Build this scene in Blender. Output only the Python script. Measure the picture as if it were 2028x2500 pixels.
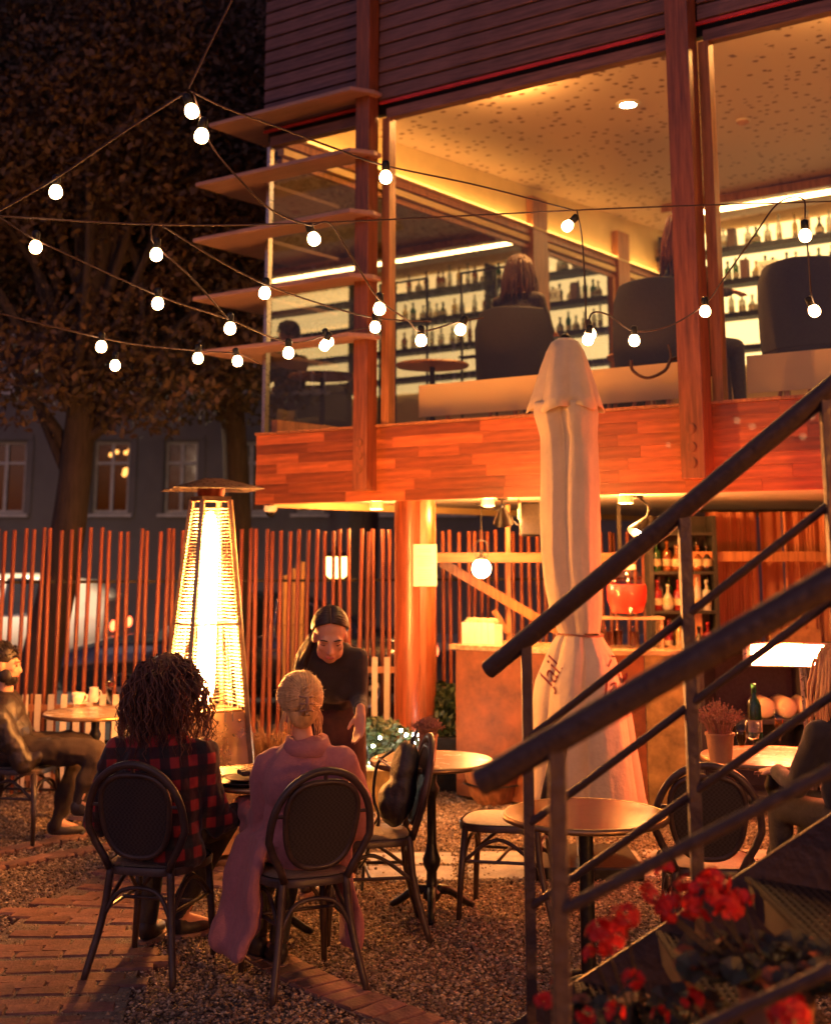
import bpy, bmesh, math, random
import numpy as np
from mathutils import Vector, Matrix, Euler, noise as mnoise

for o in list(bpy.data.objects):
    bpy.data.objects.remove(o, do_unlink=True)
SC = bpy.context.scene
COL = SC.collection
R = math.radians
random.seed(11)

# ------------------------------------------------------------------ camera
FPX, PU, PV, HCAM = 3200.0, 1014.0, 740.0, 1.8       # focal length and principal point in photo pixels
TILT = math.atan((1341 - PV) / FPX)
cam_d = bpy.data.cameras.new('camera')
cam = bpy.data.objects.new('camera', cam_d)
COL.objects.link(cam)
cam.location = (0, 0, HCAM)
cam.rotation_euler = (R(90) + TILT, 0, 0)
cam_d.sensor_fit = 'VERTICAL'
cam_d.sensor_height = 36.0
cam_d.sensor_width = 36.0
cam_d.lens = FPX / 2500 * 36.0
cam_d.shift_y = -(1250 - PV) / 2500
cam_d.clip_end = 400
cam_d.clip_start = 0.05
cam_d.dof.use_dof = True
cam_d.dof.focus_distance = 5.6
cam_d.dof.aperture_fstop = 2.3
cam_d.dof.aperture_blades = 0
SC.camera = cam

# ------------------------------------------------------------------ world, sun, exposure
W = bpy.data.worlds.new('World')
SC.world = W
W.use_nodes = True
nt = W.node_tree
for n in list(nt.nodes):
    nt.nodes.remove(n)
sky = nt.nodes.new('ShaderNodeTexSky')
sky.sky_type = 'NISHITA'
sky.sun_disc = False
SUN_EL, SUN_ROT = R(-3.0), R(200)
sky.sun_elevation = SUN_EL
sky.sun_rotation = SUN_ROT
sky.altitude = 100
sky.air_density = 1.0
sky.dust_density = 1.5
sky.ozone_density = 2.0
tint = nt.nodes.new('ShaderNodeMix')
tint.data_type = 'RGBA'
tint.blend_type = 'MULTIPLY'
tint.inputs[0].default_value = 1.0
tint.inputs[7].default_value = (1.0, 0.45, 0.42, 1)
bg = nt.nodes.new('ShaderNodeBackground')
bg.inputs['Strength'].default_value = 1.0
wo = nt.nodes.new('ShaderNodeOutputWorld')
nt.links.new(sky.outputs[0], tint.inputs[6])
nt.links.new(tint.outputs[2], bg.inputs['Color'])
nt.links.new(bg.outputs[0], wo.inputs[0])

sun_d = bpy.data.lights.new('sun', 'SUN')
sun = bpy.data.objects.new('sun', sun_d)
COL.objects.link(sun)
sun_d.energy = 0.02
sun_d.angle = R(20)
sun_d.color = (1.0, 0.75, 0.72)
sun.rotation_euler = (R(60), 0, R(-20))
sun.location = (0, -5, 20)

SC.view_settings.view_transform = 'Standard'
SC.view_settings.look = 'None'
SC.view_settings.gamma = 1.0
SC.view_settings.exposure = 2.25
SC.view_settings.use_curve_mapping = False
SC.cycles.use_denoising = True
SC.cycles.denoiser = 'OPENIMAGEDENOISE'
SC.cycles.max_bounces = 7
SC.cycles.transparent_max_bounces = 16
SC.cycles.caustics_reflective = False
SC.cycles.caustics_refractive = False
SC.cycles.sample_clamp_indirect = 6.0
SC.cycles.use_adaptive_sampling = False

# ------------------------------------------------------------------ photo pixels to directions (distances come from the ground, walls and sizes)
_c, _s = math.cos(TILT), math.sin(TILT)
def ray(u, v):
    a = (u - PU) / FPX
    b = -(v - PV) / FPX
    return Vector((a, _c - b * _s, _s + b * _c))
def PX(u, v, Y):
    d = ray(u, v)
    return Vector((0, 0, HCAM)) + d * (Y / d.y)
def PZ(u, v, z=0.0):
    d = ray(u, v)
    return Vector((0, 0, HCAM)) + d * ((z - HCAM) / d.z)
# cafe building frame: x along the facade, y into the building
FP0 = Vector((0, 9.87, 0))
FA = R(-36.4)
FM = Matrix.Translation(FP0) @ Matrix.Rotation(FA, 4, 'Z')
FT = Vector((math.cos(FA), math.sin(FA), 0))
FN = Vector((-math.sin(FA), math.cos(FA), 0))
def W2(t, n, z):
    return FM @ Vector((t, n, z))
def onN(u, v, n=0.0):
    """facade coordinates (t, z) where the ray meets the plane n behind the facade"""
    d = ray(u, v)
    o = Vector((0, 0, HCAM))
    q = FP0 + FN * n
    k = (q - o).dot(FN) / d.dot(FN)
    p = o + d * k
    return (p - FP0).dot(FT), p.z
def onT(u, v, t):
    d = ray(u, v)
    o = Vector((0, 0, HCAM))
    q = FP0 + FT * t
    k = (q - o).dot(FT) / d.dot(FT)
    p = o + d * k
    return (p - FP0).dot(FN), p.z

# ------------------------------------------------------------------ materials
MATS = {}
def _n(t, kind, **kw):
    n = t.nodes.new(kind)
    for k, v in kw.items():
        setattr(n, k, v)
    return n
def pm(name, col, rough=0.6, metal=0.0, var=0.25, vscale=6.0, bump=0.0, bscale=40.0, rand=0.0,
       stretch=(1, 1, 1), sheen=0.0, spec=0.5, coat=0.0, trans=0.0, col2=None, coords='Object'):
    """procedural principled material: two-scale noise mottling, bump, per-object colour shift"""
    if name in MATS:
        return MATS[name]
    m = bpy.data.materials.new(name)
    m.use_nodes = True
    t = m.node_tree
    b = t.nodes['Principled BSDF']
    tc = _n(t, 'ShaderNodeTexCoord')
    mp = _n(t, 'ShaderNodeMapping')
    mp.inputs['Scale'].default_value = stretch
    t.links.new(tc.outputs[coords], mp.inputs[0])
    nz = _n(t, 'ShaderNodeTexNoise')
    nz.inputs['Scale'].default_value = vscale
    nz.inputs['Detail'].default_value = 6
    nz.inputs['Roughness'].default_value = 0.65
    t.links.new(mp.outputs[0], nz.inputs['Vector'])
    ramp = _n(t, 'ShaderNodeValToRGB')
    c2 = col2 if col2 else tuple(max(0, c * (1 - var * 1.3)) for c in col)
    c1 = tuple(min(1, c * (1 + var * 0.8)) for c in col)
    ramp.color_ramp.elements[0].color = (*c2, 1)
    ramp.color_ramp.elements[1].color = (*c1, 1)
    ramp.color_ramp.elements[0].position = 0.3
    ramp.color_ramp.elements[1].position = 0.72
    t.links.new(nz.outputs[0], ramp.inputs[0])
    out = ramp.outputs[0]
    if rand:
        oi = _n(t, 'ShaderNodeObjectInfo')
        hs = _n(t, 'ShaderNodeHueSaturation')
        mr = _n(t, 'ShaderNodeMapRange')
        mr.inputs[3].default_value = 1 - rand
        mr.inputs[4].default_value = 1 + rand
        t.links.new(oi.outputs['Random'], mr.inputs[0])
        t.links.new(mr.outputs[0], hs.inputs['Value'])
        t.links.new(out, hs.inputs['Color'])
        out = hs.outputs[0]
    t.links.new(out, b.inputs['Base Color'])
    mr2 = _n(t, 'ShaderNodeMapRange')
    mr2.inputs[3].default_value = max(0.02, rough - 0.1)
    mr2.inputs[4].default_value = min(1, rough + 0.12)
    t.links.new(nz.outputs[0], mr2.inputs[0])
    t.links.new(mr2.outputs[0], b.inputs['Roughness'])
    b.inputs['Metallic'].default_value = metal
    b.inputs['Specular IOR Level'].default_value = spec
    b.inputs['Coat Weight'].default_value = coat
    if sheen:
        b.inputs['Sheen Weight'].default_value = sheen
        b.inputs['Sheen Roughness'].default_value = 0.5
    if trans:
        b.inputs['Transmission Weight'].default_value = trans
    if bump:
        nb = _n(t, 'ShaderNodeTexNoise')
        nb.inputs['Scale'].default_value = bscale
        nb.inputs['Detail'].default_value = 5
        t.links.new(mp.outputs[0], nb.inputs['Vector'])
        bp = _n(t, 'ShaderNodeBump')
        bp.inputs['Strength'].default_value = bump
        bp.inputs['Distance'].default_value = 0.02
        t.links.new(nb.outputs[0], bp.inputs['Height'])
        t.links.new(bp.outputs[0], b.inputs['Normal'])
    MATS[name] = m
    return m
def wood(name, col, rough=0.4, rand=0.25, axis=0, scale=5.0, coat=0.0, contrast=0.45, spec=0.5):
    """wood with grain along one axis"""
    if name in MATS:
        return MATS[name]
    st = [9.0, 9.0, 9.0]
    st[axis] = 0.6
    m = pm(name, col, rough, var=contrast, vscale=scale, bump=0.12, bscale=18, rand=rand, stretch=tuple(st), coat=coat, spec=spec)
    return m
def emis(name, col, strength):
    if name in MATS:
        return MATS[name]
    m = bpy.data.materials.new(name)
    m.use_nodes = True
    t = m.node_tree
    b = t.nodes['Principled BSDF']
    b.inputs['Base Color'].default_value = (*[min(1, c * .8) for c in col], 1)
    b.inputs['Emission Color'].default_value = (*col, 1)
    b.inputs['Emission Strength'].default_value = strength
    b.inputs['Roughness'].default_value = 0.3
    MATS[name] = m
    return m
def glassm(name, tint=(1, 1, 1), refl=1.0, rough=0.0, ior=1.45):
    """thin window glass: clear with fresnel reflections"""
    if name in MATS:
        return MATS[name]
    m = bpy.data.materials.new(name)
    m.use_nodes = True
    t = m.node_tree
    t.nodes.remove(t.nodes['Principled BSDF'])
    tr = _n(t, 'ShaderNodeBsdfTransparent')
    tr.inputs[0].default_value = (*tint, 1)
    gl = _n(t, 'ShaderNodeBsdfGlossy')
    gl.inputs['Roughness'].default_value = rough
    fr = _n(t, 'ShaderNodeFresnel')
    fr.inputs[0].default_value = ior
    mu = _n(t, 'ShaderNodeMath', operation='MULTIPLY')
    mu.inputs[1].default_value = refl
    t.links.new(fr.outputs[0], mu.inputs[0])
    ge = _n(t, 'ShaderNodeNewGeometry')          # reflect once, on the outer faces only
    iv = _n(t, 'ShaderNodeMath', operation='SUBTRACT')
    iv.inputs[0].default_value = 1.0
    t.links.new(ge.outputs['Backfacing'], iv.inputs[1])
    m2 = _n(t, 'ShaderNodeMath', operation='MULTIPLY', use_clamp=True)
    t.links.new(mu.outputs[0], m2.inputs[0])
    t.links.new(iv.outputs[0], m2.inputs[1])
    mx = _n(t, 'ShaderNodeMixShader')
    t.links.new(m2.outputs[0], mx.inputs[0])
    t.links.new(tr.outputs[0], mx.inputs[1])
    t.links.new(gl.outputs[0], mx.inputs[2])
    t.links.new(mx.outputs[0], t.nodes['Material Output'].inputs[0])
    MATS[name] = m
    return m

# ------------------------------------------------------------------ object helpers
def link(name, data, parent=None, loc=None, rotz=0.0, mw=None):
    o = bpy.data.objects.new(name, data)
    COL.objects.link(o)
    if parent is not None:
        o.parent = parent
    if loc is not None:
        o.location = loc
    if rotz:
        o.rotation_euler = (0, 0, rotz)
    if mw is not None:
        o.matrix_local = mw
    return o
def tag(o, label, cat, group=None):
    o['label'] = label
    o['category'] = cat
    if group:
        o['group'] = group
    return o
def thing(name, label, cat, loc=(0, 0, 0), rotz=0.0, group=None):
    o = link(name, None, None, loc, rotz)
    o.empty_display_size = 0.1
    return tag(o, label, cat, group)
def struct(o):
    o['kind'] = 'structure'
    return o
def stuff(o):
    o['kind'] = 'stuff'
    return o
def dup(root, loc, rotz, label=None, group=None):
    r = root.copy()
    COL.objects.link(r)
    r.location = loc
    r.rotation_euler = (0, 0, rotz)
    if label:
        r['label'] = label
    if group:
        r['group'] = group
    for ch in list(root.children):
        c = ch.copy()
        COL.objects.link(c)
        c.parent = r
        for g in list(ch.children):
            d = g.copy()
            COL.objects.link(d)
            d.parent = c
    return r

class MB:
    """collects shapes into one mesh"""
    def __init__(s):
        s.v, s.f = [], []
    def add(s, vs, fs):
        k = len(s.v)
        s.v.extend([tuple(x) for x in vs])
        s.f.extend([tuple(i + k for i in f) for f in fs])
        return s
    def box(s, c, d, rot=None, taper=1.0):
        x, y, z = d[0] / 2, d[1] / 2, d[2] / 2
        vs = [Vector((sx * x * (taper if sz > 0 else 1), sy * y * (taper if sz > 0 else 1), sz * z)) for sz in (-1, 1) for sx, sy in ((-1, -1), (1, -1), (1, 1), (-1, 1))]
        if rot is not None:
            m = rot if isinstance(rot, Matrix) else Euler(rot).to_matrix()
            vs = [m @ a for a in vs]
        vs = [a + Vector(c) for a in vs]
        return s.add(vs, [(3, 2, 1, 0), (4, 5, 6, 7), (0, 1, 5, 4), (1, 2, 6, 5), (2, 3, 7, 6), (3, 0, 4, 7)])
    def bar(s, p0, p1, w, h, up=(0, 0, 1)):
        p0, p1 = Vector(p0), Vector(p1)
        d = (p1 - p0).normalized()
        x = d.cross(Vector(up))
        if x.length < 1e-4:
            x = d.cross(Vector((0, 1, 0)))
        x.normalize()
        y = x.cross(d)
        vs = []
        for p in (p0, p1):
            for a, b in ((-1, -1), (1, -1), (1, 1), (-1, 1)):
                vs.append(p + x * a * w / 2 + y * b * h / 2)
        return s.add(vs, [(3, 2, 1, 0), (4, 5, 6, 7), (0, 1, 5, 4), (1, 2, 6, 5), (2, 3, 7, 6), (3, 0, 4, 7)])
    def tube(s, pts, r, n=8, cap=True, closed=False):
        pts = [Vector(p) for p in pts]
        k = len(pts)
        rs = r if isinstance(r, (list, tuple)) else [r] * k
        base = len(s.v)
        up = None
        for i in range(k):
            if closed:
                d = pts[(i + 1) % k] - pts[i - 1]
            else:
                d = pts[min(i + 1, k - 1)] - pts[max(i - 1, 0)]
            if d.length < 1e-9:
                d = Vector((0, 0, 1))
            d.normalize()
            if up is None:
                a = Vector((0, 0, 1)) if abs(d.z) < .9 else Vector((1, 0, 0))
                x = d.cross(a).normalized()
            else:
                x = (up - d * up.dot(d)).normalized()
            up = x
            y = d.cross(x)
            for j in range(n):
                a = 2 * math.pi * j / n
                s.v.append(tuple(pts[i] + (x * math.cos(a) + y * math.sin(a)) * rs[i]))
        m = k if closed else k - 1
        for i in range(m):
            for j in range(n):
                a, b = base + i * n + j, base + i * n + (j + 1) % n
                c, d2 = base + ((i + 1) % k) * n + (j + 1) % n, base + ((i + 1) % k) * n + j
                s.f.append((a, b, c, d2))
        if cap and not closed:
            s.f.append(tuple(base + j for j in reversed(range(n))))
            s.f.append(tuple(base + (k - 1) * n + j for j in range(n)))
        return s
    def lathe(s, prof, n=20, c=(0, 0, 0), m=None, cap=True):
        base = len(s.v)
        for r, z in prof:
            for j in range(n):
                a = 2 * math.pi * j / n
                p = Vector((r * math.cos(a), r * math.sin(a), z))
                if m is not None:
                    p = m @ p
                s.v.append(tuple(p + Vector(c)))
        for i in range(len(prof) - 1):
            for j in range(n):
                a, b = base + i * n + j, base + i * n + (j + 1) % n
                s.f.append((a, b, b + n, a + n))
        if cap:
            s.f.append(tuple(base + j for j in reversed(range(n))))
            e = base + (len(prof) - 1) * n
            s.f.append(tuple(e + j for j in range(n)))
        return s
    def ball(s, c, r, n=12, m=8, rot=None):
        if not isinstance(r, (tuple, list)):
            r = (r, r, r)
        base = len(s.v)
        vs = [Vector((0, 0, -r[2]))]
        for i in range(1, m):
            ph = -math.pi / 2 + math.pi * i / m
            for j in range(n):
                a = 2 * math.pi * j / n
                vs.append(Vector((r[0] * math.cos(ph) * math.cos(a), r[1] * math.cos(ph) * math.sin(a), r[2] * math.sin(ph))))
        vs.append(Vector((0, 0, r[2])))
        if rot is not None:
            mm = rot if isinstance(rot, Matrix) else Euler(rot).to_matrix()
            vs = [mm @ v for v in vs]
        s.v.extend([tuple(v + Vector(c)) for v in vs])
        for j in range(n):
            s.f.append((base, base + 1 + (j + 1) % n, base + 1 + j))
        for i in range(m - 2):
            for j in range(n):
                a, b = base + 1 + i * n + j, base + 1 + i * n + (j + 1) % n
                s.f.append((a, b, b + n, a + n))
        e = len(s.v) - 1
        for j in range(n):
            s.f.append((base + 1 + (m - 2) * n + j, base + 1 + (m - 2) * n + (j + 1) % n, e))
        return s
    def caps(s, p0, p1, r0, r1, n=12):
        """tapered capsule"""
        p0, p1 = Vector(p0), Vector(p1)
        d = p1 - p0
        L = d.length
        d = d / L if L > 1e-6 else Vector((0, 0, 1))
        pts, rs = [], []
        for a in (-75, -50, -25):
            pts.append(p0 + d * r0 * math.sin(R(a)))
            rs.append(r0 * math.cos(R(a)))
        pts += [p0, p1]
        rs += [r0, r1]
        for a in (25, 50, 75):
            pts.append(p1 + d * r1 * math.sin(R(a)))
            rs.append(r1 * math.cos(R(a)))
        return s.tube(pts, rs, n)
    def mesh(s, name, mat=None, smooth=False):
        me = bpy.data.meshes.new(name)
        me.from_pydata(s.v, [], s.f)
        if mat:
            me.materials.append(mat)
        if smooth:
            me.polygons.foreach_set('use_smooth', [True] * len(me.polygons))
        me.update()
        return me
    def obj(s, name, mat, parent=None, loc=None, rotz=0.0, smooth=False, bevel=0.0):
        o = link(name, s.mesh(name, mat, smooth), parent, loc, rotz)
        if bevel:
            b = o.modifiers.new('bevel', 'BEVEL')
            b.width = bevel
            b.segments = 2
            b.limit_method = 'ANGLE'
        if smooth == 'auto':
            smooth_by_angle(o.data)
        return o
def smooth_by_angle(me, ang=40):
    bm = bmesh.new()
    bm.from_mesh(me)
    for e in bm.edges:
        e.smooth = not (len(e.link_faces) == 2 and e.calc_face_angle(0) > R(ang))
    for f in bm.faces:
        f.smooth = True
    bm.to_mesh(me)
    bm.free()
def blob(name, mb, mat, parent=None, voxel=0.012, smooth=4, loc=None, disp=None):
    """melt overlapping shapes into one continuous surface"""
    me = mb.mesh('tmp')
    o = link('tmp', me)
    md = o.modifiers.new('r', 'REMESH')
    md.mode = 'VOXEL'
    md.voxel_size = voxel
    sm = o.modifiers.new('s', 'SMOOTH')
    sm.factor = 0.5
    sm.iterations = smooth
    dg = bpy.context.evaluated_depsgraph_get()
    out = bpy.data.meshes.new_from_object(o.evaluated_get(dg))
    bpy.data.objects.remove(o, do_unlink=True)
    bpy.data.meshes.remove(me)
    out.name = name
    if disp:
        k = len(out.vertices)
        co = np.empty(k * 3)
        no = np.empty(k * 3)
        out.vertices.foreach_get('co', co)
        out.vertices.foreach_get('normal', no)
        co = co.reshape(-1, 3)
        no = no.reshape(-1, 3)
        amp, sc = disp
        dv = np.array([mnoise.fractal(Vector(p * np.array(sc)), 1.0, 2.0, 3) for p in co])
        co = co + no * (dv * amp)[:, None]
        out.vertices.foreach_set('co', co.ravel())
    out.materials.clear()
    out.materials.append(mat)
    out.polygons.foreach_set('use_smooth', [True] * len(out.polygons))
    out.update()
    return link(name, out, parent, loc)
def lerp(a, b, k):
    return Vector(a) * (1 - k) + Vector(b) * k
def curve3(pts, n=24):
    """smooth line through points (Catmull-Rom)"""
    P = [Vector(p) for p in pts]
    P = [P[0] * 2 - P[1]] + P + [P[-1] * 2 - P[-2]]
    out = []
    m = len(P) - 3
    for i in range(m):
        a, b, c, d = P[i:i + 4]
        k = max(2, n // m)
        for j in range(k):
            t = j / k
            out.append(0.5 * ((2 * b) + (c - a) * t + (2 * a - 5 * b + 4 * c - d) * t * t + (3 * b - a - 3 * c + d) * t ** 3))
    out.append(P[-2])
    return out

# ================================================================== palette
M_gravel = pm('gravel_chips', (0.30, 0.235, 0.18), 0.85, var=0.5, vscale=3, rand=0.2)
M_ground = pm('earth', (0.19, 0.15, 0.12), 0.9, var=0.45, vscale=30, bump=0.9, bscale=120)
M_brick = pm('paver_brick', (0.22, 0.115, 0.09), 0.85, var=0.35, vscale=14, bump=0.35, bscale=60, rand=0.25, spec=.25)
M_slab = pm('stone_slab', (0.40, 0.36, 0.31), 0.75, var=0.25, vscale=9, bump=0.35, bscale=50, rand=0.2)
M_asph = pm('asphalt', (0.05, 0.05, 0.052), 0.8, var=0.3, vscale=20, bump=0.4, bscale=200)
M_stucco = pm('grey_stucco', (0.17, 0.16, 0.16), 0.9, var=0.18, vscale=0.8, bump=0.25, bscale=40)
M_wood = wood('fascia_wood', (0.38, 0.10, 0.026), 0.32, rand=0.45, axis=0, coat=0.15, contrast=0.4)
M_post = wood('post_wood', (0.27, 0.088, 0.035), 0.35, rand=0.1, axis=2, coat=0.1)
M_plug = pm('wood_plug', (0.22, 0.09, 0.04), 0.5)
M_clad = wood('cladding_wood', (0.20, 0.105, 0.095), 0.55, rand=0.14, axis=0)
M_fin = pm('louver_board', (0.40, 0.25, 0.21), 0.55, var=0.15, vscale=4, stretch=(1, 6, 1))
M_frame = wood('frame_wood', (0.38, 0.16, 0.06), 0.4, rand=0.08, axis=2)
M_cream = pm('cream_paint', (0.72, 0.56, 0.30), 0.6, var=0.1, vscale=3)
M_white = pm('white_paint', (0.78, 0.74, 0.66), 0.6, var=0.1, vscale=5)
M_dark = pm('dark_fabric', (0.045, 0.04, 0.042), 0.85, var=0.3, vscale=50, bump=0.2, bscale=300)
M_greyfab = pm('grey_upholstery', (0.04, 0.038, 0.03), 0.85, var=0.2, vscale=60, bump=0.2, bscale=300)
M_black = pm('black_metal', (0.025, 0.024, 0.025), 0.4, metal=0.6, var=0.3, vscale=30, bump=0.1, bscale=80)
M_steel = pm('brushed_steel', (0.55, 0.5, 0.45), 0.28, metal=1.0, var=0.12, vscale=30)
M_rail = pm('painted_steel_rail', (0.055, 0.04, 0.04), 0.42, metal=0.3, var=0.5, vscale=9, bump=0.3, bscale=35, col2=(0.10, 0.06, 0.045))
M_glass = glassm('window_glass', (0.97, 0.97, 0.95), 1.0, ior=1.5)
M_sideglass = glassm('side_window_glass', (0.9, 0.9, 0.9), 4.0, ior=1.7)
M_red = pm('painted_red_glow', (0.55, 0.04, 0.04), 0.4)  # red light along the trim, put into its colour

# ================================================================== ground
gb = MB()
gb.add([(-200, -60, 0), (200, -60, 0), (200, 200, 0), (-200, 200, 0)], [(0, 1, 2, 3)])
g = struct(gb.obj('ground', M_ground, None, (0, 0, -0.19)))
yb = MB()                                     # the terrace: a bed of earth raised above the street
nx, ny = 120, 150
for j in range(ny + 1):
    for i in range(nx + 1):
        x = -6 + 12 * i / nx
        y = -1.5 + 14 * j / ny
        yb.v.append((x, y, 0.012 * mnoise.noise(Vector((x * 1.7, y * 1.7, 0))) + 0.006 * mnoise.noise(Vector((x * 6, y * 6, 3))) - 0.012))
for j in range(ny):
    for i in range(nx):
        a = j * (nx + 1) + i
        yb.f.append((a, a + 1, a + nx + 2, a + nx + 1))
k = len(yb.v)
yb.box((0, 5.5, -0.11), (12, 14, 0.17))
terrace = struct(yb.obj('terrace', M_ground, smooth=False))
rb = MB()
rb.add([(-60, 13.2, 0), (60, 13.2, 0), (60, 27, 0), (-60, 27, 0)], [(0, 1, 2, 3)])
street = struct(rb.obj('street', M_asph, None, (0, 0, -0.185)))
pv = MB()
pv.box((0, 28.4, -0.12), (120, 2.8, 0.16))
struct(pv.obj('pavement', M_slab, smooth=False))

# brick edging and paths: every brick near enough to be told apart is a piece of its own
pp = curve3([PZ(560, 2270), PZ(650, 2340), PZ(760, 2400), PZ(880, 2452), PZ(1010, 2500), PZ(1120, 2552)], 60)
cl = curve3([PZ(20, 2640), PZ(60, 2520), PZ(120, 2400), PZ(180, 2300), PZ(270, 2215), PZ(390, 2150), PZ(520, 2110)], 48)
bed = MB()
def ribbon(pts, hw, z):
    base = len(bed.v)
    for i, p in enumerate(pts):
        d = pts[min(i + 1, len(pts) - 1)] - pts[max(i - 1, 0)]
        nr = Vector((-d.y, d.x, 0)).normalized()
        bed.v += [tuple(p + nr * hw + Vector((0, 0, z))), tuple(p - nr * hw + Vector((0, 0, z)))]
    for i in range(len(pts) - 1):
        a = base + 2 * i
        bed.f.append((a, a + 1, a + 3, a + 2))
ribbon(pp, .11, 0.010)
ribbon(cl, .36, 0.011)
path = struct(link('brick_path', bed.mesh('brick_path', M_ground)))
bm_brick = []
for q in range(4):
    b = MB()
    b.box((0, 0, 0), (0.207, 0.1, 0.055))
    me = b.mesh('brick', M_brick)
    bm_ = bmesh.new()
    bm_.from_mesh(me)
    bmesh.ops.bevel(bm_, geom=bm_.edges[:], offset=0.005 + 0.0015 * q, segments=1, affect='EDGES')
    for v in bm_.verts:
        v.co += Vector((random.uniform(-1, 1), random.uniform(-1, 1), random.uniform(-1, 1))) * 0.003
    bm_.to_mesh(me)
    bm_.free()
    bm_brick.append(me)
bricks_xy = []
def lay_brick(x, y, a, z=0.004):
    bricks_xy.append((x, y))
    o = link('brick', random.choice(bm_brick), path)
    o.location = (x, y, z + random.uniform(-0.003, 0.002) - 0.013)
    o.rotation_euler = (random.uniform(-.02, .02), random.uniform(-.02, .02), a + random.uniform(-.04, .04))
# soldier course running to the lower right
acc = 0.0
last = pp[0]
for i in range(1, len(pp)):
    seg = pp[i] - pp[i - 1]
    L = seg.length
    d = 0.0
    while acc + (L - d) >= 0.106:
        d += 0.106 - acc
        acc = 0.0
        q = pp[i - 1] + seg.normalized() * d
        nrm = Vector((-seg.y, seg.x, 0)).normalized()
        a = math.atan2(nrm.y, nrm.x)
        lay_brick(q.x, q.y, a)
    acc += L - d
# wide path at the lower left: courses following a bending line
s_acc = 0.0
row = 0
for i in range(1, len(cl)):
    seg = cl[i] - cl[i - 1]
    s_acc += seg.length
    if s_acc < 0.104:
        continue
    s_acc -= 0.104
    dr = seg.normalized()
    nr = Vector((-dr.y, dr.x, 0))
    row += 1
    for j in range(-2, 3):
        off = (j + (0.5 if row % 2 else 0)) * 0.212
        if abs(off) > 0.34 + .1 * math.sin(row * .7):
            continue
        q = cl[i] + nr * off
        lay_brick(q.x, q.y, math.atan2(nr.y, nr.x))
for kk in range(16):                          # narrow strip behind it
    q = lerp(PZ(-60, 2095), PZ(270, 2030), kk / 15)
    q2 = lerp(PZ(-60, 2130), PZ(290, 2065), kk / 15)
    lay_brick(q.x, q.y, R(60))
    lay_brick(q2.x, q2.y, R(60))
# pale stone slabs between the tables
slabs = struct(link('slab_path', MB().box((1.15, 8.07, -0.02), (4.2, 0.72, 0.04)).mesh('slab_path', M_ground)))
slab_xy = []
x = -0.9
while x < 3.2:
    w = random.uniform(0.42, 0.62)
    for (y0, y1) in ((7.72, 8.08), (8.1, 8.42)):
        ww = w + random.uniform(-.05, .05)
        b = MB()
        b.box((0, 0, 0), (ww - 0.02, y1 - y0 - 0.015, 0.05))
        o = b.obj('slab', M_slab, slabs, bevel=0.008)
        o.location = (x + w / 2, (y0 + y1) / 2 + 0.05 * math.sin(x * 1.3), -0.02 + random.uniform(-.004, .004))
        o.rotation_euler = (0, 0, random.uniform(-.03, .03))
        slab_xy.append((x + w / 2, (y0 + y1) / 2))
    x += w

# gravel: loose chips, far too many to count
def chips(name, n, x0, x1, y0, y1, smin, smax, seed, mat):
    rng = np.random.default_rng(seed)
    x = rng.uniform(x0, x1, n)
    # more chips close to the camera side, where they show
    y = y0 + (y1 - y0) * rng.random(n) ** 1.25
    bx = np.array(bricks_xy)
    keep = np.ones(n, bool)
    for (a, b) in bx:
        keep &= ((x - a) ** 2 + (y - b) ** 2 > 0.006) | (rng.random(n) < 0.05)
    for (a, b) in slab_xy:
        keep &= ~((abs(x - a) < 0.24) & (abs(y - b) < 0.16)) | (rng.random(n) < 0.04)
    x, y = x[keep], y[keep]
    n = len(x)
    sz = rng.uniform(smin, smax, n) * (1 + 0.6 * rng.random(n) ** 3)
    base = np.array([(1, 0, 0), (0, 1, 0), (-1, 0, 0), (0, -1, 0), (0, 0, 1), (0, 0, -1)], float)
    jit = 1 + 0.35 * (rng.random((n, 6, 1)) - .5)
    v = base[None] * jit
    v[:, :, 2] *= rng.uniform(.35, .8, n)[:, None]
    v[:, :, 1] *= rng.uniform(.45, 1, n)[:, None]
    tlt = rng.normal(0, .35, n)
    ca, sa = np.cos(tlt), np.sin(tlt)
    vy, vz = v[:, :, 1].copy(), v[:, :, 2].copy()
    v[:, :, 1] = vy * ca[:, None] - vz * sa[:, None]
    v[:, :, 2] = vy * sa[:, None] + vz * ca[:, None]
    an = rng.uniform(0, 2 * np.pi, n)
    ca, sa = np.cos(an), np.sin(an)
    vx, vy = v[:, :, 0].copy(), v[:, :, 1].copy()
    v[:, :, 0] = vx * ca[:, None] - vy * sa[:, None]
    v[:, :, 1] = vx * sa[:, None] + vy * ca[:, None]
    v *= sz[:, None, None]
    v[:, :, 0] += x[:, None]
    v[:, :, 1] += y[:, None]
    v[:, :, 2] += (rng.uniform(-.004, .012, n))[:, None]
    f = np.array([(0, 1, 4), (1, 2, 4), (2, 3, 4), (3, 0, 4), (1, 0, 5), (2, 1, 5), (3, 2, 5), (0, 3, 5)])
    fa = (f[None] + (np.arange(n) * 6)[:, None, None]).reshape(-1, 3)
    me = bpy.data.meshes.new(name)
    me.from_pydata(v.reshape(-1, 3).tolist(), [], fa.tolist())
    at = me.attributes.new('tone', 'FLOAT', 'POINT')
    at.data.foreach_set('value', np.repeat(rng.random(n), 6))
    me.materials.append(mat)
    o = link(name, me)
    return stuff(o)
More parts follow.
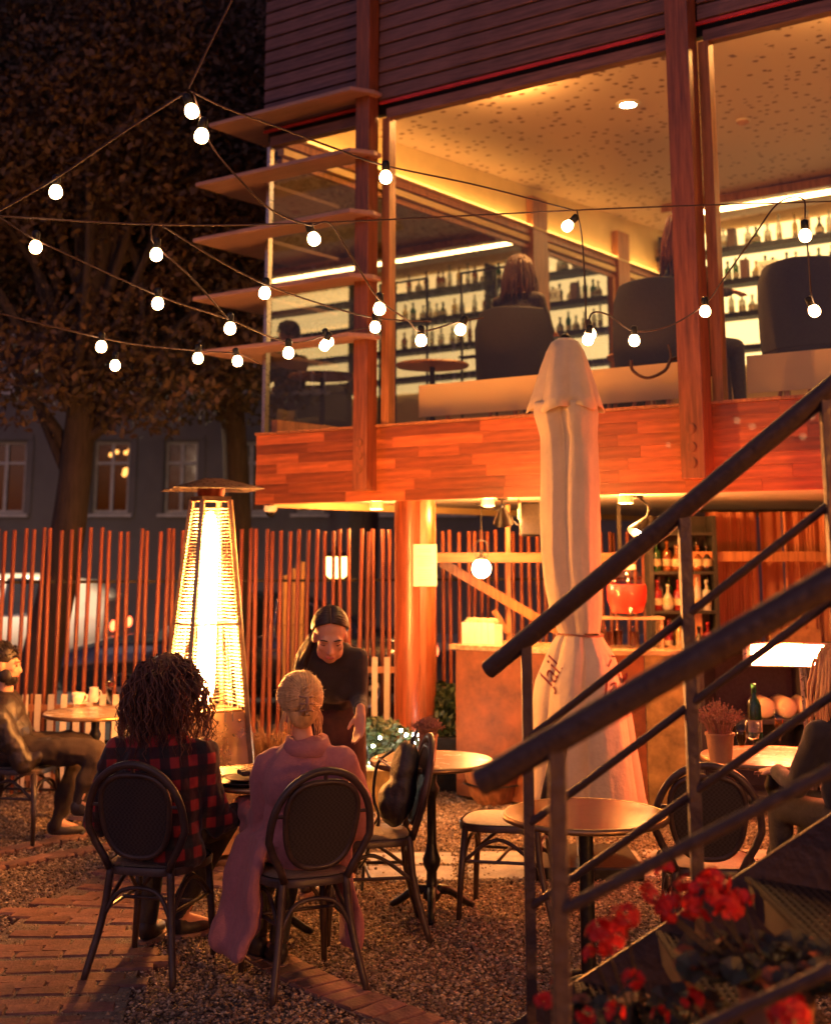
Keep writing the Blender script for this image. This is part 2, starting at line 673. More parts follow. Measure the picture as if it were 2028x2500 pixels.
def tone_mat(name, stops, rough=0.85):
    m = bpy.data.materials.new(name)
    m.use_nodes = True
    t = m.node_tree
    at = _n(t, 'ShaderNodeAttribute', attribute_name='tone')
    rp = _n(t, 'ShaderNodeValToRGB')
    while len(rp.color_ramp.elements) < len(stops):
        rp.color_ramp.elements.new(0.5)
    for e, (p, c) in zip(rp.color_ramp.elements, stops):
        e.position = p
        e.color = (*c, 1)
    t.links.new(at.outputs['Fac'], rp.inputs[0])
    b = t.nodes['Principled BSDF']
    t.links.new(rp.outputs[0], b.inputs['Base Color'])
    b.inputs['Roughness'].default_value = rough
    MATS[name] = m
    return m
M_chip = tone_mat('gravel_tones', [(0, (0.06, 0.035, 0.02)), (.35, (0.20, 0.135, 0.085)), (.75, (0.36, 0.26, 0.165)), (1, (0.52, 0.42, 0.29))])
gv = chips('gravel', 170000, -3.4, 3.2, 4.9, 11.2, 0.0045, 0.0115, 5, M_chip)

# ================================================================== cafe building (x along the facade, y inwards)
B = tag(link('cafe_building', None, None), 'two storey timber cafe with glazed upper room and wooden fascia band', 'building')
B.matrix_world = FM
B.empty_display_size = 0.3
def part(mb, name, mat, parent=B, bevel=0.0, smooth=False):
    return mb.obj(name, mat, parent, bevel=bevel, smooth=smooth)
TL, TR = -1.62, 6.2
ZF, ZB, ZG = 2.72, 2.16, 5.2
# fascia: a backing board with glued staves, each its own piece
fb = MB().box(((TL + TR) / 2, 0.07, (ZF + ZB) / 2), (TR - TL - 0.01, 0.10, ZF - ZB - 0.006))
fascia = part(fb, 'fascia', M_wood)
rows = 7
hrow = (ZF - ZB) / rows
for r_ in range(rows):
    t = TL
    z0 = ZB + r_ * hrow
    first = True
    while t < TR:
        w = random.uniform(0.35, 0.95)
        if first:
            w *= random.uniform(.3, 1)
            first = False
        w = min(w, TR - t)
        b = MB().box((0, 0, 0), (w - 0.0015, 0.022, hrow - 0.0012))
        o = b.obj('stave', M_wood, fascia)
        o.location = (t + w / 2, 0.008 + random.uniform(-.0012, .0012), z0 + hrow / 2)
        t += w
capb = MB().box(((TL + TR) / 2, 0.06, ZF + 0.012), (TR - TL + .02, 0.16, 0.02))
part(capb, 'fascia_cap', M_frame)
ends = MB().box((TL - 0.012, 3.9, (ZF + ZB) / 2), (0.022, 7.76, ZF - ZB))
part(ends, 'end_fascia', M_wood)
# soffit under the upper floor and the upper floor slab
sf = MB().box(((TL + TR) / 2, 3.95, ZB + 0.06), (TR - TL - .04, 7.6, 0.05))
part(sf, 'soffit', M_white)
for kx in range(9):
    b = MB().box((TL + .035, .35 + kx * .42, ZB - 0.002), (0.035, 0.37, 0.02))
    part(b, 'soffit_vent', M_black)
b = MB().box((TL + .09, 3.9, ZB + 0.006), (0.05, 7.6, 0.06))
part(b, 'edge_beam', M_cream)
fl = MB().box(((TL + TR) / 2, 3.95, ZF - 0.06), (TR - TL - 0.1, 7.6, 0.08))
part(fl, 'upper_floor', wood('floor_wood', (0.25, 0.13, 0.06), 0.4, rand=0, axis=0))
# facade posts with round plugs
def fpost(t, w, proud, z0, z1, plugs):
    b = MB().box((t, -proud / 2 + 0.0, (z0 + z1) / 2), (w, proud, z1 - z0))
    p = part(b, 'post', M_post, bevel=0.006)
    for zz in plugs:
        b = MB().lathe([(0.0, 0), (0.034, 0), (0.034, .008), (0.0, .008)], 20, m=Matrix.Rotation(R(90), 3, 'X'), c=(t - w * .02, -proud - 0.0005, zz), cap=False)
        o = part(b, 'plug', M_plug, p)
        b = MB().lathe([(0.0, 0), (0.028, 0), (0.028, .011), (0.0, .011)], 20, m=Matrix.Rotation(R(90), 3, 'X'), c=(t - w * .02, -proud - 0.0005, zz), cap=False)
        part(b, 'plug_core', M_post, p)
    return p
fpost(-0.435, 0.135, 0.13, 2.24, 7.2, (2.60, 2.50, 2.40))
fpost(2.30, 0.165, 0.15, 2.24, 7.2, (2.56, 2.44, 2.34))
fpost(5.05, 0.165, 0.15, 2.24, 7.2, (2.56, 2.44, 2.34))
# window frames and panes of the front
def vframe(t, w, z0, z1, n=0.05, d=0.08, name='window_frame', m=None):
    return part(MB().box((t, n, (z0 + z1) / 2), (w, d, z1 - z0)), name, m or M_frame)
bays = [(-1.56, -0.50), (-0.30, 2.20), (2.42, 4.95), (5.15, 6.2)]
for (a, c) in bays:
    if a > -1:
        vframe(a + .0, 0.075, ZF + .024, ZG)
        vframe(c - .0, 0.055, ZF + .024, ZG)
    pn = MB().box(((a + c) / 2, 0.045, (ZF + ZG) / 2), (c - a - .06, 0.006, ZG - ZF - .05))
    part(pn, 'window_pane', M_glass)
    hb = MB().box(((a + c) / 2, 0.06, ZG + 0.04), (c - a, 0.09, 0.08))
    part(hb, 'window_head', M_clad)
    rt = MB().box(((a + c) / 2, -0.008, ZG + 0.125), (c - a + .1, 0.02, 0.022))
    part(rt, 'red_trim', M_red)
# cladding planks above the glass, front and left end
for sec, (a, c) in enumerate([(TL, -0.51), (-0.36, 2.21), (2.39, 4.96), (5.14, TR)]):
    z = ZG + 0.145
    kk = 0
    while z < 7.15:
        hgt = 0.118
        b = MB().box((0, 0, 0), (c - a - .004, 0.03, hgt - 0.014))
        o = b.obj('plank', M_clad, B, bevel=0.004)
        o.location = ((a + c) / 2, 0.005 + random.uniform(-.002, .002), z + hgt / 2)
        o.rotation_euler = (R(-4), 0, 0)
        z += hgt
bk = MB().box(((TL + TR) / 2, 0.075, 6.2), (TR - TL - .02, 0.06, 1.9))
part(bk, 'cladding_backing', M_black)
z = ZG + 0.145
while z < 7.15:
    b = MB().box((0, 0, 0), (0.03, 7.6, 0.104))
    o = b.obj('plank', M_clad, B)
    o.location = (TL - .005, 3.9, z + .059)
    z += 0.118
part(MB().box(((TL + TR) / 2, 3.9, 7.2), (TR - TL + .2, 8.2, 0.1)), 'roof', M_clad)
# upper room: ceiling, walls
TW, NB = -1.56, 7.65                          # inner face of the side wall, back wall
def ceil_z(t, n):
    return 5.69 + 0.045 * (n - 1.86) + 0.02 * (t + 1.56)
M_ceil = None
def ceiling_mat():
    m = bpy.data.materials.new('speckled_ceiling')
    m.use_nodes = True
    t = m.node_tree
    b = t.nodes['Principled BSDF']
    tc = _n(t, 'ShaderNodeTexCoord')
    vo = _n(t, 'ShaderNodeTexVoronoi')
    vo.inputs['Scale'].default_value = 8.5
    vo.inputs['Randomness'].default_value = 0.85
    t.links.new(tc.outputs['Object'], vo.inputs['Vector'])
    nz = _n(t, 'ShaderNodeTexNoise')
    nz.inputs['Scale'].default_value = 26
    t.links.new(tc.outputs['Object'], nz.inputs['Vector'])
    ad = _n(t, 'ShaderNodeMath', operation='MULTIPLY_ADD')
    ad.inputs[1].default_value = 0.34
    t.links.new(nz.outputs[0], ad.inputs[0])
    t.links.new(vo.outputs['Distance'], ad.inputs[2])
    rp = _n(t, 'ShaderNodeValToRGB')
    rp.color_ramp.elements[0].position = 0.36
    rp.color_ramp.elements[0].color = (0.16, 0.07, 0.035, 1)
    rp.color_ramp.elements[1].position = 0.44
    rp.color_ramp.elements[1].color = (0.62, 0.47, 0.34, 1)
    t.links.new(ad.outputs[0], rp.inputs[0])
    t.links.new(rp.outputs[0], b.inputs['Base Color'])
    b.inputs['Roughness'].default_value = 0.6
    return m
M_ceil = ceiling_mat()
cb = MB()
q = [(TW, .12), (6.1, .12), (6.1, NB), (TW, NB)]
cb.add([(a, b_, ceil_z(a, b_)) for a, b_ in q] + [(a, b_, 6.4) for a, b_ in q], [(0, 3, 2, 1), (4, 5, 6, 7), (0, 1, 5, 4), (1, 2, 6, 5), (2, 3, 7, 6), (3, 0, 4, 7)])
part(cb, 'ceiling', M_ceil)
part(MB().box((2.3, NB + .05, 4.4), (7.9, 0.1, 3.6)), 'back_wall', M_cream)
part(MB().box((6.2, 3.9, 4.4), (0.1, 7.6, 3.5)), 'far_side_wall', M_cream)
# side wall: cream panel above, windows below, timber posts
nc = NB / 2 + .1
part(MB().box((TW - .03, nc, 5.70), (0.05, NB - .1, 0.80)), 'upper_panel', M_cream)
part(MB().box((TW - .01, nc, 5.27), (0.10, NB - .1, 0.07)), 'transom', M_frame)
part(MB().box((TW + .005, nc, 5.18), (0.07, NB - .1, 0.06)), 'blind_box', M_cream)
part(MB().box((TW - .01, nc, 5.10), (0.06, NB - .1, 0.045)), 'window_head_rail', M_frame)
for nn, ww in ((4.36, 0.31), (6.36, 0.30), (7.55, .16)):
    part(MB().box((TW + .02, nn, 4.2), (0.12, ww, 2.95)), 'wall_post', M_frame)
part(MB().box((TW - .01, nc, 2.80), (0.06, NB - .1, 0.12)), 'window_sill', M_frame)
for (a, c) in ((0.08, 4.20), (4.52, 6.2), (6.52, 7.45)):
    part(MB().box((TW - .005, (a + c) / 2, 3.97), (0.008, c - a, 2.22)), 'window_pane', M_sideglass)
    if a > 1:
        for e in (a + .04, c - .04):
            part(MB().box((TW + .01, e, 3.97), (0.06, 0.08, 2.22)), 'casement_stile', M_frame)
part(MB().box((TW - .012, 0.04, (ZF + ZG) / 2 + .01), (0.035, 0.05, ZG - ZF - .03)), 'corner_bar', M_steel)
def cloth_mat(name, col, tr=.5):
    m = bpy.data.materials.new(name)
    m.use_nodes = True
    t = m.node_tree
    b = t.nodes['Principled BSDF']
    b.inputs['Base Color'].default_value = (*col, 1)
    b.inputs['Roughness'].default_value = .9
    nz = _n(t, 'ShaderNodeTexNoise')
    nz.inputs['Scale'].default_value = 3
    tl = _n(t, 'ShaderNodeBsdfTranslucent')
    rp = _n(t, 'ShaderNodeValToRGB')
    rp.color_ramp.elements[0].color = (*[c * .8 for c in col], 1)
    rp.color_ramp.elements[1].color = (*col, 1)
    t.links.new(nz.outputs[0], rp.inputs[0])
    t.links.new(rp.outputs[0], tl.inputs[0])
    mx = _n(t, 'ShaderNodeMixShader')
    mx.inputs[0].default_value = tr
    t.links.new(b.outputs[0], mx.inputs[1])
    t.links.new(tl.outputs[0], mx.inputs[2])
    t.links.new(mx.outputs[0], t.nodes['Material Output'].inputs[0])
    return m
M_blind = cloth_mat('stretched_cream_cloth', (0.90, 0.72, 0.42), .5)
# cream bench backs standing just inside the glass
for (a, c) in ((-.2, 2.16), (2.5, 4.9)):
    t_ = thing('bench_back', 'long cream board behind the %s pane of the upper room' % ('wide middle' if a < 0 else 'stair side'), 'bench', W2((a + c) / 2, 0.32, ZF - .02), FA)
    MB().box((0, 0, 0.24), (c - a, 0.012, 0.25)).obj('board', M_blind, t_)
    for kk in range(4):
        MB().box((-(c - a) / 2 + .25 + kk * (c - a - .5) / 3, 0.04, 0.16), (0.035, 0.03, 0.32)).obj('leg', M_frame, t_)
# louver fins: boards wrapping the left corner
for zf, tl, tr in ((5.40, -1.98, -.41), (4.895, -2.12, -.41), (4.405, -2.13, -.41), (3.895, -2.11, -.41), (3.43, -2.0, -.41)):
    b = MB()
    P = [(tl, -.31), (tr, -.31), (tr + .1, -.13), (tr + .1, -.03), (-1.60, -.03), (-1.60, 1.0), (tl, 1.0)]
    n_ = len(P)
    th = 0.035
    b.add([(x_, y_, zf) for x_, y_ in P] + [(x_, y_, zf - th) for x_, y_ in P],
          [tuple(range(n_)), tuple(reversed(range(n_, 2 * n_)))] + [((i + 1) % n_, i, i + n_, (i + 1) % n_ + n_) for i in range(n_)])
    o = part(b, 'louver_fin', M_fin, bevel=0.006)
# ground floor: big timber column made of four rounded ribs
cp = Vector((-0.335, 0.45, 0))
b = MB()
b.lathe([(0.155, 0), (0.155, ZB + .04)], 28, c=cp)
colm = part(b, 'column', wood('column_wood', (0.30, 0.075, 0.025), 0.3, rand=0, axis=2, coat=0.25), smooth='auto')
for a in (-2.5, -0.55, 0.95, 2.4):
    b = MB().box((cp.x + .15 * math.cos(a), cp.y + .15 * math.sin(a), ZB / 2), (0.05, 0.022, ZB), rot=(0, 0, a + R(90)))
    part(b, 'rib', M_post, colm)
part(MB().lathe([(0.2, 0), (0.2, .04), (.17, .06)], 24, c=cp), 'column_base', M_black)

# ================================================================== upper room: lights, shelves, seats, guests
M_cove = emis('cove_light', (1.0, 0.58, 0.2), 9.0)
M_warmpanel = emis('shelf_backlight', (1.0, 0.66, 0.25), .52)
def local_thing(name, label, cat, t, n, z, rz=0.0, group=None):
    return thing(name, label, cat, W2(t, n, z), FA + rz, group)
cv = local_thing('cove_light', 'long glowing cove light in the ceiling before the back bar', 'light', 2.2, 6.6, 0)
MB().box((0, .1, 5.885), (6.2, 0.9, 0.03)).obj('tray', M_white, cv)
MB().box((0.02, .1, 5.862), (6.0, 0.12, 0.012)).obj('strip', M_cove, cv)
MB().box((0, -.36, 5.86), (6.2, 0.03, 0.10)).obj('lip', M_frame, cv)
cv2 = local_thing('cove_light', 'added unseen warm strip uplighting panel and ceiling from the transom ledge', 'light', TW + .06, 3.9, 0)  # added strip, out of view, to brighten the upper panel and ceiling
MB().box((0, 0, 5.315), (0.05, 7.2, 0.02)).obj('channel', M_cream, cv2)
MB().box((0.0, 0, 5.329), (0.03, 7.1, 0.006)).obj('strip', emis('added_uplight', (1.0, .50, .11), 5.0), cv2)
def downlight(u, v, glow, label):
    d = ray(u, v)
    o = Vector((0, 0, HCAM))
    k = (5.8 - o.z) / d.z
    for _ in range(6):
        p = o + d * k
        L = FM.inverted() @ p
        k *= (ceil_z(L.x, L.y) - o.z) / (p.z - o.z)
    p = o + d * k
    t_ = thing('ceiling_spot' if glow else 'smoke_detector', label, 'ceiling light' if glow else 'detector', (p.x, p.y, p.z - .001))
    if glow:
        MB().lathe([(0.07, 0), (0.11, 0), (0.11, -.012), (0.075, -.02), (0.07, -.004)], 24, cap=False).obj('trim_ring', M_white, t_, smooth='auto')
        MB().lathe([(0.0, -.006), (0.068, -.006)], 24, cap=False).obj('lens', emis('spot_lens', (1, .85, .5), 30), t_)
        ld = bpy.data.lights.new('spot', 'SPOT')
        ld.energy = 100
        ld.color = (1, .42, .10)
        ld.spot_size = R(140)
        ld.shadow_soft_size = .06
        link('spot_beam', ld, t_, (0, 0, -.03))
    else:
        MB().lathe([(0.06, 0), (0.06, -.03), (0.03, -.05), (0, -.05)], 20, cap=False).obj('detector_body', pm('detector_plastic', (.45, .25, .18), .5), t_, smooth='auto')
        MB().lathe([(0.068, 0), (0.068, -.01), (0.06, -.012)], 20, cap=False).obj('detector_rim', M_white, t_)
def added_spot(t, n, label):  # added lamp above the glass head, out of view, to light the room
    t_ = thing('ceiling_spot', label, 'ceiling light', W2(t, n, ceil_z(t, n) - .001))
    MB().lathe([(0.07, 0), (0.11, 0), (0.11, -.012), (0.075, -.02), (0.07, -.004)], 24, cap=False).obj('trim_ring', M_white, t_, smooth='auto')
    MB().lathe([(0.0, -.006), (0.068, -.006)], 24, cap=False).obj('lens', emis('spot_lens', (1, .85, .5), 30), t_)
    ld = bpy.data.lights.new('spot', 'POINT')
    ld.energy = 18
    ld.color = (1, .45, .11)
    ld.shadow_soft_size = .06
    link('spot_beam', ld, t_, (0, 0, -.14))
added_spot(0.2, 1.0, 'added unseen ceiling spot just inside the wide middle pane')
added_spot(3.2, 1.0, 'added unseen ceiling spot just inside the stair side pane')
downlight(1532, 252, True, 'round recessed spot in the speckled ceiling')
downlight(1812, 293, False, 'small round detector on the speckled ceiling')

# bottles
def bprof(kind):
    if kind == 0:   # wine
        return [(0, 0), (.037, 0), (.038, .01), (.038, .19), (.03, .215), (.015, .235), (.0135, .30), (.015, .302), (.015, .31), (0, .31)]
    if kind == 1:   # spirits, square shouldered
        return [(0, 0), (.043, 0), (.045, .01), (.045, .17), (.038, .19), (.016, .2), (.0145, .25), (.019, .252), (.019, .285), (0, .285)]
    if kind == 2:   # squat
        return [(0, 0), (.05, 0), (.056, .03), (.054, .10), (.03, .15), (.016, .17), (.016, .215), (.02, .218), (.02, .245), (0, .245)]
    return [(0, 0), (.032, 0), (.034, .01), (.034, .2), (.024, .24), (.013, .25), (.013, .33), (.017, .332), (.017, .36), (0, .36)]
BCOL = {'green': (0.02, 0.10, 0.03), 'amber': (0.25, 0.08, 0.015), 'clear': (0.62, 0.62, 0.55), 'dark': (0.015, 0.012, 0.012), 'red': (0.35, 0.02, 0.02), 'gold': (0.50, 0.32, 0.08)}
BMAT = {}
for k_, c_ in BCOL.items():
    m = pm('bottle_' + k_, c_, 0.08, var=0.08, spec=0.6)
    m.node_tree.nodes['Principled BSDF'].inputs['Transmission Weight'].default_value = 0.55 if k_ != 'dark' else 0.1
    BMAT[k_] = m
M_label = pm('paper_label', (0.34, 0.27, 0.17), 0.7, var=0.5, vscale=40, rand=0.25)
BPROTO = {}
def bottle(kind, col, loc, where, group, sc=1.0):
    key = (kind, col)
    nm = 'bottle'
    if key not in BPROTO:
        b = MB().lathe(bprof(kind), 14, cap=False).mesh('bottle_glass', BMAT[col], True)
        r_ = bprof(kind)[2][0] + .0012
        l_ = MB().lathe([(r_, .05), (r_, .115)], 14, cap=False).mesh('paper_label', M_label, True)
        BPROTO[key] = (b, l_)
    b, l_ = BPROTO[key]
    desc = {0: 'slim %s wine bottle', 1: 'square shouldered %s spirits bottle', 2: 'squat %s liqueur bottle', 3: 'tall %s bottle'}[kind] % (col + ' glass')
    o = tag(link(nm, None, None, loc), desc + ' ' + where, 'bottle', group + ', ' + desc)
    o.rotation_euler = (0, 0, random.uniform(0, 6))
    o.scale = (sc, sc, sc)
    link('glass', b, o)
    link('paper_label', l_, o)
    return o
rs = random.Random(4)
# back bar: lit panel, shelves
BT0, BT1 = -1.45, 6.0
bb = local_thing('back_bar_shelf', 'lit back bar shelving of the upper room with dark shelves', 'shelf', (BT0 + BT1) / 2, NB - .02, 0)
BW = BT1 - BT0
SH = (5.50, 5.08, 4.66, 4.24)
MB().box((0, -.01, 4.95), (BW, 0.03, 1.75)).obj('back_panel', M_warmpanel, bb)
for zs in SH:
    MB().box((0, -.18, zs), (BW + .1, 0.30, 0.05)).obj('shelf_board', M_dark, bb)
    MB().box((0, -.336, zs), (BW + .1, 0.012, 0.07)).obj('shelf_lip', M_black, bb)
for tx in (-BW / 2, -BW / 6, BW / 6, BW / 2):
    MB().box((tx, -.17, 4.95), (0.04, 0.30, 1.7)).obj('upright', M_dark, bb)
where = dict(zip(SH[:3], ('on the top shelf of the lit back bar', 'on the second shelf of the lit back bar', 'on the third shelf of the lit back bar')))
for zs in SH[:3]:
    t = BT0 + .1
    while t < 2.6:
        kind = rs.choice([0, 1, 1, 2, 3])
        col = rs.choice(['clear', 'clear', 'amber', 'dark', 'green', 'gold', 'clear'])
        p = W2(t, NB - .2 + rs.uniform(-.05, .05), zs + .0255)
        bottle(kind, col, p, where[zs], 'bottles on the lit back bar')
        t += rs.uniform(.10, .19)
# gift boxes and a lettered card on the shelves
for (t, z, c_, lb) in ((-.5, SH[0], (.1, .05, .03), 'dark carton'), (.45, SH[0], (.42, .25, .12), 'tan carton'), (-.35, SH[1], (.12, .05, .04), 'brown carton')):
    o = MB().box((0, 0, .13), (.1, .09, .26)).obj('bottle_carton', pm('carton_' + lb.split()[0], c_, .6, rand=0), None, W2(t, NB - .24, z + .0255), FA, bevel=.003)
    tag(o, '%s standing between bottles on the %s back bar shelf' % (lb, 'top' if z > 5.3 else 'second'), 'carton')
def text_mesh(s, size, name, mat, parent, mw, extrude=0.001, shear=0.0):
    cu = bpy.data.curves.new(name, 'FONT')
    cu.body = s
    cu.size = size
    cu.extrude = extrude
    cu.shear = shear
    cu.align_x = 'CENTER'
    cu.align_y = 'CENTER'
    o = link('tmp_text', cu)
    dg = bpy.context.evaluated_depsgraph_get()
    me = bpy.data.meshes.new_from_object(o.evaluated_get(dg))
    bpy.data.objects.remove(o, do_unlink=True)
    me.materials.clear()
    me.materials.append(mat)
    r_ = link(name, me, parent)
    r_.matrix_local = mw
    return r_
M_ink = pm('black_ink', (0.03, 0.02, 0.02), 0.6)
xo = local_thing('letter_card', 'white card lettered XO on the second back bar shelf', 'card', -.02, NB - .30, SH[1] + .0255)
MB().box((0, 0, .1), (.26, .012, .2)).obj('card', M_white, xo)
text_mesh('XO', .13, 'lettering', M_ink, xo, Matrix.Translation((0, -.009, .1)) @ Matrix.Rotation(R(90), 4, 'X'))

# upholstered shell chairs
def shell_chair(name, label, t, n, rz, h=1.0, w=.62):
    o = local_thing(name, label, 'chair', t, n, ZF - .02, rz, 'upholstered chairs in the upper room')
    b = MB()
    seg = 15
    rows_ = [(0.42, 1.0, 0), (.55, 1.03, 0.0), (.75, 1.0, .03), (.92, .96, .06), (h, .84, .08)]
    for off in (0, .045):
        for (z, k, back) in rows_:
            for i in range(seg):
                a = R(200 + 140 * i / (seg - 1))
                rr = w / 2 * k - off
                dip = 0.0 if z < .9 else -0.02 * abs(i - 7) / 7
                b.v.append((rr * math.cos(a) * 1.0, rr * .9 * math.sin(a) - back, z + dip))
    nr = len(rows_)
    for i in range(nr - 1):
        for j in range(seg - 1):
            a = i * seg + j
            b.f.append((a, a + 1, a + seg + 1, a + seg))
            a2 = nr * seg + i * seg + j
            b.f.append((a2 + seg, a2 + seg + 1, a2 + 1, a2))
    for j in range(seg - 1):
        a = (nr - 1) * seg + j
        b.f.append((a, a + 1, a + 1 + nr * seg, a + nr * seg))
        b.f.append((j + 1, j, j + nr * seg, j + 1 + nr * seg))
    for i in range(nr - 1):
        for j in (0, seg - 1):
            a = i * seg + j
            b.f.append((a, a + seg, a + seg + nr * seg, a + nr * seg))
    b.obj('backrest', M_greyfab, o, smooth='auto', bevel=.012)
    MB().lathe([(0, .36), (w * .42, .36), (w * .45, .40), (w * .44, .47), (w * .3, .49), (0, .49)], 20, cap=False).obj('seat', M_greyfab, o, smooth=True)
    for a in (45, 135, 225, 315):
        MB().tube([(w * .3 * math.cos(R(a)), w * .3 * math.sin(R(a)), .37), (w * .42 * math.cos(R(a)), w * .42 * math.sin(R(a)), 0)], [.018, .012], 8).obj('leg', M_frame, o)
    return o
shell_chair('upholstered_chair', 'grey upholstered chair under the long haired guest in the upper room', 0.16, 1.30, 0, 1.05, .80)
shell_chair('upholstered_chair', 'brown grey upholstered chair of the guest leaning by the facade post', 1.62, 0.95, R(14), 1.05, .78)
shell_chair('upholstered_chair', 'wide dark chair back near the pane beside the stair', 2.83, 0.85, R(-6), 1.03, .82)
shell_chair('upholstered_chair', 'low dark chair behind the timber post of the upper room', -0.0 + .32, 2.9, R(160), .8, .7)
shell_chair('upholstered_chair', 'dark chair with its side turned beside the small inner table', 1.02, 1.55, R(110), .78, .66)
# inner small tables
def small_table(t, n, label):
    o = local_thing('side_table', label, 'table', t, n, ZF - .02)
    MB().lathe([(0, .70), (.32, .70), (.33, .715), (.32, .73), (0, .73)], 28, cap=False).obj('table_top', M_frame, o, smooth='auto')
    MB().lathe([(.2, 0), (.2, .015), (.03, .03), (.025, .7)], 16).obj('pedestal', M_black, o, smooth='auto')
    return o
small_table(0.85, 2.15, 'round wooden table between the guests of the upper room')
small_table(-0.92, 1.5, 'round wooden table by the glazed corner of the upper room')
# tall metal lanterns / frames on the veranda
vr = local_thing('metal_stand', 'thin black metal frame standing by the glazed corner', 'stand', -1.05, 2.6, ZF - .02)
for tx in (-.3, 0.1, .3):
    MB().box((tx, 0, .9), (.018, .018, 1.8)).obj('rod', M_black, vr)
MB().box((0, 0, 1.8), (.62, .02, .02)).obj('top_bar', M_black, vr)
MB().box((0, 0, .95), (.62, .1, .02)).obj('cross_shelf', M_black, vr)

# ================================================================== bar under the upper floor
M_rust = pm('rusted_sheet', (0.20, 0.062, 0.018), 0.6, var=0.6, vscale=5, bump=0.15, bscale=30, col2=(0.085, 0.024, 0.008), metal=0.15)
M_yellow = pm('yellow_panel', (0.28, 0.19, 0.06), 0.6, var=0.5, vscale=7, bump=0.15, bscale=40)  # mottled yellow for the bar's side panel, planter box and sign
M_counter = wood('counter_top_wood', (0.45, 0.30, 0.15), 0.25, rand=0, axis=0, coat=.3)
bar = thing('bar_counter', 'bar counter clad in rusty orange sheet under the upper floor', 'bar', (0.3, 10.1, 0))
poly = [Vector((0.30, 10.10, 0)), Vector((1.05, 9.62, 0)), Vector((1.98, 9.50, 0))]
def wall_between(a, b, z0, z1, th, name, mat, parent, off=0.0, bevel=0.0):
    d = (b - a)
    d.z = 0
    nrm = Vector((-d.y, d.x, 0)).normalized()
    m = MB()
    c0, c1 = a + nrm * off, b + nrm * off
    L = parent.matrix_basis.translation if parent else Vector((0, 0, 0))
    vs = [c0, c1, c1 + nrm * th, c0 + nrm * th]
    m.add([(p.x - L.x, p.y - L.y, z0) for p in vs] + [(p.x - L.x, p.y - L.y, z1) for p in vs],
          [(3, 2, 1, 0), (4, 5, 6, 7), (0, 1, 5, 4), (1, 2, 6, 5), (2, 3, 7, 6), (3, 0, 4, 7)])
    return m.obj(name, mat, parent, bevel=bevel)
wall_between(poly[0], lerp(poly[0], poly[1], .995), .03, 1.06, .04, 'front_panel', M_rust, bar)
sp = lerp(poly[1], poly[2], 0.60)
wall_between(poly[1], sp, .03, 1.06, .04, 'front_panel', M_rust, bar)
wall_between(sp + Vector((.006, 0, 0)), poly[2], .03, 1.06, .04, 'side_panel', M_yellow, bar)
wall_between(poly[0] - Vector((.03, -.02, 0)), lerp(poly[0], poly[1], .99), 1.065, 1.105, .55, 'counter_top', M_counter, bar, -.04, .006)
wall_between(lerp(poly[1], poly[0], .02) , poly[2] + Vector((.03, 0, 0)), 1.062, 1.102, .50, 'counter_top', M_counter, bar, -.03, .006)
wall_between(poly[0], poly[0] + Vector((.32, .46, 0)), .03, 1.06, .03, 'end_panel', M_rust, bar, -.03)
wall_between(poly[2] - Vector((0.02, 0, 0)), poly[2] + Vector((.2, .45, 0)), .03, 1.06, .03, 'end_panel', M_dark, bar, -.03)
ZC = 1.105
def bar_pt(u, v, back=0.2, z=ZC):
    p = PZ(u, v, z)
    return p
# white planter with succulents on the counter
pb = thing('succulent_box', 'white wooden box of pale succulents on the end of the bar counter', 'planter', (0.50, 10.12, ZC), R(-33))
pb.scale = (.60, .60, .78)
for i in range(5):
    MB().box((-.19 + i * .095, -.1, .1), (.088, .012, .2)).obj('slat', M_white, pb, bevel=.002)
MB().box((0, 0, .09), (.47, .19, .18)).obj('box', M_white, pb)
M_succ = pm('succulent_leaf', (0.42, 0.38, 0.20), 0.5, var=.3, rand=.2)
for i in range(7):
    b = MB()
    cx, cy = -.18 + i * .06, random.uniform(-.04, .04)
    for ring, (nn, ln, el) in enumerate(((7, .075, 25), (6, .07, 50), (4, .06, 75))):
        for j in range(nn):
            a = 2 * math.pi * j / nn + ring
            d = Vector((math.cos(a) * math.cos(R(el)), math.sin(a) * math.cos(R(el)), math.sin(R(el))))
            o_ = Vector((cx, cy, .185))
            b.tube([o_, o_ + d * ln * .5, o_ + d * ln], [.008, .017, .002], 6)
    b.obj('rosette', M_succ, pb, smooth=True)
# folded menus and glasses on the counter
M_clear = glassm('drinking_glass', (.97, .97, .96), 1.0, ior=1.45)
M_liq = pm('red_drink', (0.9, 0.05, 0.03), 0.35, var=.1)
M_liq.node_tree.nodes['Principled BSDF'].inputs['Emission Color'].default_value = (0, 0, 0, 1)
def glass_tumbler(name, label, loc, group, r=.034, h=.11, liquid=None):
    o = thing(name, label, 'glass', loc, 0, group)
    MB().lathe([(0, .006), (r * .8, .006), (r, h), (r * .96, h), (r * .76, .012), (0, .012)], 16, cap=False).obj('bowl', M_clear, o, smooth='auto')
    if liquid:
        MB().lathe([(0, .014), (r * .77, .014), (r * .9, h * .75), (0, h * .75)], 16, cap=False).obj('drink', liquid, o, smooth='auto')
    return o
M_cola = pm('dark_drink', (0.06, 0.015, 0.01), .1)
for i in range(3):
    glass_tumbler('tumbler', 'small clear tumbler beside the succulent box', (.74 + .085 * i, 10.03 - .055 * i, ZC), 'clear tumblers beside the succulent box', .035, .10)
for i, u in enumerate((1480, 1512, 1545, 1462)):
    p = PX(u, 1560, 9.75)
    glass_tumbler('tumbler', 'tall dark drink under the red drink dispenser shelf', (p.x, 9.72 + (i % 2) * .1, ZC), 'dark drinks under the dispenser shelf', .038, .15, M_cola)
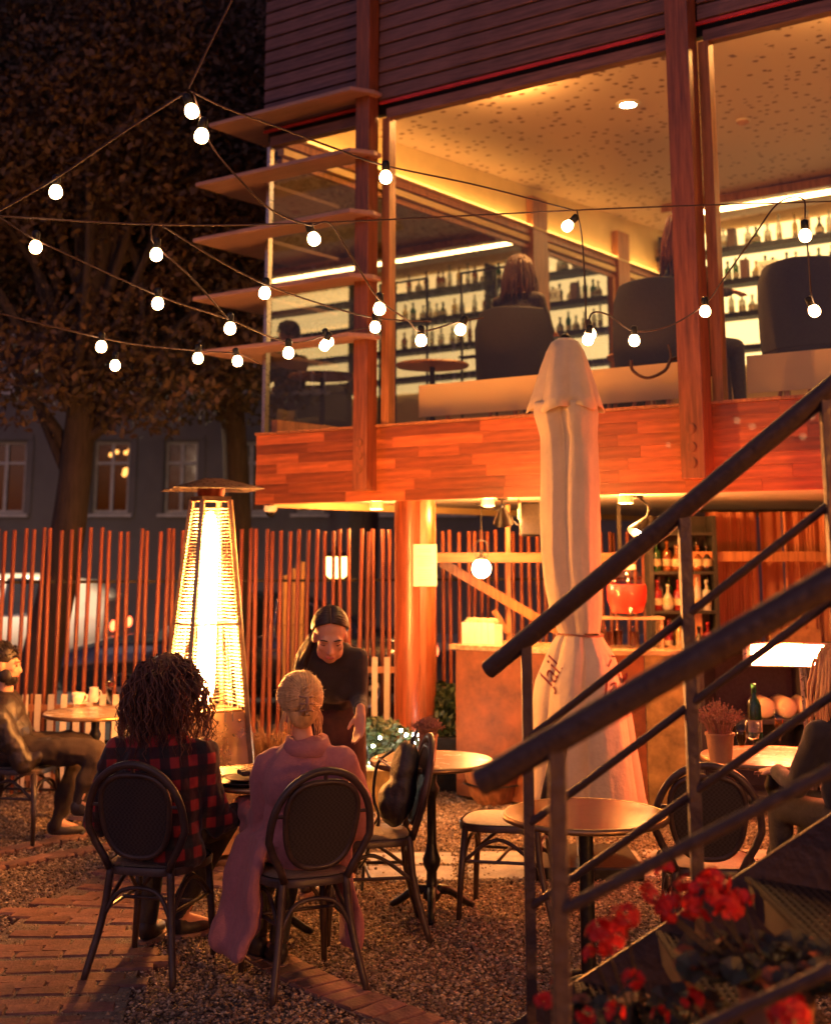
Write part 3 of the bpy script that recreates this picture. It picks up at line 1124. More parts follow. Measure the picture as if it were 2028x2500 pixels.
# dispenser: round jar of red drink on a little wooden shelf
pd = PX(1532, 1500, 9.80)
ds = thing('counter_shelf', 'low wooden riser holding the drink dispenser on the bar', 'shelf', (pd.x, 9.82, ZC))
MB().box((0, 0, .205), (.50, .22, .018)).obj('shelf_board', M_counter, ds)
for sx in (-.23, .23):
    MB().box((sx, 0, .098), (.02, .2, .196)).obj('leg', M_counter, ds)
dj = thing('drink_dispenser', 'round glass jar half full of bright red drink on the bar', 'jar', (pd.x, 9.82, ZC + .215))
dj.scale = (1.12, 1.12, 1.12)
prof = [(0, .0), (.08, .0), (.105, .03), (.128, .10), (.133, .17), (.12, .24), (.085, .285), (.06, .30)]
MB().lathe(prof + [(.057, .30), (.08, .28), (.115, .238), (.128, .17), (.123, .1), (.1, .035), (0, .006)], 28, cap=False).obj('jar_glass', M_clear, dj, smooth=True)
MB().lathe([(0, .012), (.098, .025), (.1265, .1), (.1305, .17), (.1265, .2), (0, .2)], 28, cap=False).obj('red_drink', M_liq, dj, smooth='auto')
MB().lathe([(0, .30), (.064, .30), (.064, .325), (.02, .335), (.016, .36), (0, .36)], 20, cap=False).obj('lid', M_white, dj, smooth='auto')
MB().tube([(0, -.12, .05), (0, -.16, .05), (0, -.165, .02)], .012, 10).obj('tap', M_steel, dj, smooth=True)
# coupes near the post
for i in range(2):
    p = PX(1640 + 34 * i, 1575, 9.75)
    o = thing('wine_glass', 'stemmed wine glass standing on the bar by the riser', 'glass', (p.x, 9.75, ZC), 0, 'stemmed glasses on the bar')
    MB().lathe([(.034, 0), (.03, .004), (.005, .01), (.004, .075), (.02, .09), (.037, .125), (.036, .165), (.032, .19), (.030, .19), (.034, .165), (.035, .125), (.018, .093), (0, .088)], 18, cap=False).obj('bowl', M_clear, o, smooth=True)
# back shelf of the bar with bottles (behind counter)
M_rack = pm('black_rack', (0.012, 0.010, 0.010), .7)
bs = thing('bottle_rack', 'tall dark bottle rack behind the bar counter', 'shelf', (2.09, 10.55, 0))
for zs in (.6, 1.0, 1.32, 1.62, 1.92):
    MB().box((0, 0, zs), (.48, .24, .022)).obj('shelf_board', M_rack, bs)
for sx in (-.25, .25):
    MB().box((sx, 0, 1.03), (.03, .25, 2.06)).obj('upright', M_rack, bs)
MB().box((0, .125, 1.03), (.48, .012, 2.06)).obj('back_board', M_rack, bs)
rs2 = random.Random(9)
for zs, wn in ((1.011, 'lower'), (1.331, 'middle'), (1.631, 'upper')):
    for row_ in range(2):
        x = 1.89 + .03 * row_
        while x < 2.31:
            bottle(rs2.choice([0, 1, 2]), rs2.choice(['amber', 'red', 'gold', 'clear', 'green', 'dark']), (x, 10.49 + .1 * row_, zs), 'on the %s shelf of the bar rack' % wn, 'bottles on the bar rack', .82)
            x += rs2.uniform(.07, .085)
# long plank shelf with hanging tools and glasses
sh = thing('plank_shelf', 'long wooden plank shelf hung behind the bar', 'shelf', (1.0, 10.75, 0))
MB().box((-.15, 0, 1.735), (1.8, .22, .075)).obj('plank', wood('shelf_plank', (.22, .095, .04), .5, rand=0, axis=0), sh)
for sx in (-.9, .65):
    MB().box((sx, .05, 1.95), (.03, .03, .42)).obj('hanger', M_black, sh)
for i in range(9):
    x = .86 + .055 * (i % 3)
    o = glass_tumbler('tumbler', 'upturned clear glass stacked on the plank shelf', (1.30 + .07 * (i % 3), 10.75 + .07 * (i // 3 - 1), 1.775), 'glasses stacked on the plank shelf', .032, .16)
db = thing('timber_brace', 'slanting timber brace running down behind the bar', 'beam', (0.2, 10.9, 0))
p0, p1 = PX(1075, 1372, 10.9), PX(1370, 1545, 10.95)
L = Vector((0.2, 10.9, 0))
MB().bar(p0 - L, p1 - L, .05, .075).obj('brace', M_frame, db)
p0, p1 = PX(1205, 1490, 10.95), PX(1240, 1545, 10.95)
MB().bar(p0 - L, p1 - L, .03, .045).obj('short_strut', M_frame, db)
up = thing('timber_upright', 'thin timber upright behind the bar beside the umbrella', 'post', (0, 0, 0))
pu = PX(1240, 1400, 11.0)
up.location = (pu.x, 11.0, 0)
MB().box((0, 0, 1.08), (.035, .05, 2.16)).obj('upright', M_frame, up)
MB().box((0, 0, .02), (.09, .09, .04)).obj('foot', M_black, up)
# loudspeaker under the soffit
ps = PX(1292, 1255, 9.9)
sk = thing('loudspeaker', 'black loudspeaker hung under the upper floor beside the umbrella', 'speaker', (ps.x, 9.9, 1.97))
MB().box((0, 0, .05), (.14, .14, .25)).obj('cabinet', M_black, sk, bevel=.012)
MB().box((0, -.072, .05), (.12, .006, .22)).obj('grille', M_dark, sk)
MB().box((-.08, 0, .13), (.01, .03, .16)).obj('bracket', M_steel, sk)
MB().box((0, 0, .185), (.17, .03, .012)).obj('bracket', M_steel, sk)
MB().tube(curve3([(-.08, 0, .0), (-.2, .02, .1), (-.4, .05, .16)], 12), .005, 5).obj('cable', M_black, sk)
# pendant globe and two clamp lamps, all lit
M_globe = emis('globe_light', (1.0, 0.62, 0.28), 16)
pg = PX(1175, 1388, 10.0)
pl = thing('pendant_lamp', 'round glowing globe lamp hanging on a black ring over the bar end', 'lamp', (pg.x, 10.0, pg.z))
MB().ball((0, 0, 0), .07, 20, 14).obj('globe', M_globe, pl, smooth=True)
MB().tube([(0.055 * math.cos(a), 0, .135 + .075 * math.sin(a)) for a in np.linspace(0, 2 * math.pi, 24, endpoint=False)], .004, 6, closed=True).obj('ring', M_black, pl)
MB().tube([(0, 0, .21), (0, 0, 2.2 - pg.z)], .004, 6).obj('cord', M_black, pl)
MB().lathe([(.03, .06), (.03, .085), (.012, .1), (.012, .14)], 14).obj('socket', M_black, pl)
ld = bpy.data.lights.new('glow', 'POINT')
ld.energy = 11
ld.color = (1, .42, .11)
ld.shadow_soft_size = .07
link('glow', ld, pl, (0, -.085, .0))
def clamp_lamp(u, v, Y, label, aim, energy, br=.03):
    p = PX(u, v, Y)
    o = thing('clamp_lamp', label, 'lamp', p)
    d = Vector(aim).normalized()
    q = d.to_track_quat('-Z', 'Y').to_matrix()
    MB().lathe([(.022, .09), (.03, .06), (.045, .03), (.075, -.035), (.078, -.045), (.074, -.045), (.04, .03), (.02, .07)], 20, m=q, cap=False).obj('shade', M_black, o, smooth='auto')
    MB().ball(q @ Vector((0, 0, -.012)), br, 14, 10).obj('bulb', emis('clamp_bulb', (1, .86, .6), 45), o, smooth=True)
    MB().tube(curve3([q @ Vector((0, 0, .08)), q @ Vector((0, 0, .13)) + Vector((0, 0, .05)), (0, .05, 2.17 - p.z)], 10), .009, 8).obj('stem', M_black, o, smooth=True)
    MB().lathe([(.04, 0), (.04, .02)], 16, c=(0, .05, 2.155 - p.z)).obj('mount', M_black, o)
    ld = bpy.data.lights.new('beam', 'POINT')
    ld.energy = energy * .3
    ld.color = (1, .34, .065)
    ld.shadow_soft_size = .04
    lo = link('beam', ld, o, q @ Vector((0, 0, -.06)))
    lo.rotation_euler = q.to_euler()
    return o
clamp_lamp(1562, 1292, 9.35, 'black clamp lamp with lit bulb over the bar behind the umbrella', (-.55, -.25, -.8), 40)
clamp_lamp(1228, 1262, 9.75, 'black clamp lamp with dim shade near the hanging globe', (.1, .5, -.85), 25, .020)
# recessed soffit lamps along the front edge
for i, (t, n) in enumerate(((.18, .7), (1.35, .75), (-1.0, .8))):
    p = W2(t, n, ZB + .03)
    o = thing('soffit_lamp', 'white round lamp under the upper floor ' + ('between column and speaker', 'above the bar counter', 'near the camera end of the soffit')[i], 'lamp', p)
    MB().lathe([(.05, .01), (.055, .0), (.055, -.06), (.045, -.06), (.045, -.01)], 20, cap=False).obj('can', M_white, o, smooth='auto')
    MB().lathe([(0, -.045), (.045, -.045)], 20, cap=False).obj('lens', emis('soffit_lens', (1, .72, .38), 30), o)
    ld = bpy.data.lights.new('beam', 'POINT')
    ld.energy = (20, 22, 9)[i]
    ld.color = (1, .34, .065)
    ld.shadow_soft_size = .05
    link('beam', ld, o, (0, 0, -.12))
# security camera
psc = PX(660, 1246, 10.85)
sc_ = thing('dome_camera', 'small white security camera under the end of the fascia', 'camera', (psc.x, psc.y, 2.15))
MB().lathe([(.055, .0), (.055, -.03), (.045, -.05)], 20).obj('base', M_white, sc_, smooth='auto')
MB().ball((0, 0, -.05), .04, 16, 10).obj('dome', M_black, sc_, smooth=True)
# pinned paper on the column
cw = W2(cp.x, cp.y, 0)
pa = R(-108)
dirv = Vector((math.sin(R(10)), -math.cos(R(10)), 0))
nt_ = thing('notice', 'pale printed notice pinned on the timber column', 'notice', cw + dirv * .176 + Vector((.045, .012, 0)), R(14))
zc = PX(1030, 1380, 10.25).z
MB().box((0, 0, zc), (.185, .003, .315)).obj('paper', pm('aged_paper', (.66, .56, .38), .8, var=.1), nt_)
for i in range(14):
    if i in (2, 8):
        continue
    MB().box((random.uniform(-.01, .005), -.0025, zc + .12 - i * .0175), (random.uniform(.08, .135), .001, .004)).obj('print_line', pm('grey_ink', (.35, .28, .2), .7), nt_)
# curtains at the back right
M_curt = pm('terracotta_curtain', (0.42, 0.17, 0.09), 0.8, var=.2, vscale=8, stretch=(1, 1, .15), sheen=.2)
def curtain(u0, u1, Y, z0, z1, label, seed):
    a, c = PX(u0, 1350, Y), PX(u1, 1350, Y)
    o = thing('curtain', label, 'curtain', (a.x, Y, 0))
    rr = random.Random(seed)
    ph = [rr.uniform(0, 6) for _ in range(4)]
    b = MB()
    nn = 90
    w = c.x - a.x
    zz = [z0, (z0 * 2 + z1) / 3, (z0 + z1 * 2) / 3, z1]
    for k_, z in enumerate(zz):
        for i in range(nn + 1):
            s_ = i / nn
            amp = .022 + .012 * math.sin(s_ * 9 + ph[0])
            y = amp * math.sin(s_ * w * 62 + ph[1] + .6 * math.sin(s_ * 7 + k_ * .5)) + .01 * math.sin(s_ * 130 + ph[2])
            b.v.append((s_ * w, y, z))
    for k_ in range(3):
        for i in range(nn):
            q_ = k_ * (nn + 1) + i
            b.f.append((q_, q_ + 1, q_ + nn + 2, q_ + nn + 1))
    b.obj('cloth', M_curt, o, smooth=True)
    MB().tube([(-.03, 0, z1 + .01), (w + .03, 0, z1 + .01)], .012, 8).obj('curtain_rod', M_black, o)
    return o
curtain(1722, 1850, 10.9, .25, 2.10, 'dull red brown curtain hanging behind the bottle rack', 1)
curtain(1856, 1906, 10.85, .25, 2.10, 'narrow red brown curtain between the two wide curtains', 2)
curtain(1912, 2080, 10.8, .25, 2.10, 'red brown curtain hanging behind the upper stair rail', 3)
cr = thing('timber_rail', 'horizontal timber rail in front of the curtains', 'beam', (3.0, 10.5, 0))
MB().box((.1, 0, 1.745), (1.9, .05, .075)).obj('rail', M_frame, cr)
for sx in (-.8, .98):
    MB().box((sx, .02, .85), (.06, .05, 1.7)).obj('upright', M_frame, cr)
# dark back of the terrace room on the right: low cabinet with rolled towels and things
cab = thing('back_cabinet', 'dark open cabinet with folded cloths behind the heat lamp', 'cabinet', (2.75, 9.7, 0))
MB().box((0, .2, .55), (1.5, .03, 1.1)).obj('back_board', M_dark, cab)
for zs in (.12, .62, 1.12):
    MB().box((0, 0, zs), (1.5, .42, .03)).obj('shelf_board', M_dark, cab)
for sx in (-.75, 0, .75):
    MB().box((sx, 0, .57), (.03, .42, 1.12)).obj('side', M_dark, cab)
for i in range(4):
    o = MB().lathe([(0, -.14), (.05, -.14), (.07, -.12), (.07, .12), (.05, .14), (0, .14)], 16, m=Matrix.Rotation(R(90), 3, 'X'), cap=False).obj('cloth_roll', M_cream, None, (2.45 + .15 * i, 9.66, .708), smooth=True)
    tag(o, 'pale rolled cloth in the cabinet behind the heat lamp', 'cloth', 'rolled cloths in the cabinet')
# heat lamp: glowing tube box on a slim stand
ph_ = PX(1918, 1600, 8.0)
hl = thing('infrared_heater', 'white hot infrared heat lamp box on a slim pole behind the stair', 'heater', (ph_.x, 8.0, 0), R(-14))
ang = R(-4)
MB().box((-.0, .045, ph_.z), (.50, .05, .14)).obj('housing', M_steel, hl, bevel=.006)
MB().box((0.02, .012, ph_.z), (.44, .012, .115)).obj('element', emis('infrared_element', (1.0, 0.30, 0.10), 50), hl)
MB().box((-.235, .01, ph_.z), (.02, .05, .14)).obj('end_cap', M_steel, hl)
MB().tube([(.08, .07, ph_.z - .06), (.12, .07, .02)], .011, 8).obj('pole', M_steel, hl)
MB().tube([(.10, .09, ph_.z - .06), (.20, .12, .02)], .008, 8).obj('stay', M_steel, hl)
MB().lathe([(.16, 0), (.16, .02), (.02, .04)], 20, c=(.12, .07, 0)).obj('foot', M_black, hl)
ld = bpy.data.lights.new('glow', 'POINT')
ld.shadow_soft_size = .12
ld.energy = 26
ld.color = (1, .09, .02)
link('glow', ld, hl, (0.0, -.06, ph_.z + .13))
# small shop sign cut out behind the heat lamp
sg = PX(1975, 1545, 9.2)
so = thing('cut_out_sign', 'yellow lit cut out lettering standing on the cabinet', 'sign', (sg.x, 9.55, 1.135))
for i, (h1, w1) in enumerate(((.08, .05), (.10, .03), (.07, .05), (.10, .04), (.08, .06))):
    MB().box((-.13 + i * .062, 0, .11 + h1 / 2), (w1, .015, h1)).obj('letter', M_yellow, so)
MB().box((0, 0, .055), (.36, .02, .11)).obj('base', M_yellow, so)

# ================================================================== fence
M_slat = wood('fence_slat', (0.23, 0.062, 0.03), 0.5, rand=0.22, axis=2)
M_tyre0 = pm('dark_iron', (0.012, 0.010, 0.010), .8)
fen = thing('slat_fence', 'tall see through fence of thin red brown round slats', 'fence', (-1.2, 10.6, 0))
FEN0 = Vector((-1.2, 10.6, 0))
slat_me = [MB().tube([(0, 0, 0), (0.004 * (q - 1), 0, .5), (-.003 * q, .003, 1)], [.0165, .0175, .016], 8).mesh('slat', M_slat, True) for q in range(3)]
def fence_pt(x):
    return 10.2 + (x + 3.4) * 0.27
rf = random.Random(3)
x = -4.4
while x < 2.6:
    y = fence_pt(x)
    o = link('slat', rf.choice(slat_me), fen)
    o.location = Vector((x, y + rf.uniform(-.012, .012), .0)) - FEN0
    o.scale = (1, 1, 1.955 + rf.uniform(-.02, .015))
    o.rotation_euler = (rf.uniform(-.01, .01), rf.uniform(-.012, .012), rf.uniform(0, 6))
    x += rf.uniform(.058, .078) if x < 1.2 else rf.uniform(.07, .10)
for z in (.35, 1.55):
    MB().bar(Vector((-4.5, fence_pt(-4.5) + .03, z)) - FEN0, Vector((2.7, fence_pt(2.7) + .03, z)) - FEN0, .015, .022).obj('rail', M_tyre0, fen)
# pale board panel inside the fence foot
M_pale = pm('pale_slat', (0.62, 0.54, 0.40), .6, var=.15, rand=.15)
for nm, x0, x1, zt, lb in (('a', -2.95, -1.75, .72, 'low screen of pale upright slats behind the cafe tables'), ('b', -.62, .0, .95, 'low screen of pale upright slats beside the timber column')):
    o = thing('slat_screen', lb, 'screen', ((x0 + x1) / 2, fence_pt((x0 + x1) / 2) - .18, 0))
    x = x0
    while x < x1:
        MB().box((x - (x0 + x1) / 2, 0, zt / 2 + .02), (.045, .015, zt - .04)).obj('slat', M_pale, o)
        x += .098
    for z in (.12, zt - .1):
        MB().box((0, .018, z), (x1 - x0, .015, .05)).obj('batten', M_frame, o)
    for sx in (-.5, .5):
        MB().box((sx * (x1 - x0) * .92, .03, zt / 2), (.03, .02, zt)).obj('post', M_frame, o)
# planter hedge with fairy lights
hp = thing('hedge_planter', 'low wooden planter box with dark hedge beside the timber column', 'planter', (-.40, 9.75, 0), R(6))
MB().box((0, 0, .14), (.86, .3, .28)).obj('box', M_yellow, hp, bevel=.005)
MB().box((0, 0, .295), (.9, .34, .03)).obj('rim', M_cream, hp)
M_leafd = pm('dark_leaf', (0.035, 0.06, 0.02), .5, var=.4, vscale=4, rand=.1)
def leaf_cloud(name, n, centre, radii, size, mat, parent, seed, hollow=.0, droop=0.0):
    rng = np.random.default_rng(seed)
    d = rng.normal(size=(n, 3))
    d /= np.linalg.norm(d, axis=1)[:, None]
    r_ = (hollow + (1 - hollow) * rng.random(n)) ** (1 / 2.2)
    p = d * r_[:, None] * np.array(radii) + np.array(centre)
    a = rng.normal(size=(n, 3))
    a[:, 2] -= droop
    a /= np.linalg.norm(a, axis=1)[:, None]
    b_ = np.cross(a, rng.normal(size=(n, 3)))
    b_ /= np.linalg.norm(b_, axis=1)[:, None] + 1e-9
    s_ = size * rng.uniform(.6, 1.3, n)[:, None]
    v = np.stack([p - a * s_, p + b_ * s_ * .42 - a * s_ * .1, p + a * s_, p - b_ * s_ * .42 - a * s_ * .1], 1)
    me = bpy.data.meshes.new(name)
    f = (np.arange(n)[:, None] * 4 + np.arange(4)[None])
    me.from_pydata(v.reshape(-1, 3).tolist(), [], f.tolist())
    me.materials.append(mat)
    o = link(name, me, parent)
    return stuff(o)
leaf_cloud('foliage', 1600, (0, 0, .46), (.44, .18, .17), .035, M_leafd, hp, 2)
fl_ = thing('fairy_lights', 'tangle of tiny white fairy lights in the hedge beside the column', 'lights', (-.40, 9.75, 0), R(6))
M_fairy = emis('fairy_bulb', (1, .92, .72), 30)
fme = MB().ball((0, 0, 0), .010, 8, 6).mesh('bulb', M_fairy, True)
rfl = random.Random(8)
wire = []
for i in range(42):
    p = (rfl.uniform(-.42, .42), rfl.uniform(-.19, -.10), rfl.uniform(.32, .58))
    link('bulb', fme, fl_, p)
    wire.append(p)
wire.sort()
MB().tube(wire, .003, 4).obj('wire', M_black, fl_)

# ================================================================== street: parked cars
M_cardark = pm('dark_car_paint', (0.03, 0.035, 0.05), 0.25, metal=.3, var=.1, coat=1.0)
M_carwhite = pm('white_car_paint', (0.72, 0.68, 0.60), 0.3, var=.08, coat=1.0)
M_carglass = pm('car_glass', (0.02, 0.02, 0.022), 0.05, var=.1, spec=.8)
M_tyre = pm('tyre_rubber', (0.02, 0.02, 0.02), .8)
M_rim = pm('alloy_rim', (0.6, 0.58, 0.55), .3, metal=.9)
M_chrome = pm('chrome', (0.8, 0.78, 0.75), .12, metal=1.0)
M_tail = emis('tail_lamp', (1.0, 0.10, 0.03), 2.5)
def car(name, label, loc, rotz, paint, st, wheels, wr, hw, glass_rng, tail):
    """st: stations (x, bottom, belt, roof, half width at belt, half width at roof); front of the car at +x"""
    o = thing(name, label, 'car', loc, rotz)
    sub = []
    for i in range(len(st) - 1):
        for k in range(3):
            f = k / 3
            sub.append([a + (c - a) * f for a, c in zip(st[i], st[i + 1])])
    sub.append(st[-1])
    b = MB()
    def ring(s_):
        x, zb, zt, zr, wb, wr_ = s_
        return [(x, wb * .86, zb), (x, wb * .99, zb + .12), (x, wb * 1.03, (zb + zt) / 2 + .06), (x, wb * 1.0, zt - .06), (x, wb * .965, zt), (x, wr_ * 1.02, zr - .05), (x, wr_ * .88, zr), (x, 0, zr + .015)]
    n = 8
    for s_ in sub:
        rr = ring(s_)
        b.v += rr + [(p[0], -p[1], p[2]) for p in reversed(rr[:-1])]
    m = 2 * n - 1
    for i in range(len(sub) - 1):
        for j in range(m - 1):
            a = i * m + j
            b.f.append((a, a + m, a + m + 1, a + 1))
        a = i * m
        b.f.append((a + m - 1, a + 2 * m - 1, a + m, a))
    b.f.append(tuple(range(m)))
    b.f.append(tuple(reversed([(len(sub) - 1) * m + j for j in range(m)])))
    b.obj('body', paint, o, smooth='auto')
    # side windows: panels standing 4 mm proud
    for sy in (1, -1):
        for (xa, xb) in glass_rng:
            g_ = MB()
            xs = np.linspace(xa, xb, 9)
            for x in xs:
                q_ = None
                for i in range(len(sub) - 1):
                    if min(sub[i][0], sub[i + 1][0]) - 1e-6 <= x <= max(sub[i][0], sub[i + 1][0]) + 1e-6:
                        f = (x - sub[i][0]) / (sub[i + 1][0] - sub[i][0] + 1e-9)
                        q_ = [a + (c - a) * f for a, c in zip(sub[i], sub[i + 1])]
                        break
                _, zb, zt, zr, wb, wr_ = q_
                p0, p1 = Vector((x, wb * .965 + .005, zt + .015)), Vector((x, wr_ * 1.02 + .005, zr - .06))
                if p1.z < p0.z + .02:
                    p1.z = p0.z + .02
                for p in (p0, p1):
                    g_.v.append((p.x, sy * p.y, p.z))
            for i in range(8):
                a = 2 * i
                g_.f.append((a, a + 2, a + 3, a + 1) if sy < 0 else (a + 1, a + 3, a + 2, a))
            w_ = g_.obj('side_window', M_carglass, o, smooth=True)
            top = [Vector(g_.v[2 * i + 1]) + Vector((0, sy * .004, .012)) for i in range(9)]
            bot = [Vector(g_.v[2 * i]) + Vector((0, sy * .004, -.008)) for i in range(9)]
            MB().tube(top + list(reversed(bot)), .009, 6, closed=True).obj('window_trim', M_chrome, w_, smooth=True)
    for (wx) in wheels:
        for sy in (1, -1):
            wl = MB().lathe([(wr * .62, -.10), (wr * .95, -.10), (wr, -.06), (wr, .06), (wr * .95, .10), (wr * .62, .10)], 28, m=Matrix.Rotation(R(90), 3, 'X'), c=(wx, sy * (hw - .06), wr), cap=False).obj('wheel', M_tyre, o, smooth='auto')
            rm = MB()
            rm.lathe([(0, -.06), (wr * .2, -.07), (wr * .2, .07), (0, .07)], 16, m=Matrix.Rotation(R(90), 3, 'X'), c=(wx, sy * (hw - .06), wr), cap=False)
            for k in range(5):
                a = 2 * math.pi * k / 5 + .3
                c0 = Vector((wx, sy * (hw + .02), wr))
                dv = Vector((math.cos(a), 0, math.sin(a)))
                rm.bar(c0 + dv * wr * .1, c0 + dv * wr * .64, .05, .045, up=(0, 1, 0))
            rm.lathe([(wr * .58, -.09), (wr * .66, -.1), (wr * .66, .1), (wr * .58, .09)], 28, m=Matrix.Rotation(R(90), 3, 'X'), c=(wx, sy * (hw - .06), wr), cap=False)
            rm.obj('rim', M_rim, wl, smooth='auto')
    for s_ in (1, -1):
        x, zb, zt, zr, wb, wr_ = st[0]
        MB().ball((x + .03, s_ * wb * .72, zt - .1), (.06, .2, .09), 12, 8).obj('tail_light', M_tail, o, smooth=True)
        x, zb, zt, zr, wb, wr_ = st[-1]
        MB().ball((x - .08, s_ * wb * .75, zt - .1), (.1, .18, .08), 12, 8).obj('headlight', M_chrome, o, smooth=True)
        xm = glass_rng[-1][1] - .15
        MB().ball((xm, s_ * (hw + .12), st[len(st) // 2][2] + .06), (.07, .1, .07), 12, 8).obj('mirror', paint, o, smooth=True)
        for hx in (xm - .95, xm - 1.75):
            MB().box((hx, s_ * (hw + .022), st[len(st) // 2][2] - .12), (.18, .02, .025)).obj('door_handle', M_chrome, o)
    MB().box((st[0][0] - .005, 0, st[0][2] - .25), (.02, .5, .11)).obj('number_plate', M_white, o)
    return o
# dark saloon facing left; wheels set by the two that show
car('saloon_car', 'dark blue saloon car parked beyond the fence facing the white car', (-2.05, 17.1, -.185), R(180), M_cardark,
    [(-2.3, .38, .86, .88, .76, .6), (-2.15, .3, .92, .95, .84, .62), (-1.55, .26, .95, 1.02, .88, .64), (-.75, .24, .95, 1.38, .9, .60), (-.1, .23, .94, 1.46, .9, .62), (.45, .23, .92, 1.42, .9, .62), (1.15, .24, .90, .98, .9, .66), (1.8, .26, .84, .88, .88, .66), (2.2, .3, .74, .77, .82, .6), (2.36, .4, .62, .64, .7, .5)],
    (-1.42, 1.42), .33, .90, [(-1.15, -.35), (-.28, .80)], True)
car('hatchback_car', 'white hatchback car parked behind the dark saloon with its tail lamp lit', (-6.55, 20.4, -.185), R(180), M_carwhite,
    [(-2.1, .4, .98, 1.02, .78, .62), (-2.0, .32, 1.05, 1.28, .86, .64), (-1.6, .28, 1.06, 1.52, .9, .66), (-.8, .26, 1.04, 1.62, .92, .66), (.2, .25, 1.02, 1.60, .92, .66), (.8, .25, 1.0, 1.35, .92, .66), (1.25, .26, .98, 1.06, .9, .66), (1.8, .28, .9, .95, .86, .64), (2.1, .36, .76, .8, .76, .55)],
    (-1.3, 1.35), .34, .92, [(-1.55, -.55), (-.45, .65)], True)

# ================================================================== street: building opposite
M_wframe = pm('white_window_paint', (0.55, 0.53, 0.52), .6)
M_wdark = pm('dark_window_glass', (0.012, 0.014, 0.018), .06, spec=.8)
M_wlit = emis('lit_room', (1.0, 0.42, 0.10), .55)
apt = thing('apartment_house', 'grey stucco apartment house across the street', 'building', (0, 30, -.1))
YB = 30.0
wins = []
for u0, u1 in ((-40, 62), (228, 315), (402, 482), (572, 652), (724, 792), (880, 962), (1070, 1150), (1260, 1345), (1450, 1530)):
    for v0, v1, lit in ((1078, 1252, u0 == 228), (780, 955, False), (470, 650, False)):
        a, c = PX(u0, v1, YB), PX(u1, v0, YB)
        a2_, c2_ = PX(u0, 1165, YB), PX(u1, 1165, YB)
        wins.append((a2_.x, c2_.x, a.z + .1, c.z + .1, lit))
zs_ = sorted(set((round(w[2], 3), round(w[3], 3)) for w in wins))
xs_ = sorted(set((round(w[0], 3), round(w[1], 3)) for w in wins))
wb_ = MB()
XL, XR_ = -22, 22
ZT = 13
zprev = 0.0
for (za, zb2) in zs_:
    wb_.box(((XL + XR_) / 2, .2, (zprev + za) / 2), (XR_ - XL, .4, za - zprev))
    xp = XL
    for (xa, xb) in xs_:
        wb_.box(((xp + xa) / 2, .2, (za + zb2) / 2), (xa - xp, .4, zb2 - za))
        xp = xb
    wb_.box(((xp + XR_) / 2, .2, (za + zb2) / 2), (XR_ - xp, .4, zb2 - za))
    zprev = zb2
wb_.box(((XL + XR_) / 2, .2, (zprev + ZT) / 2), (XR_ - XL, .4, ZT - zprev))
wb_.obj('wall', M_stucco, apt)
MB().box((0, .05, zs_[0][0] - .42), (XR_ - XL, .16, .16)).obj('string_course', M_stucco, apt)
MB().box((0, .0, ZT), (XR_ - XL, .5, .3)).obj('cornice', M_stucco, apt)
for (xa, xb, za, zb2, lit) in wins:
    cx, cz, w, h = (xa + xb) / 2, (za + zb2) / 2, xb - xa, zb2 - za
    wn = MB()
    fr = .06
    for sx in (-1, 1):
        wn.box((cx + sx * (w / 2 - fr / 2), .16, cz), (fr, .06, h))
        wn.box((cx, .16, cz + sx * (h / 2 - fr / 2)), (w - 2 * fr, .06, fr))
    wn.box((cx, .155, cz), (.07, .06, h - 2 * fr))
    wn.box((cx, .15, cz + h * .2), (w - 2 * fr, .06, .06))
    win = wn.obj('window', M_wframe, apt)
    if lit:
        MB().box((cx, .2, cz), (w - .06, .01, h - .06)).obj('pane', glassm('clear_pane', (.5, .45, .4), 1.5), win)
        bx = MB().box((cx, 1.2, cz), (w + 1.2, .02, h + .6)).obj('room_wall', pm('room_wall', (.2, .09, .05), .8, vscale=2, var=.6), win)
        for (dx, dz, r_) in ((-.18, .55, .055), (-.05, .62, .05), (.16, .60, .05), (.24, .66, .045), (.18, .18, .075), (.15, .10, .06)):
            MB().ball((cx + dx, .7, cz + dz), r_, 10, 8).obj('room_lamp', emis('room_lamp', (1, .50, .14), 2.6), win, smooth=True)
    else:
        MB().box((cx, .2, cz), (w - .06, .01, h - .06)).obj('pane', M_wdark, win)
    MB().box((cx, -.02, za - .06), (w + .24, .2, .07)).obj('sill', M_wframe, win)
    MB().box((cx, .0, zb2 + .1), (w + .3, .1, .12)).obj('lintel', M_stucco, win)
    for sx in (-1, 1):
        MB().box((cx + sx * (w / 2 + .1), -.015, cz), (.13, .06, h + .05)).obj('jamb', M_stucco, win)
# assumed street lamp, out of view, lighting the cars; and a far twin lamp
assumed_lamp = thing('street_lamp', 'assumed unseen tall street lamp with lit head over the parked cars', 'lamp', (-7.4, 17.6, -.185))
MB().tube(curve3([(0, 0, 0), (0, 0, 4.2), (.25, .15, 4.6), (.9, .5, 4.7)], 20), .05, 10).obj('pole', M_black, assumed_lamp, smooth=True)
MB().box((1.05, .6, 4.68), (.5, .22, .1), rot=(0, 0, R(28))).obj('head', M_black, assumed_lamp, bevel=.02)
MB().box((1.05, .6, 4.62), (.4, .16, .02), rot=(0, 0, R(28))).obj('lens', emis('assumed_street_lens', (1, .68, .42), 480), assumed_lamp)
tw = thing('street_lamp', 'far double globe street lamp between the tree and the cafe', 'lamp', (PX(596, 1140, 26).x, 26, -.185))
MB().tube([(0, 0, 0), (0, 0, PX(596, 1150, 26).z + .1)], .04, 8).obj('pole', M_black, tw)
for v_ in (1131, 1150):
    MB().ball((0, -.1, PX(596, v_, 26).z + .185), .055, 12, 8).obj('lamp_globe', emis('far_globe', (1, .8, .5), 8), tw, smooth=True)
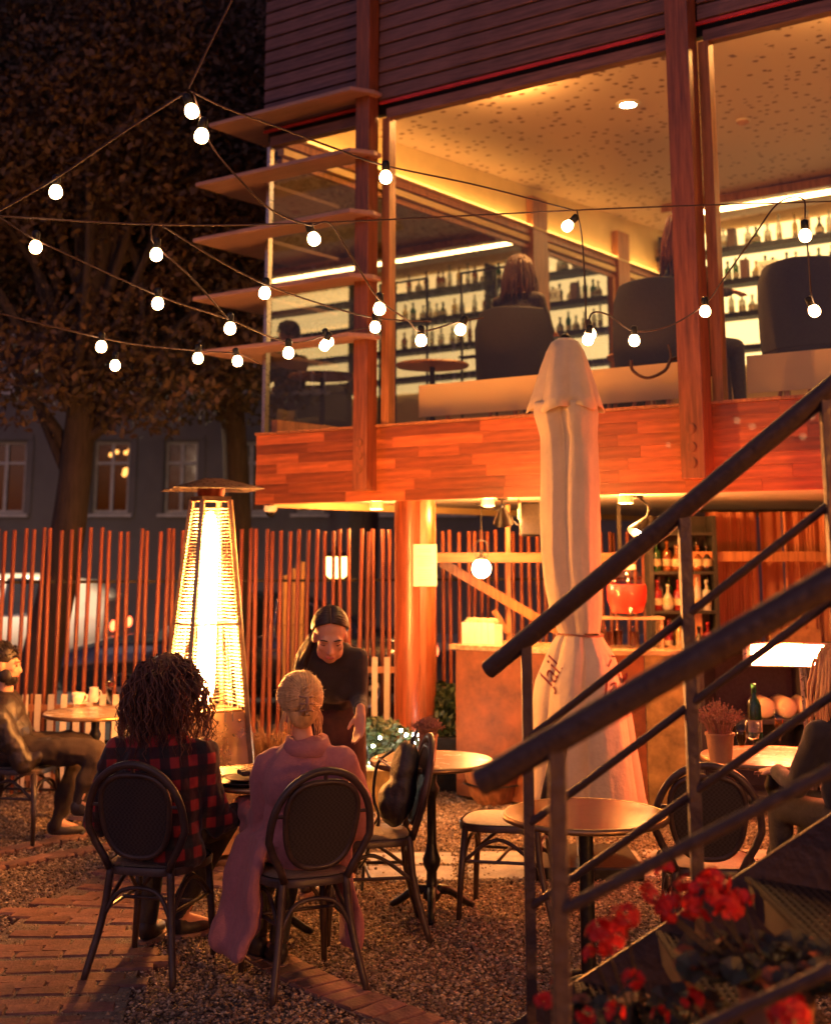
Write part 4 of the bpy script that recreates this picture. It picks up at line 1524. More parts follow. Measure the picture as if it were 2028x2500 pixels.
# lit brick house behind the veranda glass
# lantern and pale bollards on the street side of the fence
lt = thing('street_lantern', 'yellow glowing round lantern on a post beyond the fence', 'lamp', (PX(822, 1385, 15.0).x, 15.0, -.185))
MB().tube([(0, 0, 0), (0, 0, 1.65)], [.04, .03], 10).obj('pole', M_black, lt)
MB().ball((0, 0, 1.80), .15, 16, 12).obj('lamp_globe', emis('street_globe', (1.0, .52, .12), 3.0), lt, smooth=True)
MB().lathe([(.07, 1.62), (.09, 1.66), (.05, 1.68)], 14).obj('collar', M_black, lt)
MB().lathe([(.16, 1.9), (.02, 2.0), (0, 2.02)], 14).obj('cap', M_black, lt)
for i, u in enumerate((700, 716, 731)):
    p = PX(u, 1480, 12.4)
    o = thing('bamboo_pole', 'pale bamboo pole leaning behind the fence near the waitress', 'pole', (p.x, 12.4 + .03 * i, -.185), 0, 'bamboo poles behind the fence')
    MB().tube([(0, 0, 0), (.02 * (i - 1), 0, 1.75 + .06 * i)], .022, 10).obj('cane', pm('bamboo', (.60, .36, .13), .5, rand=.15), o)
    for z in (.4, .85, 1.3):
        MB().lathe([(.024, z - .008), (.027, z), (.024, z + .008)], 10, c=(.02 * (i - 1) * z / 1.75, 0, 0), cap=False).obj('node', pm('bamboo_node', (.40, .22, .08), .5), o)

# ================================================================== trees
M_bark = pm('bark', (0.055, 0.042, 0.036), .9, var=.4, vscale=8, bump=.8, bscale=25, stretch=(3, 3, .5))
M_leaf = pm('autumn_leaf', (0.085, 0.048, 0.028), .7, var=.6, vscale=1.2, col2=(0.03, 0.028, 0.016))
M_leaf2 = pm('dim_leaf', (0.055, 0.042, 0.026), .7, var=.6, vscale=1.0, col2=(0.03, 0.035, 0.02))
def tree(label, base, h, lean, clumps, nleaf, size, mat, seed, trunk_r=.2):
    o = thing('street_tree', label, 'tree', base)
    rt = random.Random(seed)
    top = Vector((lean[0], lean[1], h))
    tr = MB()
    pts = curve3([(0, 0, 0), lerp((0, 0, 0), top, .35) + Vector((.12, 0, 0)), lerp((0, 0, 0), top, .7), top], 12)
    tr.tube(pts, [trunk_r * (1 - .6 * i / (len(pts) - 1)) for i in range(len(pts))], 12)
    for (c, r_) in clumps:
        st_ = lerp((0, 0, 0), top, rt.uniform(.45, .95))
        c = Vector(c)
        mid = lerp(st_, c, .5) + Vector((rt.uniform(-.2, .2), rt.uniform(-.2, .2), rt.uniform(.0, .4)))
        pp_ = curve3([st_, mid, c], 8)
        tr.tube(pp_, [.07 * (1 - .8 * i / (len(pp_) - 1)) for i in range(len(pp_))], 7)
        for _ in range(3):
            e = c + Vector((rt.uniform(-1, 1), rt.uniform(-1, 1), rt.uniform(-.8, .8))) * r_[0] * .8
            tr.tube([lerp(st_, c, .8), lerp(c, e, .6), e], [.025, .016, .006], 5)
    tr.obj('trunk', M_bark, o, smooth=True)
    vs, fs = [], []
    tot = sum(r_[0] * r_[1] * r_[2] for _, r_ in clumps)
    big = None
    rng = np.random.default_rng(seed)
    V = []
    for (c, r_) in clumps:
        n = max(80, int(nleaf * (r_[0] * r_[1] * r_[2]) / tot))
        d = rng.normal(size=(n, 3))
        d /= np.linalg.norm(d, axis=1)[:, None]
        rr = rng.random(n) ** (1 / 2.6)
        wob = 1 + .35 * np.sin(d[:, 0] * 5 + c[0]) * np.cos(d[:, 2] * 6 + c[2])
        p = d * (rr * wob)[:, None] * np.array(r_) + np.array(c)
        a = rng.normal(size=(n, 3))
        a[:, 2] -= .5
        a /= np.linalg.norm(a, axis=1)[:, None]
        b_ = np.cross(a, rng.normal(size=(n, 3)))
        b_ /= np.linalg.norm(b_, axis=1)[:, None] + 1e-9
        s_ = size * rng.uniform(.55, 1.35, n)[:, None]
        V.append(np.stack([p - a * s_, p + b_ * s_ * .5, p + a * s_, p - b_ * s_ * .5], 1))
    V = np.concatenate(V)
    me = bpy.data.meshes.new('crown')
    f = (np.arange(len(V))[:, None] * 4 + np.arange(4)[None])
    me.from_pydata(V.reshape(-1, 3).tolist(), [], f.tolist())
    me.materials.append(mat)
    stuff(link('crown', me, o))
    return o
rt = random.Random(21)
def clumpset(n, cx, cy, cz, rx, ry, rz, smin, smax):
    out = []
    for _ in range(n):
        d = Vector((rt.gauss(0, 1), rt.gauss(0, 1), rt.gauss(0, 1))).normalized() * rt.random() ** .4
        s_ = rt.uniform(smin, smax)
        out.append(((cx + d.x * rx, cy + d.y * ry, cz + d.z * rz), (s_ * 1.2, s_ * 1.2, s_)))
    return out
b0 = PX(80, 1280, 13.6)
tree('large autumn street tree with low hanging brown leaves left of the heater', (b0.x, 13.6, -.185), 6.2, (.6, .4, 0), clumpset(26, .2, .8, 6.4, 3.0, 2.4, 2.6, .7, 1.2) + [((-.3, -.4, 3.7), (.9, .9, .6)), ((1.1, -.2, 3.6), (.8, .9, .55)), ((.5, .2, 4.2), (1.0, 1, .7)), ((2.0, .4, 4.0), (.8, .8, .5))], 85000, .047, M_leaf, 1, .23)
b1 = PX(572, 1280, 15.5)
tree('dark street tree standing behind the patio heater hood', (b1.x, 15.5, -.185), 7.0, (-.3, .4, 0), clumpset(26, -.2, .6, 7.2, 2.8, 2.4, 3.0, .8, 1.3) + [((-.8, 0, 4.0), (.9, .9, .6)), ((.2, 0, 3.9), (.7, .8, .6))], 80000, .05, M_leaf2, 2, .2)
tree('tall dark tree rising in front of the apartment house', (-8.4, 21.5, -.185), 8.5, (.4, 0, 0), clumpset(24, 2.2, .3, 9.0, 4.2, 2.5, 4.0, 1.2, 1.9), 45000, .085, M_leaf2, 3, .3)
tree('tall dark tree behind the cafe roof corner', (-1.0, 23, -.185), 9.5, (0, 0, 0), clumpset(22, 0, .3, 10.5, 4.0, 2.5, 4.2, 1.2, 1.9), 42000, .085, M_leaf2, 4, .3)
# bright bokeh pair: far bicycle lamp pole

# ================================================================== patio heater
HP = Vector((-1.265, 8.2, 0))
htr = thing('patio_heater', 'tall pyramid patio heater with glowing glass tube and square hood', 'heater', HP, R(31))
M_hframe = pm('heater_frame', (0.30, 0.20, 0.13), .35, metal=.85, var=.2, vscale=20)
M_mirror = pm('polished_panel', (0.95, 0.66, 0.44), 0.27, metal=1.0, var=.1, vscale=4, bump=.6, bscale=6)
def hw_(z):                                   # half side of the pyramid at height z
    return .262 - (.262 - .088) * z / 2.12
zb, zt = .05, 2.10
for sx in (-1, 1):
    for sy in (-1, 1):
        MB().bar((sx * hw_(zb), sy * hw_(zb), zb), (sx * hw_(zt), sy * hw_(zt), zt), .028, .028, up=(sx, sy, 0)).obj('corner_post', M_hframe, htr, bevel=.003)
M_wire = pm('guard_wire', (0.50, 0.46, 0.42), .4, metal=.5)
for f in range(4):
    a = R(90 * f)
    rm = Matrix.Rotation(a, 3, 'Z')
    gd = MB()
    z = .88
    while z < 2.06:
        w = hw_(z)
        p0, p1 = rm @ Vector((-w + .012, -w, z)), rm @ Vector((w - .012, -w, z))
        gd.tube([p0, p1], .0036, 5, cap=False)
        z += .0205
    if True:
        for k in (-.5, -.25, .25, .5):
            gd.tube([rm @ Vector((hw_(.8) * k, -hw_(.8) - .003, .8)), rm @ Vector((hw_(1.36) * k, -hw_(1.36) - .003, 1.36))], .003, 5, cap=False)
        gd.tube([rm @ Vector((-hw_(1.36), -hw_(1.36) - .003, 1.36)), rm @ Vector((hw_(1.36), -hw_(1.36) - .003, 1.36))], .006, 5)
    stuff(gd.obj('guard', M_wire, htr))
    # lower polished cover panel with two knobs
    pn = MB()
    nn = 14
    for j in range(nn + 1):
        z = .07 + (.85 - .07) * j / nn
        for i in range(nn + 1):
            w = hw_(z) - .015
            s_ = -1 + 2 * i / nn
            dent = .006 * mnoise.noise(Vector((s_ * 1.6 + f * 7, z * 5, 1.0)))
            pn.v.append(tuple(rm @ Vector((s_ * w, -hw_(z) + .004 + dent, z))))
    for j in range(nn):
        for i in range(nn):
            q_ = j * (nn + 1) + i
            pn.f.append((q_, q_ + 1, q_ + nn + 2, q_ + nn + 1))
    po = pn.obj('cover_panel', M_mirror, htr, smooth=True)
    for k in (-.72, 0, .72):
        c = rm @ Vector((hw_(.80) * k, -hw_(.80) - .002, .80))
        MB().ball(c, .009, 10, 8).obj('screw', M_hframe, po, smooth=True)
MB().lathe([(.064, .87), (.064, 2.04), (.060, 2.04), (.060, .87)], 24, cap=False).obj('glass_tube', glassm('tube_glass', (1, .97, .9), .6), htr, smooth=True)
flame = MB()
flame.lathe([(.02, .89), (.042, .93), (.052, 1.0), (.053, 1.5), (.050, 1.9), (.030, 2.0), (.01, 2.03)], 18)
flame.obj('flame', emis('flame', (1.0, 0.36, 0.08), 165), htr, smooth=True)
MB().lathe([(.06, .83), (.07, .85), (.07, .88), (.055, .89)], 20).obj('burner', M_hframe, htr, smooth='auto')
MB().box((0, 0, .855), (.34, .34, .012)).obj('deck', M_hframe, htr)
MB().box((0, 0, 2.105), (.19, .19, .03)).obj('head_plate', M_hframe, htr)
M_redh = pm('red_head_guard', (0.30, 0.05, 0.03), .4, metal=.4)
hd = MB().lathe([(.075, 2.11), (.085, 2.14), (.085, 2.17), (.07, 2.185)], 20).obj('head', M_redh, htr, smooth='auto')
hb = MB()
s_ = .275
hb.v = [(-s_, -s_, 2.165), (s_, -s_, 2.165), (s_, s_, 2.165), (-s_, s_, 2.165), (-.05, -.05, 2.232), (.05, -.05, 2.232), (.05, .05, 2.232), (-.05, .05, 2.232)]
hb.f = [(0, 1, 5, 4), (1, 2, 6, 5), (2, 3, 7, 6), (3, 0, 4, 7), (4, 5, 6, 7)]
ho = hb.obj('hood', M_steel, htr)
so_ = ho.modifiers.new('s', 'SOLIDIFY')
so_.thickness = .006
ho.rotation_euler = (0, 0, R(-12))
MB().box((0, 0, .025), (.56, .56, .05)).obj('base', M_hframe, htr, bevel=.01)

dup(htr, (3.7, .3, 0), R(50), 'assumed unseen second tall pyramid patio heater standing beyond the foot of the stair')  # assumed heater, out of view, for the cover panel's reflections and warm light

# ================================================================== closed parasol
M_canvas = pm('cream_canvas', (0.66, 0.535, 0.35), .85, var=.14, vscale=3, bump=.3, bscale=25, sheen=.2)
UY = 8.0
UX = PX(1395, 1400, UY).x
umb = thing('closed_parasol', 'tall closed cream canvas parasol tied in with a cord', 'parasol', (UX, UY, 0))
def upt(u, v):
    p = PX(u, v, UY)
    return p.x - UX, p.z
# outline measured at heights: (v, left u, right u)
outl = [(985, 1296, 1464), (1012, 1293, 1469), (1040, 1301, 1468), (1070, 1309, 1466), (1150, 1310, 1470), (1250, 1309, 1472), (1350, 1312, 1474), (1430, 1322, 1477), (1500, 1338, 1476), (1538, 1354, 1470), (1549, 1359, 1468), (1562, 1350, 1474), (1600, 1332, 1498), (1660, 1308, 1520), (1740, 1296, 1540), (1820, 1292, 1555), (1900, 1287, 1570), (1975, 1283, 1583)]
def folded(rows_, nf, seed, amp_fn, na=144, sway=0.0):
    rr = random.Random(seed)
    ph = [rr.uniform(0, 6.28) for _ in range(6)]
    b = MB()
    for k_, (v, ul, ur) in enumerate(rows_):
        xl, z = upt(ul, v)
        xr, _ = upt(ur, v)
        c, hw = (xl + xr) / 2, (xr - xl) / 2
        am = amp_fn(k_ / (len(rows_) - 1))
        for j in range(na):
            a = 2 * math.pi * j / na
            w = a * nf + ph[0] + .5 * math.sin(a * 2 + ph[1]) + sway * k_ * .06
            fold = abs(math.cos(w / 2)) ** .55
            fold2 = abs(math.cos(w * 1.5 + ph[2]))
            wr = mnoise.noise(Vector((math.cos(a) * 3.2, math.sin(a) * 3.2, z * 1.6 + seed)))
            wr2 = mnoise.noise(Vector((math.cos(a) * 9, math.sin(a) * 9, z * 3.0 + seed)))
            r_ = hw * (1.02 - am * (1 - fold) - am * .06 * (1 - fold2) + .05 * wr + .025 * wr2)
            zz = z + (0.03 * math.sin(a * nf * 1.0 + ph[3]) + .02 * math.sin(a * 3 + ph[4]) if k_ == len(rows_) - 1 else 0)
            b.v.append((c + r_ * math.cos(a), r_ * math.sin(a) * .92, zz))
    n = len(rows_)
    for i in range(n - 1):
        for j in range(na):
            q0 = i * na + j
            q1 = i * na + (j + 1) % na
            b.f.append((q0, q0 + na, q1 + na, q1))
    return b
def dense(rows_, k=3):
    out = []
    for i in range(len(rows_) - 1):
        for j in range(k):
            f = j / k
            out.append(tuple(a + (c - a) * f for a, c in zip(rows_[i], rows_[i + 1])))
    out.append(rows_[-1])
    return out
can = folded(dense(outl[:11]), 4, 5, lambda s: .34 - .10 * s).obj('canopy', M_canvas, umb, smooth=True)
sk_ = folded(dense(outl[10:]), 6, 6, lambda s: .12 + .16 * s, sway=1.0).obj('skirt', M_canvas, umb, smooth=True)
for o in (can, sk_):
    m_ = o.modifiers.new('s', 'SOLIDIFY')
    m_.thickness = .004
# vent cap with drooping points
capb = MB()
na = 96
caprows = [(826, 1362, 1396, 0), (836, 1345, 1412, 0), (860, 1332, 1426, .03), (900, 1318, 1440, .08), (940, 1306, 1454, .12), (975, 1295, 1465, .15), (1008, 1284, 1476, .17)]
for k_, (v, ul, ur, am) in enumerate(caprows):
    xl, z = upt(ul, v)
    xr, _ = upt(ur, v)
    c, hw = (xl + xr) / 2, (xr - xl) / 2
    for j in range(na):
        a = 2 * math.pi * j / na
        f_ = abs(math.cos(a * 3 + .25 * math.sin(a))) ** .6
        r_ = hw * (1 - 1.6 * am * (1 - f_) + .03 * mnoise.noise(Vector((math.cos(a) * 5, math.sin(a) * 5, z * 4))))
        zz = z - (.0 - .045 * (1 - f_) + .05 * mnoise.noise(Vector((math.cos(a) * 2, math.sin(a) * 2, 5)))) * (k_ / 6) ** 2
        capb.v.append((c + r_ * math.cos(a), r_ * math.sin(a) * .95, zz))
for i in range(len(caprows) - 1):
    for j in range(na):
        q0, q1 = i * na + j, i * na + (j + 1) % na
        capb.f.append((q0, q0 + na, q1 + na, q1))
capo = capb.obj('vent_cap', M_canvas, umb, smooth=True)
capo.modifiers.new('s', 'SOLIDIFY').thickness = .004
ptop = upt(1379, 823)
MB().lathe([(.045, 0), (.045, .02), (.02, .05), (0, .055)], 16, c=(ptop[0], 0, ptop[1] - .03), cap=False).obj('finial', M_black, umb, smooth='auto')
MB().tube([(0.02, 0, 0.02), (ptop[0], 0, ptop[1] - .02)], .024, 12).obj('pole', M_steel, umb)
xl, z = upt(1357, 1549)
xr, _ = upt(1470, 1549)
MB().tube([((xl + xr) / 2 + (xr - xl) / 2 * 1.0 * math.cos(a), (xr - xl) / 2 * .93 * math.sin(a), z + .006 * math.sin(a * 2)) for a in np.linspace(0, 2 * math.pi, 40, endpoint=False)], .006, 6, closed=True).obj('cord', pm('cord', (.35, .16, .1), .8), umb)
MB().box((0.02, 0, .035), (.62, .62, .07)).obj('base', M_black, umb, bevel=.01)
M_print = pm('red_print', (0.20, 0.03, 0.03), .7)
from mathutils.bvhtree import BVHTree
sk_bvh = BVHTree.FromPolygons([v.co.copy() for v in sk_.data.vertices], [tuple(pp_.vertices) for pp_ in sk_.data.polygons])
def skirt_text(s, u, v, size, rot, shear=.3):
    """lettering printed on the cloth: laid over the folds of the skirt"""
    x, z = upt(u, v)
    o = text_mesh(s, size, 'lettering', M_print, sk_, Matrix.Identity(4), 0.0, shear)
    me = o.data
    bm_ = bmesh.new()
    bm_.from_mesh(me)
    bmesh.ops.triangulate(bm_, faces=bm_.faces[:])
    bmesh.ops.subdivide_edges(bm_, edges=[e for e in bm_.edges if e.calc_length() > size * .12], cuts=2, use_grid_fill=True)
    ca, sa = math.cos(R(rot)), math.sin(R(rot))
    for vv in bm_.verts:
        px_, pz_ = vv.co.x * ca - vv.co.y * sa + x, vv.co.x * sa + vv.co.y * ca + z
        hit = sk_bvh.ray_cast(Vector((px_, -2, pz_)), Vector((0, 1, 0)))
        y_ = hit[0].y if hit[0] is not None else -.1
        vv.co = Vector((px_, y_ - .007, pz_))
    bm_.to_mesh(me)
    bm_.free()
skirt_text('Jail', 1487, 1668, .15, 8)
skirt_text('Jail', 1338, 1640, .13, 62)
skirt_text('T', 1478, 1610, .10, -20)

# ================================================================== bistro chairs
M_cane = pm('dark_bamboo_look', (0.055, 0.035, 0.03), .38, var=.45, vscale=14, col2=(0.028, 0.018, 0.018), spec=.4)
def weave_mat():
    m = bpy.data.materials.new('woven_panel')
    m.use_nodes = True
    t = m.node_tree
    b = t.nodes['Principled BSDF']
    tc = _n(t, 'ShaderNodeTexCoord')
    ch = _n(t, 'ShaderNodeTexChecker')
    ch.inputs['Scale'].default_value = 95
    ch.inputs[1].default_value = (0.030, 0.022, 0.026, 1)
    ch.inputs[2].default_value = (0.014, 0.011, 0.014, 1)
    t.links.new(tc.outputs['Object'], ch.inputs[0])
    t.links.new(ch.outputs[0], b.inputs['Base Color'])
    bp = _n(t, 'ShaderNodeBump')
    bp.inputs['Strength'].default_value = .4
    bp.inputs['Distance'].default_value = .004
    t.links.new(ch.outputs[1], bp.inputs['Height'])
    t.links.new(bp.outputs[0], b.inputs['Normal'])
    b.inputs['Roughness'].default_value = .6
    return m
M_weave = weave_mat()
M_seat = pm('woven_seat', (0.20, 0.155, 0.12), .55, var=.25, vscale=60, bump=.3, bscale=200)
def make_chair(label, loc, rotz, seatm=None):
    """bistro chair; front at +y"""
    o = thing('bistro_chair', label, 'chair', loc, rotz, 'bistro chairs on the terrace')
    sw, sd = .215, .215
    def back_y(z):
        return -.205 - max(0, z - .45) * .24
    # seat: rounded plate
    P = []
    for k in range(40):
        a = 2 * math.pi * k / 40
        ca, sa = math.cos(a), math.sin(a)
        e = 3.2
        r_ = (abs(ca) ** e + abs(sa) ** e) ** (-1 / e)
        P.append((sw * r_ * ca * (1 - .06 * (sa < 0)), sd * r_ * sa))
    sb = MB()
    for zz, kk in ((.425, 1.0), (.45, 1.01), (.458, .985)):
        sb.v += [(x * kk, y * kk, zz) for x, y in P]
    for i in range(2):
        for j in range(40):
            sb.f.append((i * 40 + j, i * 40 + (j + 1) % 40, (i + 1) * 40 + (j + 1) % 40, (i + 1) * 40 + j))
    sb.f.append(tuple(reversed(range(40))))
    sb.obj('seat_frame', M_cane, o, smooth='auto')
    st = MB()
    st.v += [(x * .93, y * .93, .459) for x, y in P] + [(x * .8, y * .8, .464) for x, y in P]
    st.f += [(j, (j + 1) % 40, 40 + (j + 1) % 40, 40 + j) for j in range(40)] + [tuple(range(40, 80))]
    st.obj('seat', seatm or M_seat, o, smooth=True)
    for sx in (-1, 1):
        MB().tube([(sx * .165, .165, .44), (sx * .18, .185, .2), (sx * .192, .195, 0)], [.017, .016, .013], 10).obj('leg', M_cane, o, smooth=True)
        MB().tube(curve3([(sx * .138, -.19, .46), (sx * .158, -.212, .25), (sx * .205, -.28, .0)], 10), [.017] * 6 + [.016] * 4 + [.013], 10).obj('leg', M_cane, o, smooth=True)
    # back hoop: from seat up and over
    hoop = []
    H0 = .46
    for k in range(33):
        a = math.pi * k / 32
        x = .222 * math.cos(a)
        s_ = math.sin(a)
        z = .62 + .275 * s_ ** .85 if s_ > 0 else .62
        hoop.append(Vector((x, back_y(z), z)))
    left = [Vector((.138, back_y(.45), .45)), Vector((.160, back_y(.50), .50)), Vector((.196, back_y(.56), .56))]
    right = [Vector((-.196, back_y(.56), .56)), Vector((-.160, back_y(.50), .50)), Vector((-.138, back_y(.45), .45))]
    MB().tube(left + hoop + right, .0165, 10).obj('back_frame', M_cane, o, smooth=True)
    oval = []
    for k in range(44):
        a = 2 * math.pi * k / 44
        ca, sa = math.cos(a), math.sin(a)
        e = 2.7
        r_ = (abs(ca) ** e + abs(sa) ** e) ** (-1 / e)
        z = .675 + .175 * r_ * sa
        oval.append(Vector((.155 * r_ * ca * (1 + .12 * sa), back_y(z), z)))
    MB().tube(oval, .013, 8, closed=True).obj('inner_hoop', M_cane, o, smooth=True)
    pb_ = MB()
    off = Vector((0, .004, 0))
    pb_.v = [tuple(p + off) for p in oval] + [tuple(p - off) for p in oval]
    pb_.f = [tuple(range(44)), tuple(reversed(range(44, 88)))]
    pb_.obj('back_panel', M_weave, o)
    # small connecting pegs and curved braces
    pg_ = MB()
    for (k, kk) in ((5, 6), (11, 11), (16, 11), (21, 11), (27, 16)):
        pass
    for sx in (-1, 1):
        pg_.tube([(sx * .165, back_y(.72), .72), (sx * .215, back_y(.72), .72)], .008, 6)
    pg_.tube([(0, back_y(.85), .85), (0, back_y(.89), .885)], .008, 6)
    pg_.obj('peg', M_cane, o)
    for sx in (-1, 1):
        MB().tube(curve3([(sx * .178, .18, .27), (sx * .165, .05, .37), (sx * .15, -.05, .37), (sx * .158, -.212, .26)], 14), .0095, 8).obj('side_brace', M_cane, o, smooth=True)
    for sy in (-1, 1):
        yy = .178 if sy > 0 else -.212
        xw = .178 if sy > 0 else .158
        MB().tube(curve3([(-xw, yy, .25), (-.08, yy * .95, .36), (.08, yy * .95, .36), (xw, yy, .25)], 14), .0095, 8).obj('cross_brace', M_cane, o, smooth=True)
    MB().tube([(-.166, .0, .285), (.166, .0, .285)], .008, 8).obj('stretcher', M_cane, o)
    MB().tube([(-.155, -.205, .28), (-.176, .18, .28)], .008, 8).obj('stretcher', M_cane, o)
    MB().tube([(.155, -.205, .28), (.176, .18, .28)], .008, 8).obj('stretcher', M_cane, o)
    return o
def chair_at(label, rear_mid, front_mid, **kw):
    r_, f_ = Vector(rear_mid), Vector(front_mid)
    d = f_ - r_
    a = math.atan2(d.y, d.x) - R(90)
    c = r_ + d.normalized() * .27
    return make_chair(label, (c.x, c.y, 0), a, **kw)
mid = lambda a, c: (PZ(*a) + PZ(*c)) / 2
chA = chair_at('dark bistro chair under the person in the plaid shirt', mid((201, 2409), (426, 2412)), mid((321, 2328), (523, 2336)))
chB = chair_at('dark bistro chair under the person in the pink coat', mid((658, 2457), (901, 2431)), mid((582, 2377), (794, 2348)))
chE = make_chair('dark bistro chair holding the black backpack and brown bag', (-.235, 6.70, 0), R(97))
chC = make_chair('empty dark bistro chair with pale seat beside the glossy round table', (.45, 7.03, 0), R(75), pm('pale_seat', (.45, .38, .28), .5, var=.2, vscale=50, bump=.2, bscale=200))
chF = make_chair('dark bistro chair under the bearded person in the leather jacket', (-2.50, 8.72, 0), R(-100))
pG = PX(1735, 1980, 5.9)
chG = make_chair('dark bistro chair with its back turned behind the stair', (pG.x + .02, 6.15, 0), R(-8))
pH = PX(2020, 1900, 6.9)
chH = make_chair('dark bistro chair under the blonde person beyond the stair', (2.08, 6.43, 0), R(27))

# ================================================================== round tables
M_rim_t = pm('brass_rim', (0.32, 0.2, 0.1), .35, metal=.8)
def make_table(label, loc, r_, topm, cast=True, h=.74):
    o = thing('bistro_table', label, 'table', loc)
    MB().lathe([(0, h - .022), (r_ - .012, h - .022), (r_ - .006, h - .018), (r_ - .006, h), (0, h + .0)], 56, cap=False).obj('table_top', topm, o, smooth='auto')
    MB().lathe([(r_ - .006, h - .024), (r_ + .003, h - .020), (r_ + .004, h - .008), (r_ - .004, h + .002), (r_ - .007, h + .001)], 56, cap=False).obj('rim', M_rim_t, o, smooth=True)
    if cast:
        pr = [(.03, .06), (.045, .075), (.045, .10), (.028, .12), (.026, .20), (.042, .23), (.046, .26), (.03, .30), (.024, .34), (.024, .55), (.038, .58), (.04, .60), (.026, .63), (.03, .70), (.09, .715), (.09, h - .022)]
    else:
        pr = [(.03, .04), (.03, h - .05), (.09, h - .03), (.09, h - .023)]
    MB().lathe(pr, 20).obj('pedestal', M_black, o, smooth='auto')
    for k in range(3 if cast else 4):
        a = 2 * math.pi * k / (3 if cast else 4) + .5
        d = Vector((math.cos(a), math.sin(a), 0))
        MB().tube(curve3([Vector((0, 0, .11)) + d * .02, Vector((0, 0, .10)) + d * .1, Vector((0, 0, .04)) + d * .19, Vector((0, 0, .012)) + d * .24], 10), [.026, .026, .024, .022, .02, .019, .018, .018, .016, .014], 8).obj('foot', M_black, o, smooth=True)
    return o
M_topd = pm('dark_table_top', (0.16, 0.09, 0.06), .25, var=.2, vscale=5, coat=.3)
M_topr = pm('glossy_brown_top', (0.22, 0.04, 0.015), .14, var=.15, vscale=4, coat=0, spec=.1)
M_topp = pm('pale_table_top', (0.55, 0.42, 0.28), .25, var=.15, vscale=5, coat=.4)
T1 = (-.70, 6.56, 0)
make_table('round table between the plaid shirt and pink coat', T1, .36, M_topd)
T2 = PZ(1053, 1854, .74)
make_table('round table with turned iron pedestal and heather pot', (T2.x, T2.y, 0), .315, M_topp)
T3 = PZ(1428, 1985, .74)
make_table('glossy red brown round table beside the stair post', (T3.x, T3.y, 0), .335, M_topr, False)
T4 = PZ(235, 1738, .74)
make_table('small round table with cup and wine glass by the fence', (T4.x, T4.y, 0), .34, M_topp)
T5 = PZ(1880, 1845, .74)
make_table('round table with champagne flutes behind the stair', (T5.x, T5.y, 0), .36, M_topp)

# things on the tables
M_china = pm('white_china', (0.75, 0.70, 0.60), .2, var=.05, coat=.5)
pc = PZ(190, 1722, .742)
cu = thing('coffee_cup', 'white coffee cup on a saucer on the table by the fence', 'cup', (pc.x, pc.y, .742), R(30))
MB().lathe([(0, .004), (.03, .004), (.05, .01), (.072, .016), (.073, .02), (.05, .015), (0, .012)], 28, cap=False).obj('saucer', M_china, cu, smooth=True)
MB().lathe([(.022, .014), (.03, .018), (.042, .045), (.045, .085), (.042, .085), (.038, .045), (0, .025)], 28, cap=False).obj('cup', M_china, cu, smooth=True)
MB().tube([(.043 + .02 * math.sin(a), 0, .05 + .022 * math.cos(a)) for a in np.linspace(0, math.pi, 10)], .005, 8).obj('handle', M_china, cu, smooth=True)
MB().lathe([(0, .078), (.041, .078)], 24, cap=False).obj('coffee', M_cola, cu)
mp_ = PZ(205, 1716, .742)
mj = thing('milk_jug', 'small white milk jug beside the coffee cup by the fence', 'jug', (mp_.x + .055, mp_.y + .05, .742))
MB().lathe([(.03, 0), (.038, .02), (.036, .06), (.03, .085), (.033, .10), (.030, .10), (.026, .085), (.03, .05), (0, .01)], 24, cap=False).obj('jug', M_china, mj, smooth=True)
MB().tube([(.034 + .02 * math.sin(a), 0, .055 + .025 * math.cos(a)) for a in np.linspace(0, math.pi, 10)], .005, 8).obj('handle', M_china, mj, smooth=True)
def stem_glass(name, label, loc, h, liquid=None, flute=False):
    o = thing(name, label, 'glass', loc)
    if flute:
        bowl = [(.03, 0), (.028, .003), (.005, .008), (.0045, h * .38), (.012, h * .43), (.024, h * .6), (.028, h), (.026, h), (.022, h * .6), (.0, h * .44)]
        lq = [(0, h * .45), (.012, h * .47), (.0215, h * .6), (.0235, h * .78), (0, h * .78)]
    else:
        bowl = [(.034, 0), (.03, .003), (.005, .01), (.0045, h * .45), (.03, h * .52), (.041, h * .7), (.034, h), (.032, h), (.039, h * .7), (.028, h * .53), (0, h * .48)]
        lq = [(0, h * .49), (.026, h * .54), (.037, h * .68), (0, h * .68)]
    MB().lathe(bowl, 24, cap=False).obj('bowl', M_clear, o, smooth=True)
    if liquid:
        MB().lathe(lq, 24, cap=False).obj('drink', liquid, o, smooth='auto')
    return o
M_wine = pm('red_wine', (0.05, 0.004, 0.006), .08)
M_champ = glassm('sparkling_wine', (1.0, .72, .36), 1.0)
pw = PZ(268, 1722, .742)
stem_glass('wine_glass', 'half full glass of red wine on the table by the fence', (pw.x, pw.y, .742), .23, M_wine)
pf = PZ(1812, 1878, .742)
stem_glass('champagne_flute', 'champagne flute beside the heather pot behind the stair', (pf.x, pf.y, .742), .23, M_champ, True)
pf = PZ(1905, 1845, .742)
stem_glass('champagne_flute', 'taller filled champagne flute near the blonde person', (pf.x, pf.y, .742), .235, M_champ, True)
pf = PZ(1850, 1850, .742)
stem_glass('wine_glass', 'small empty stemmed glass between the two flutes', (pf.x, pf.y + .1, .742), .16)
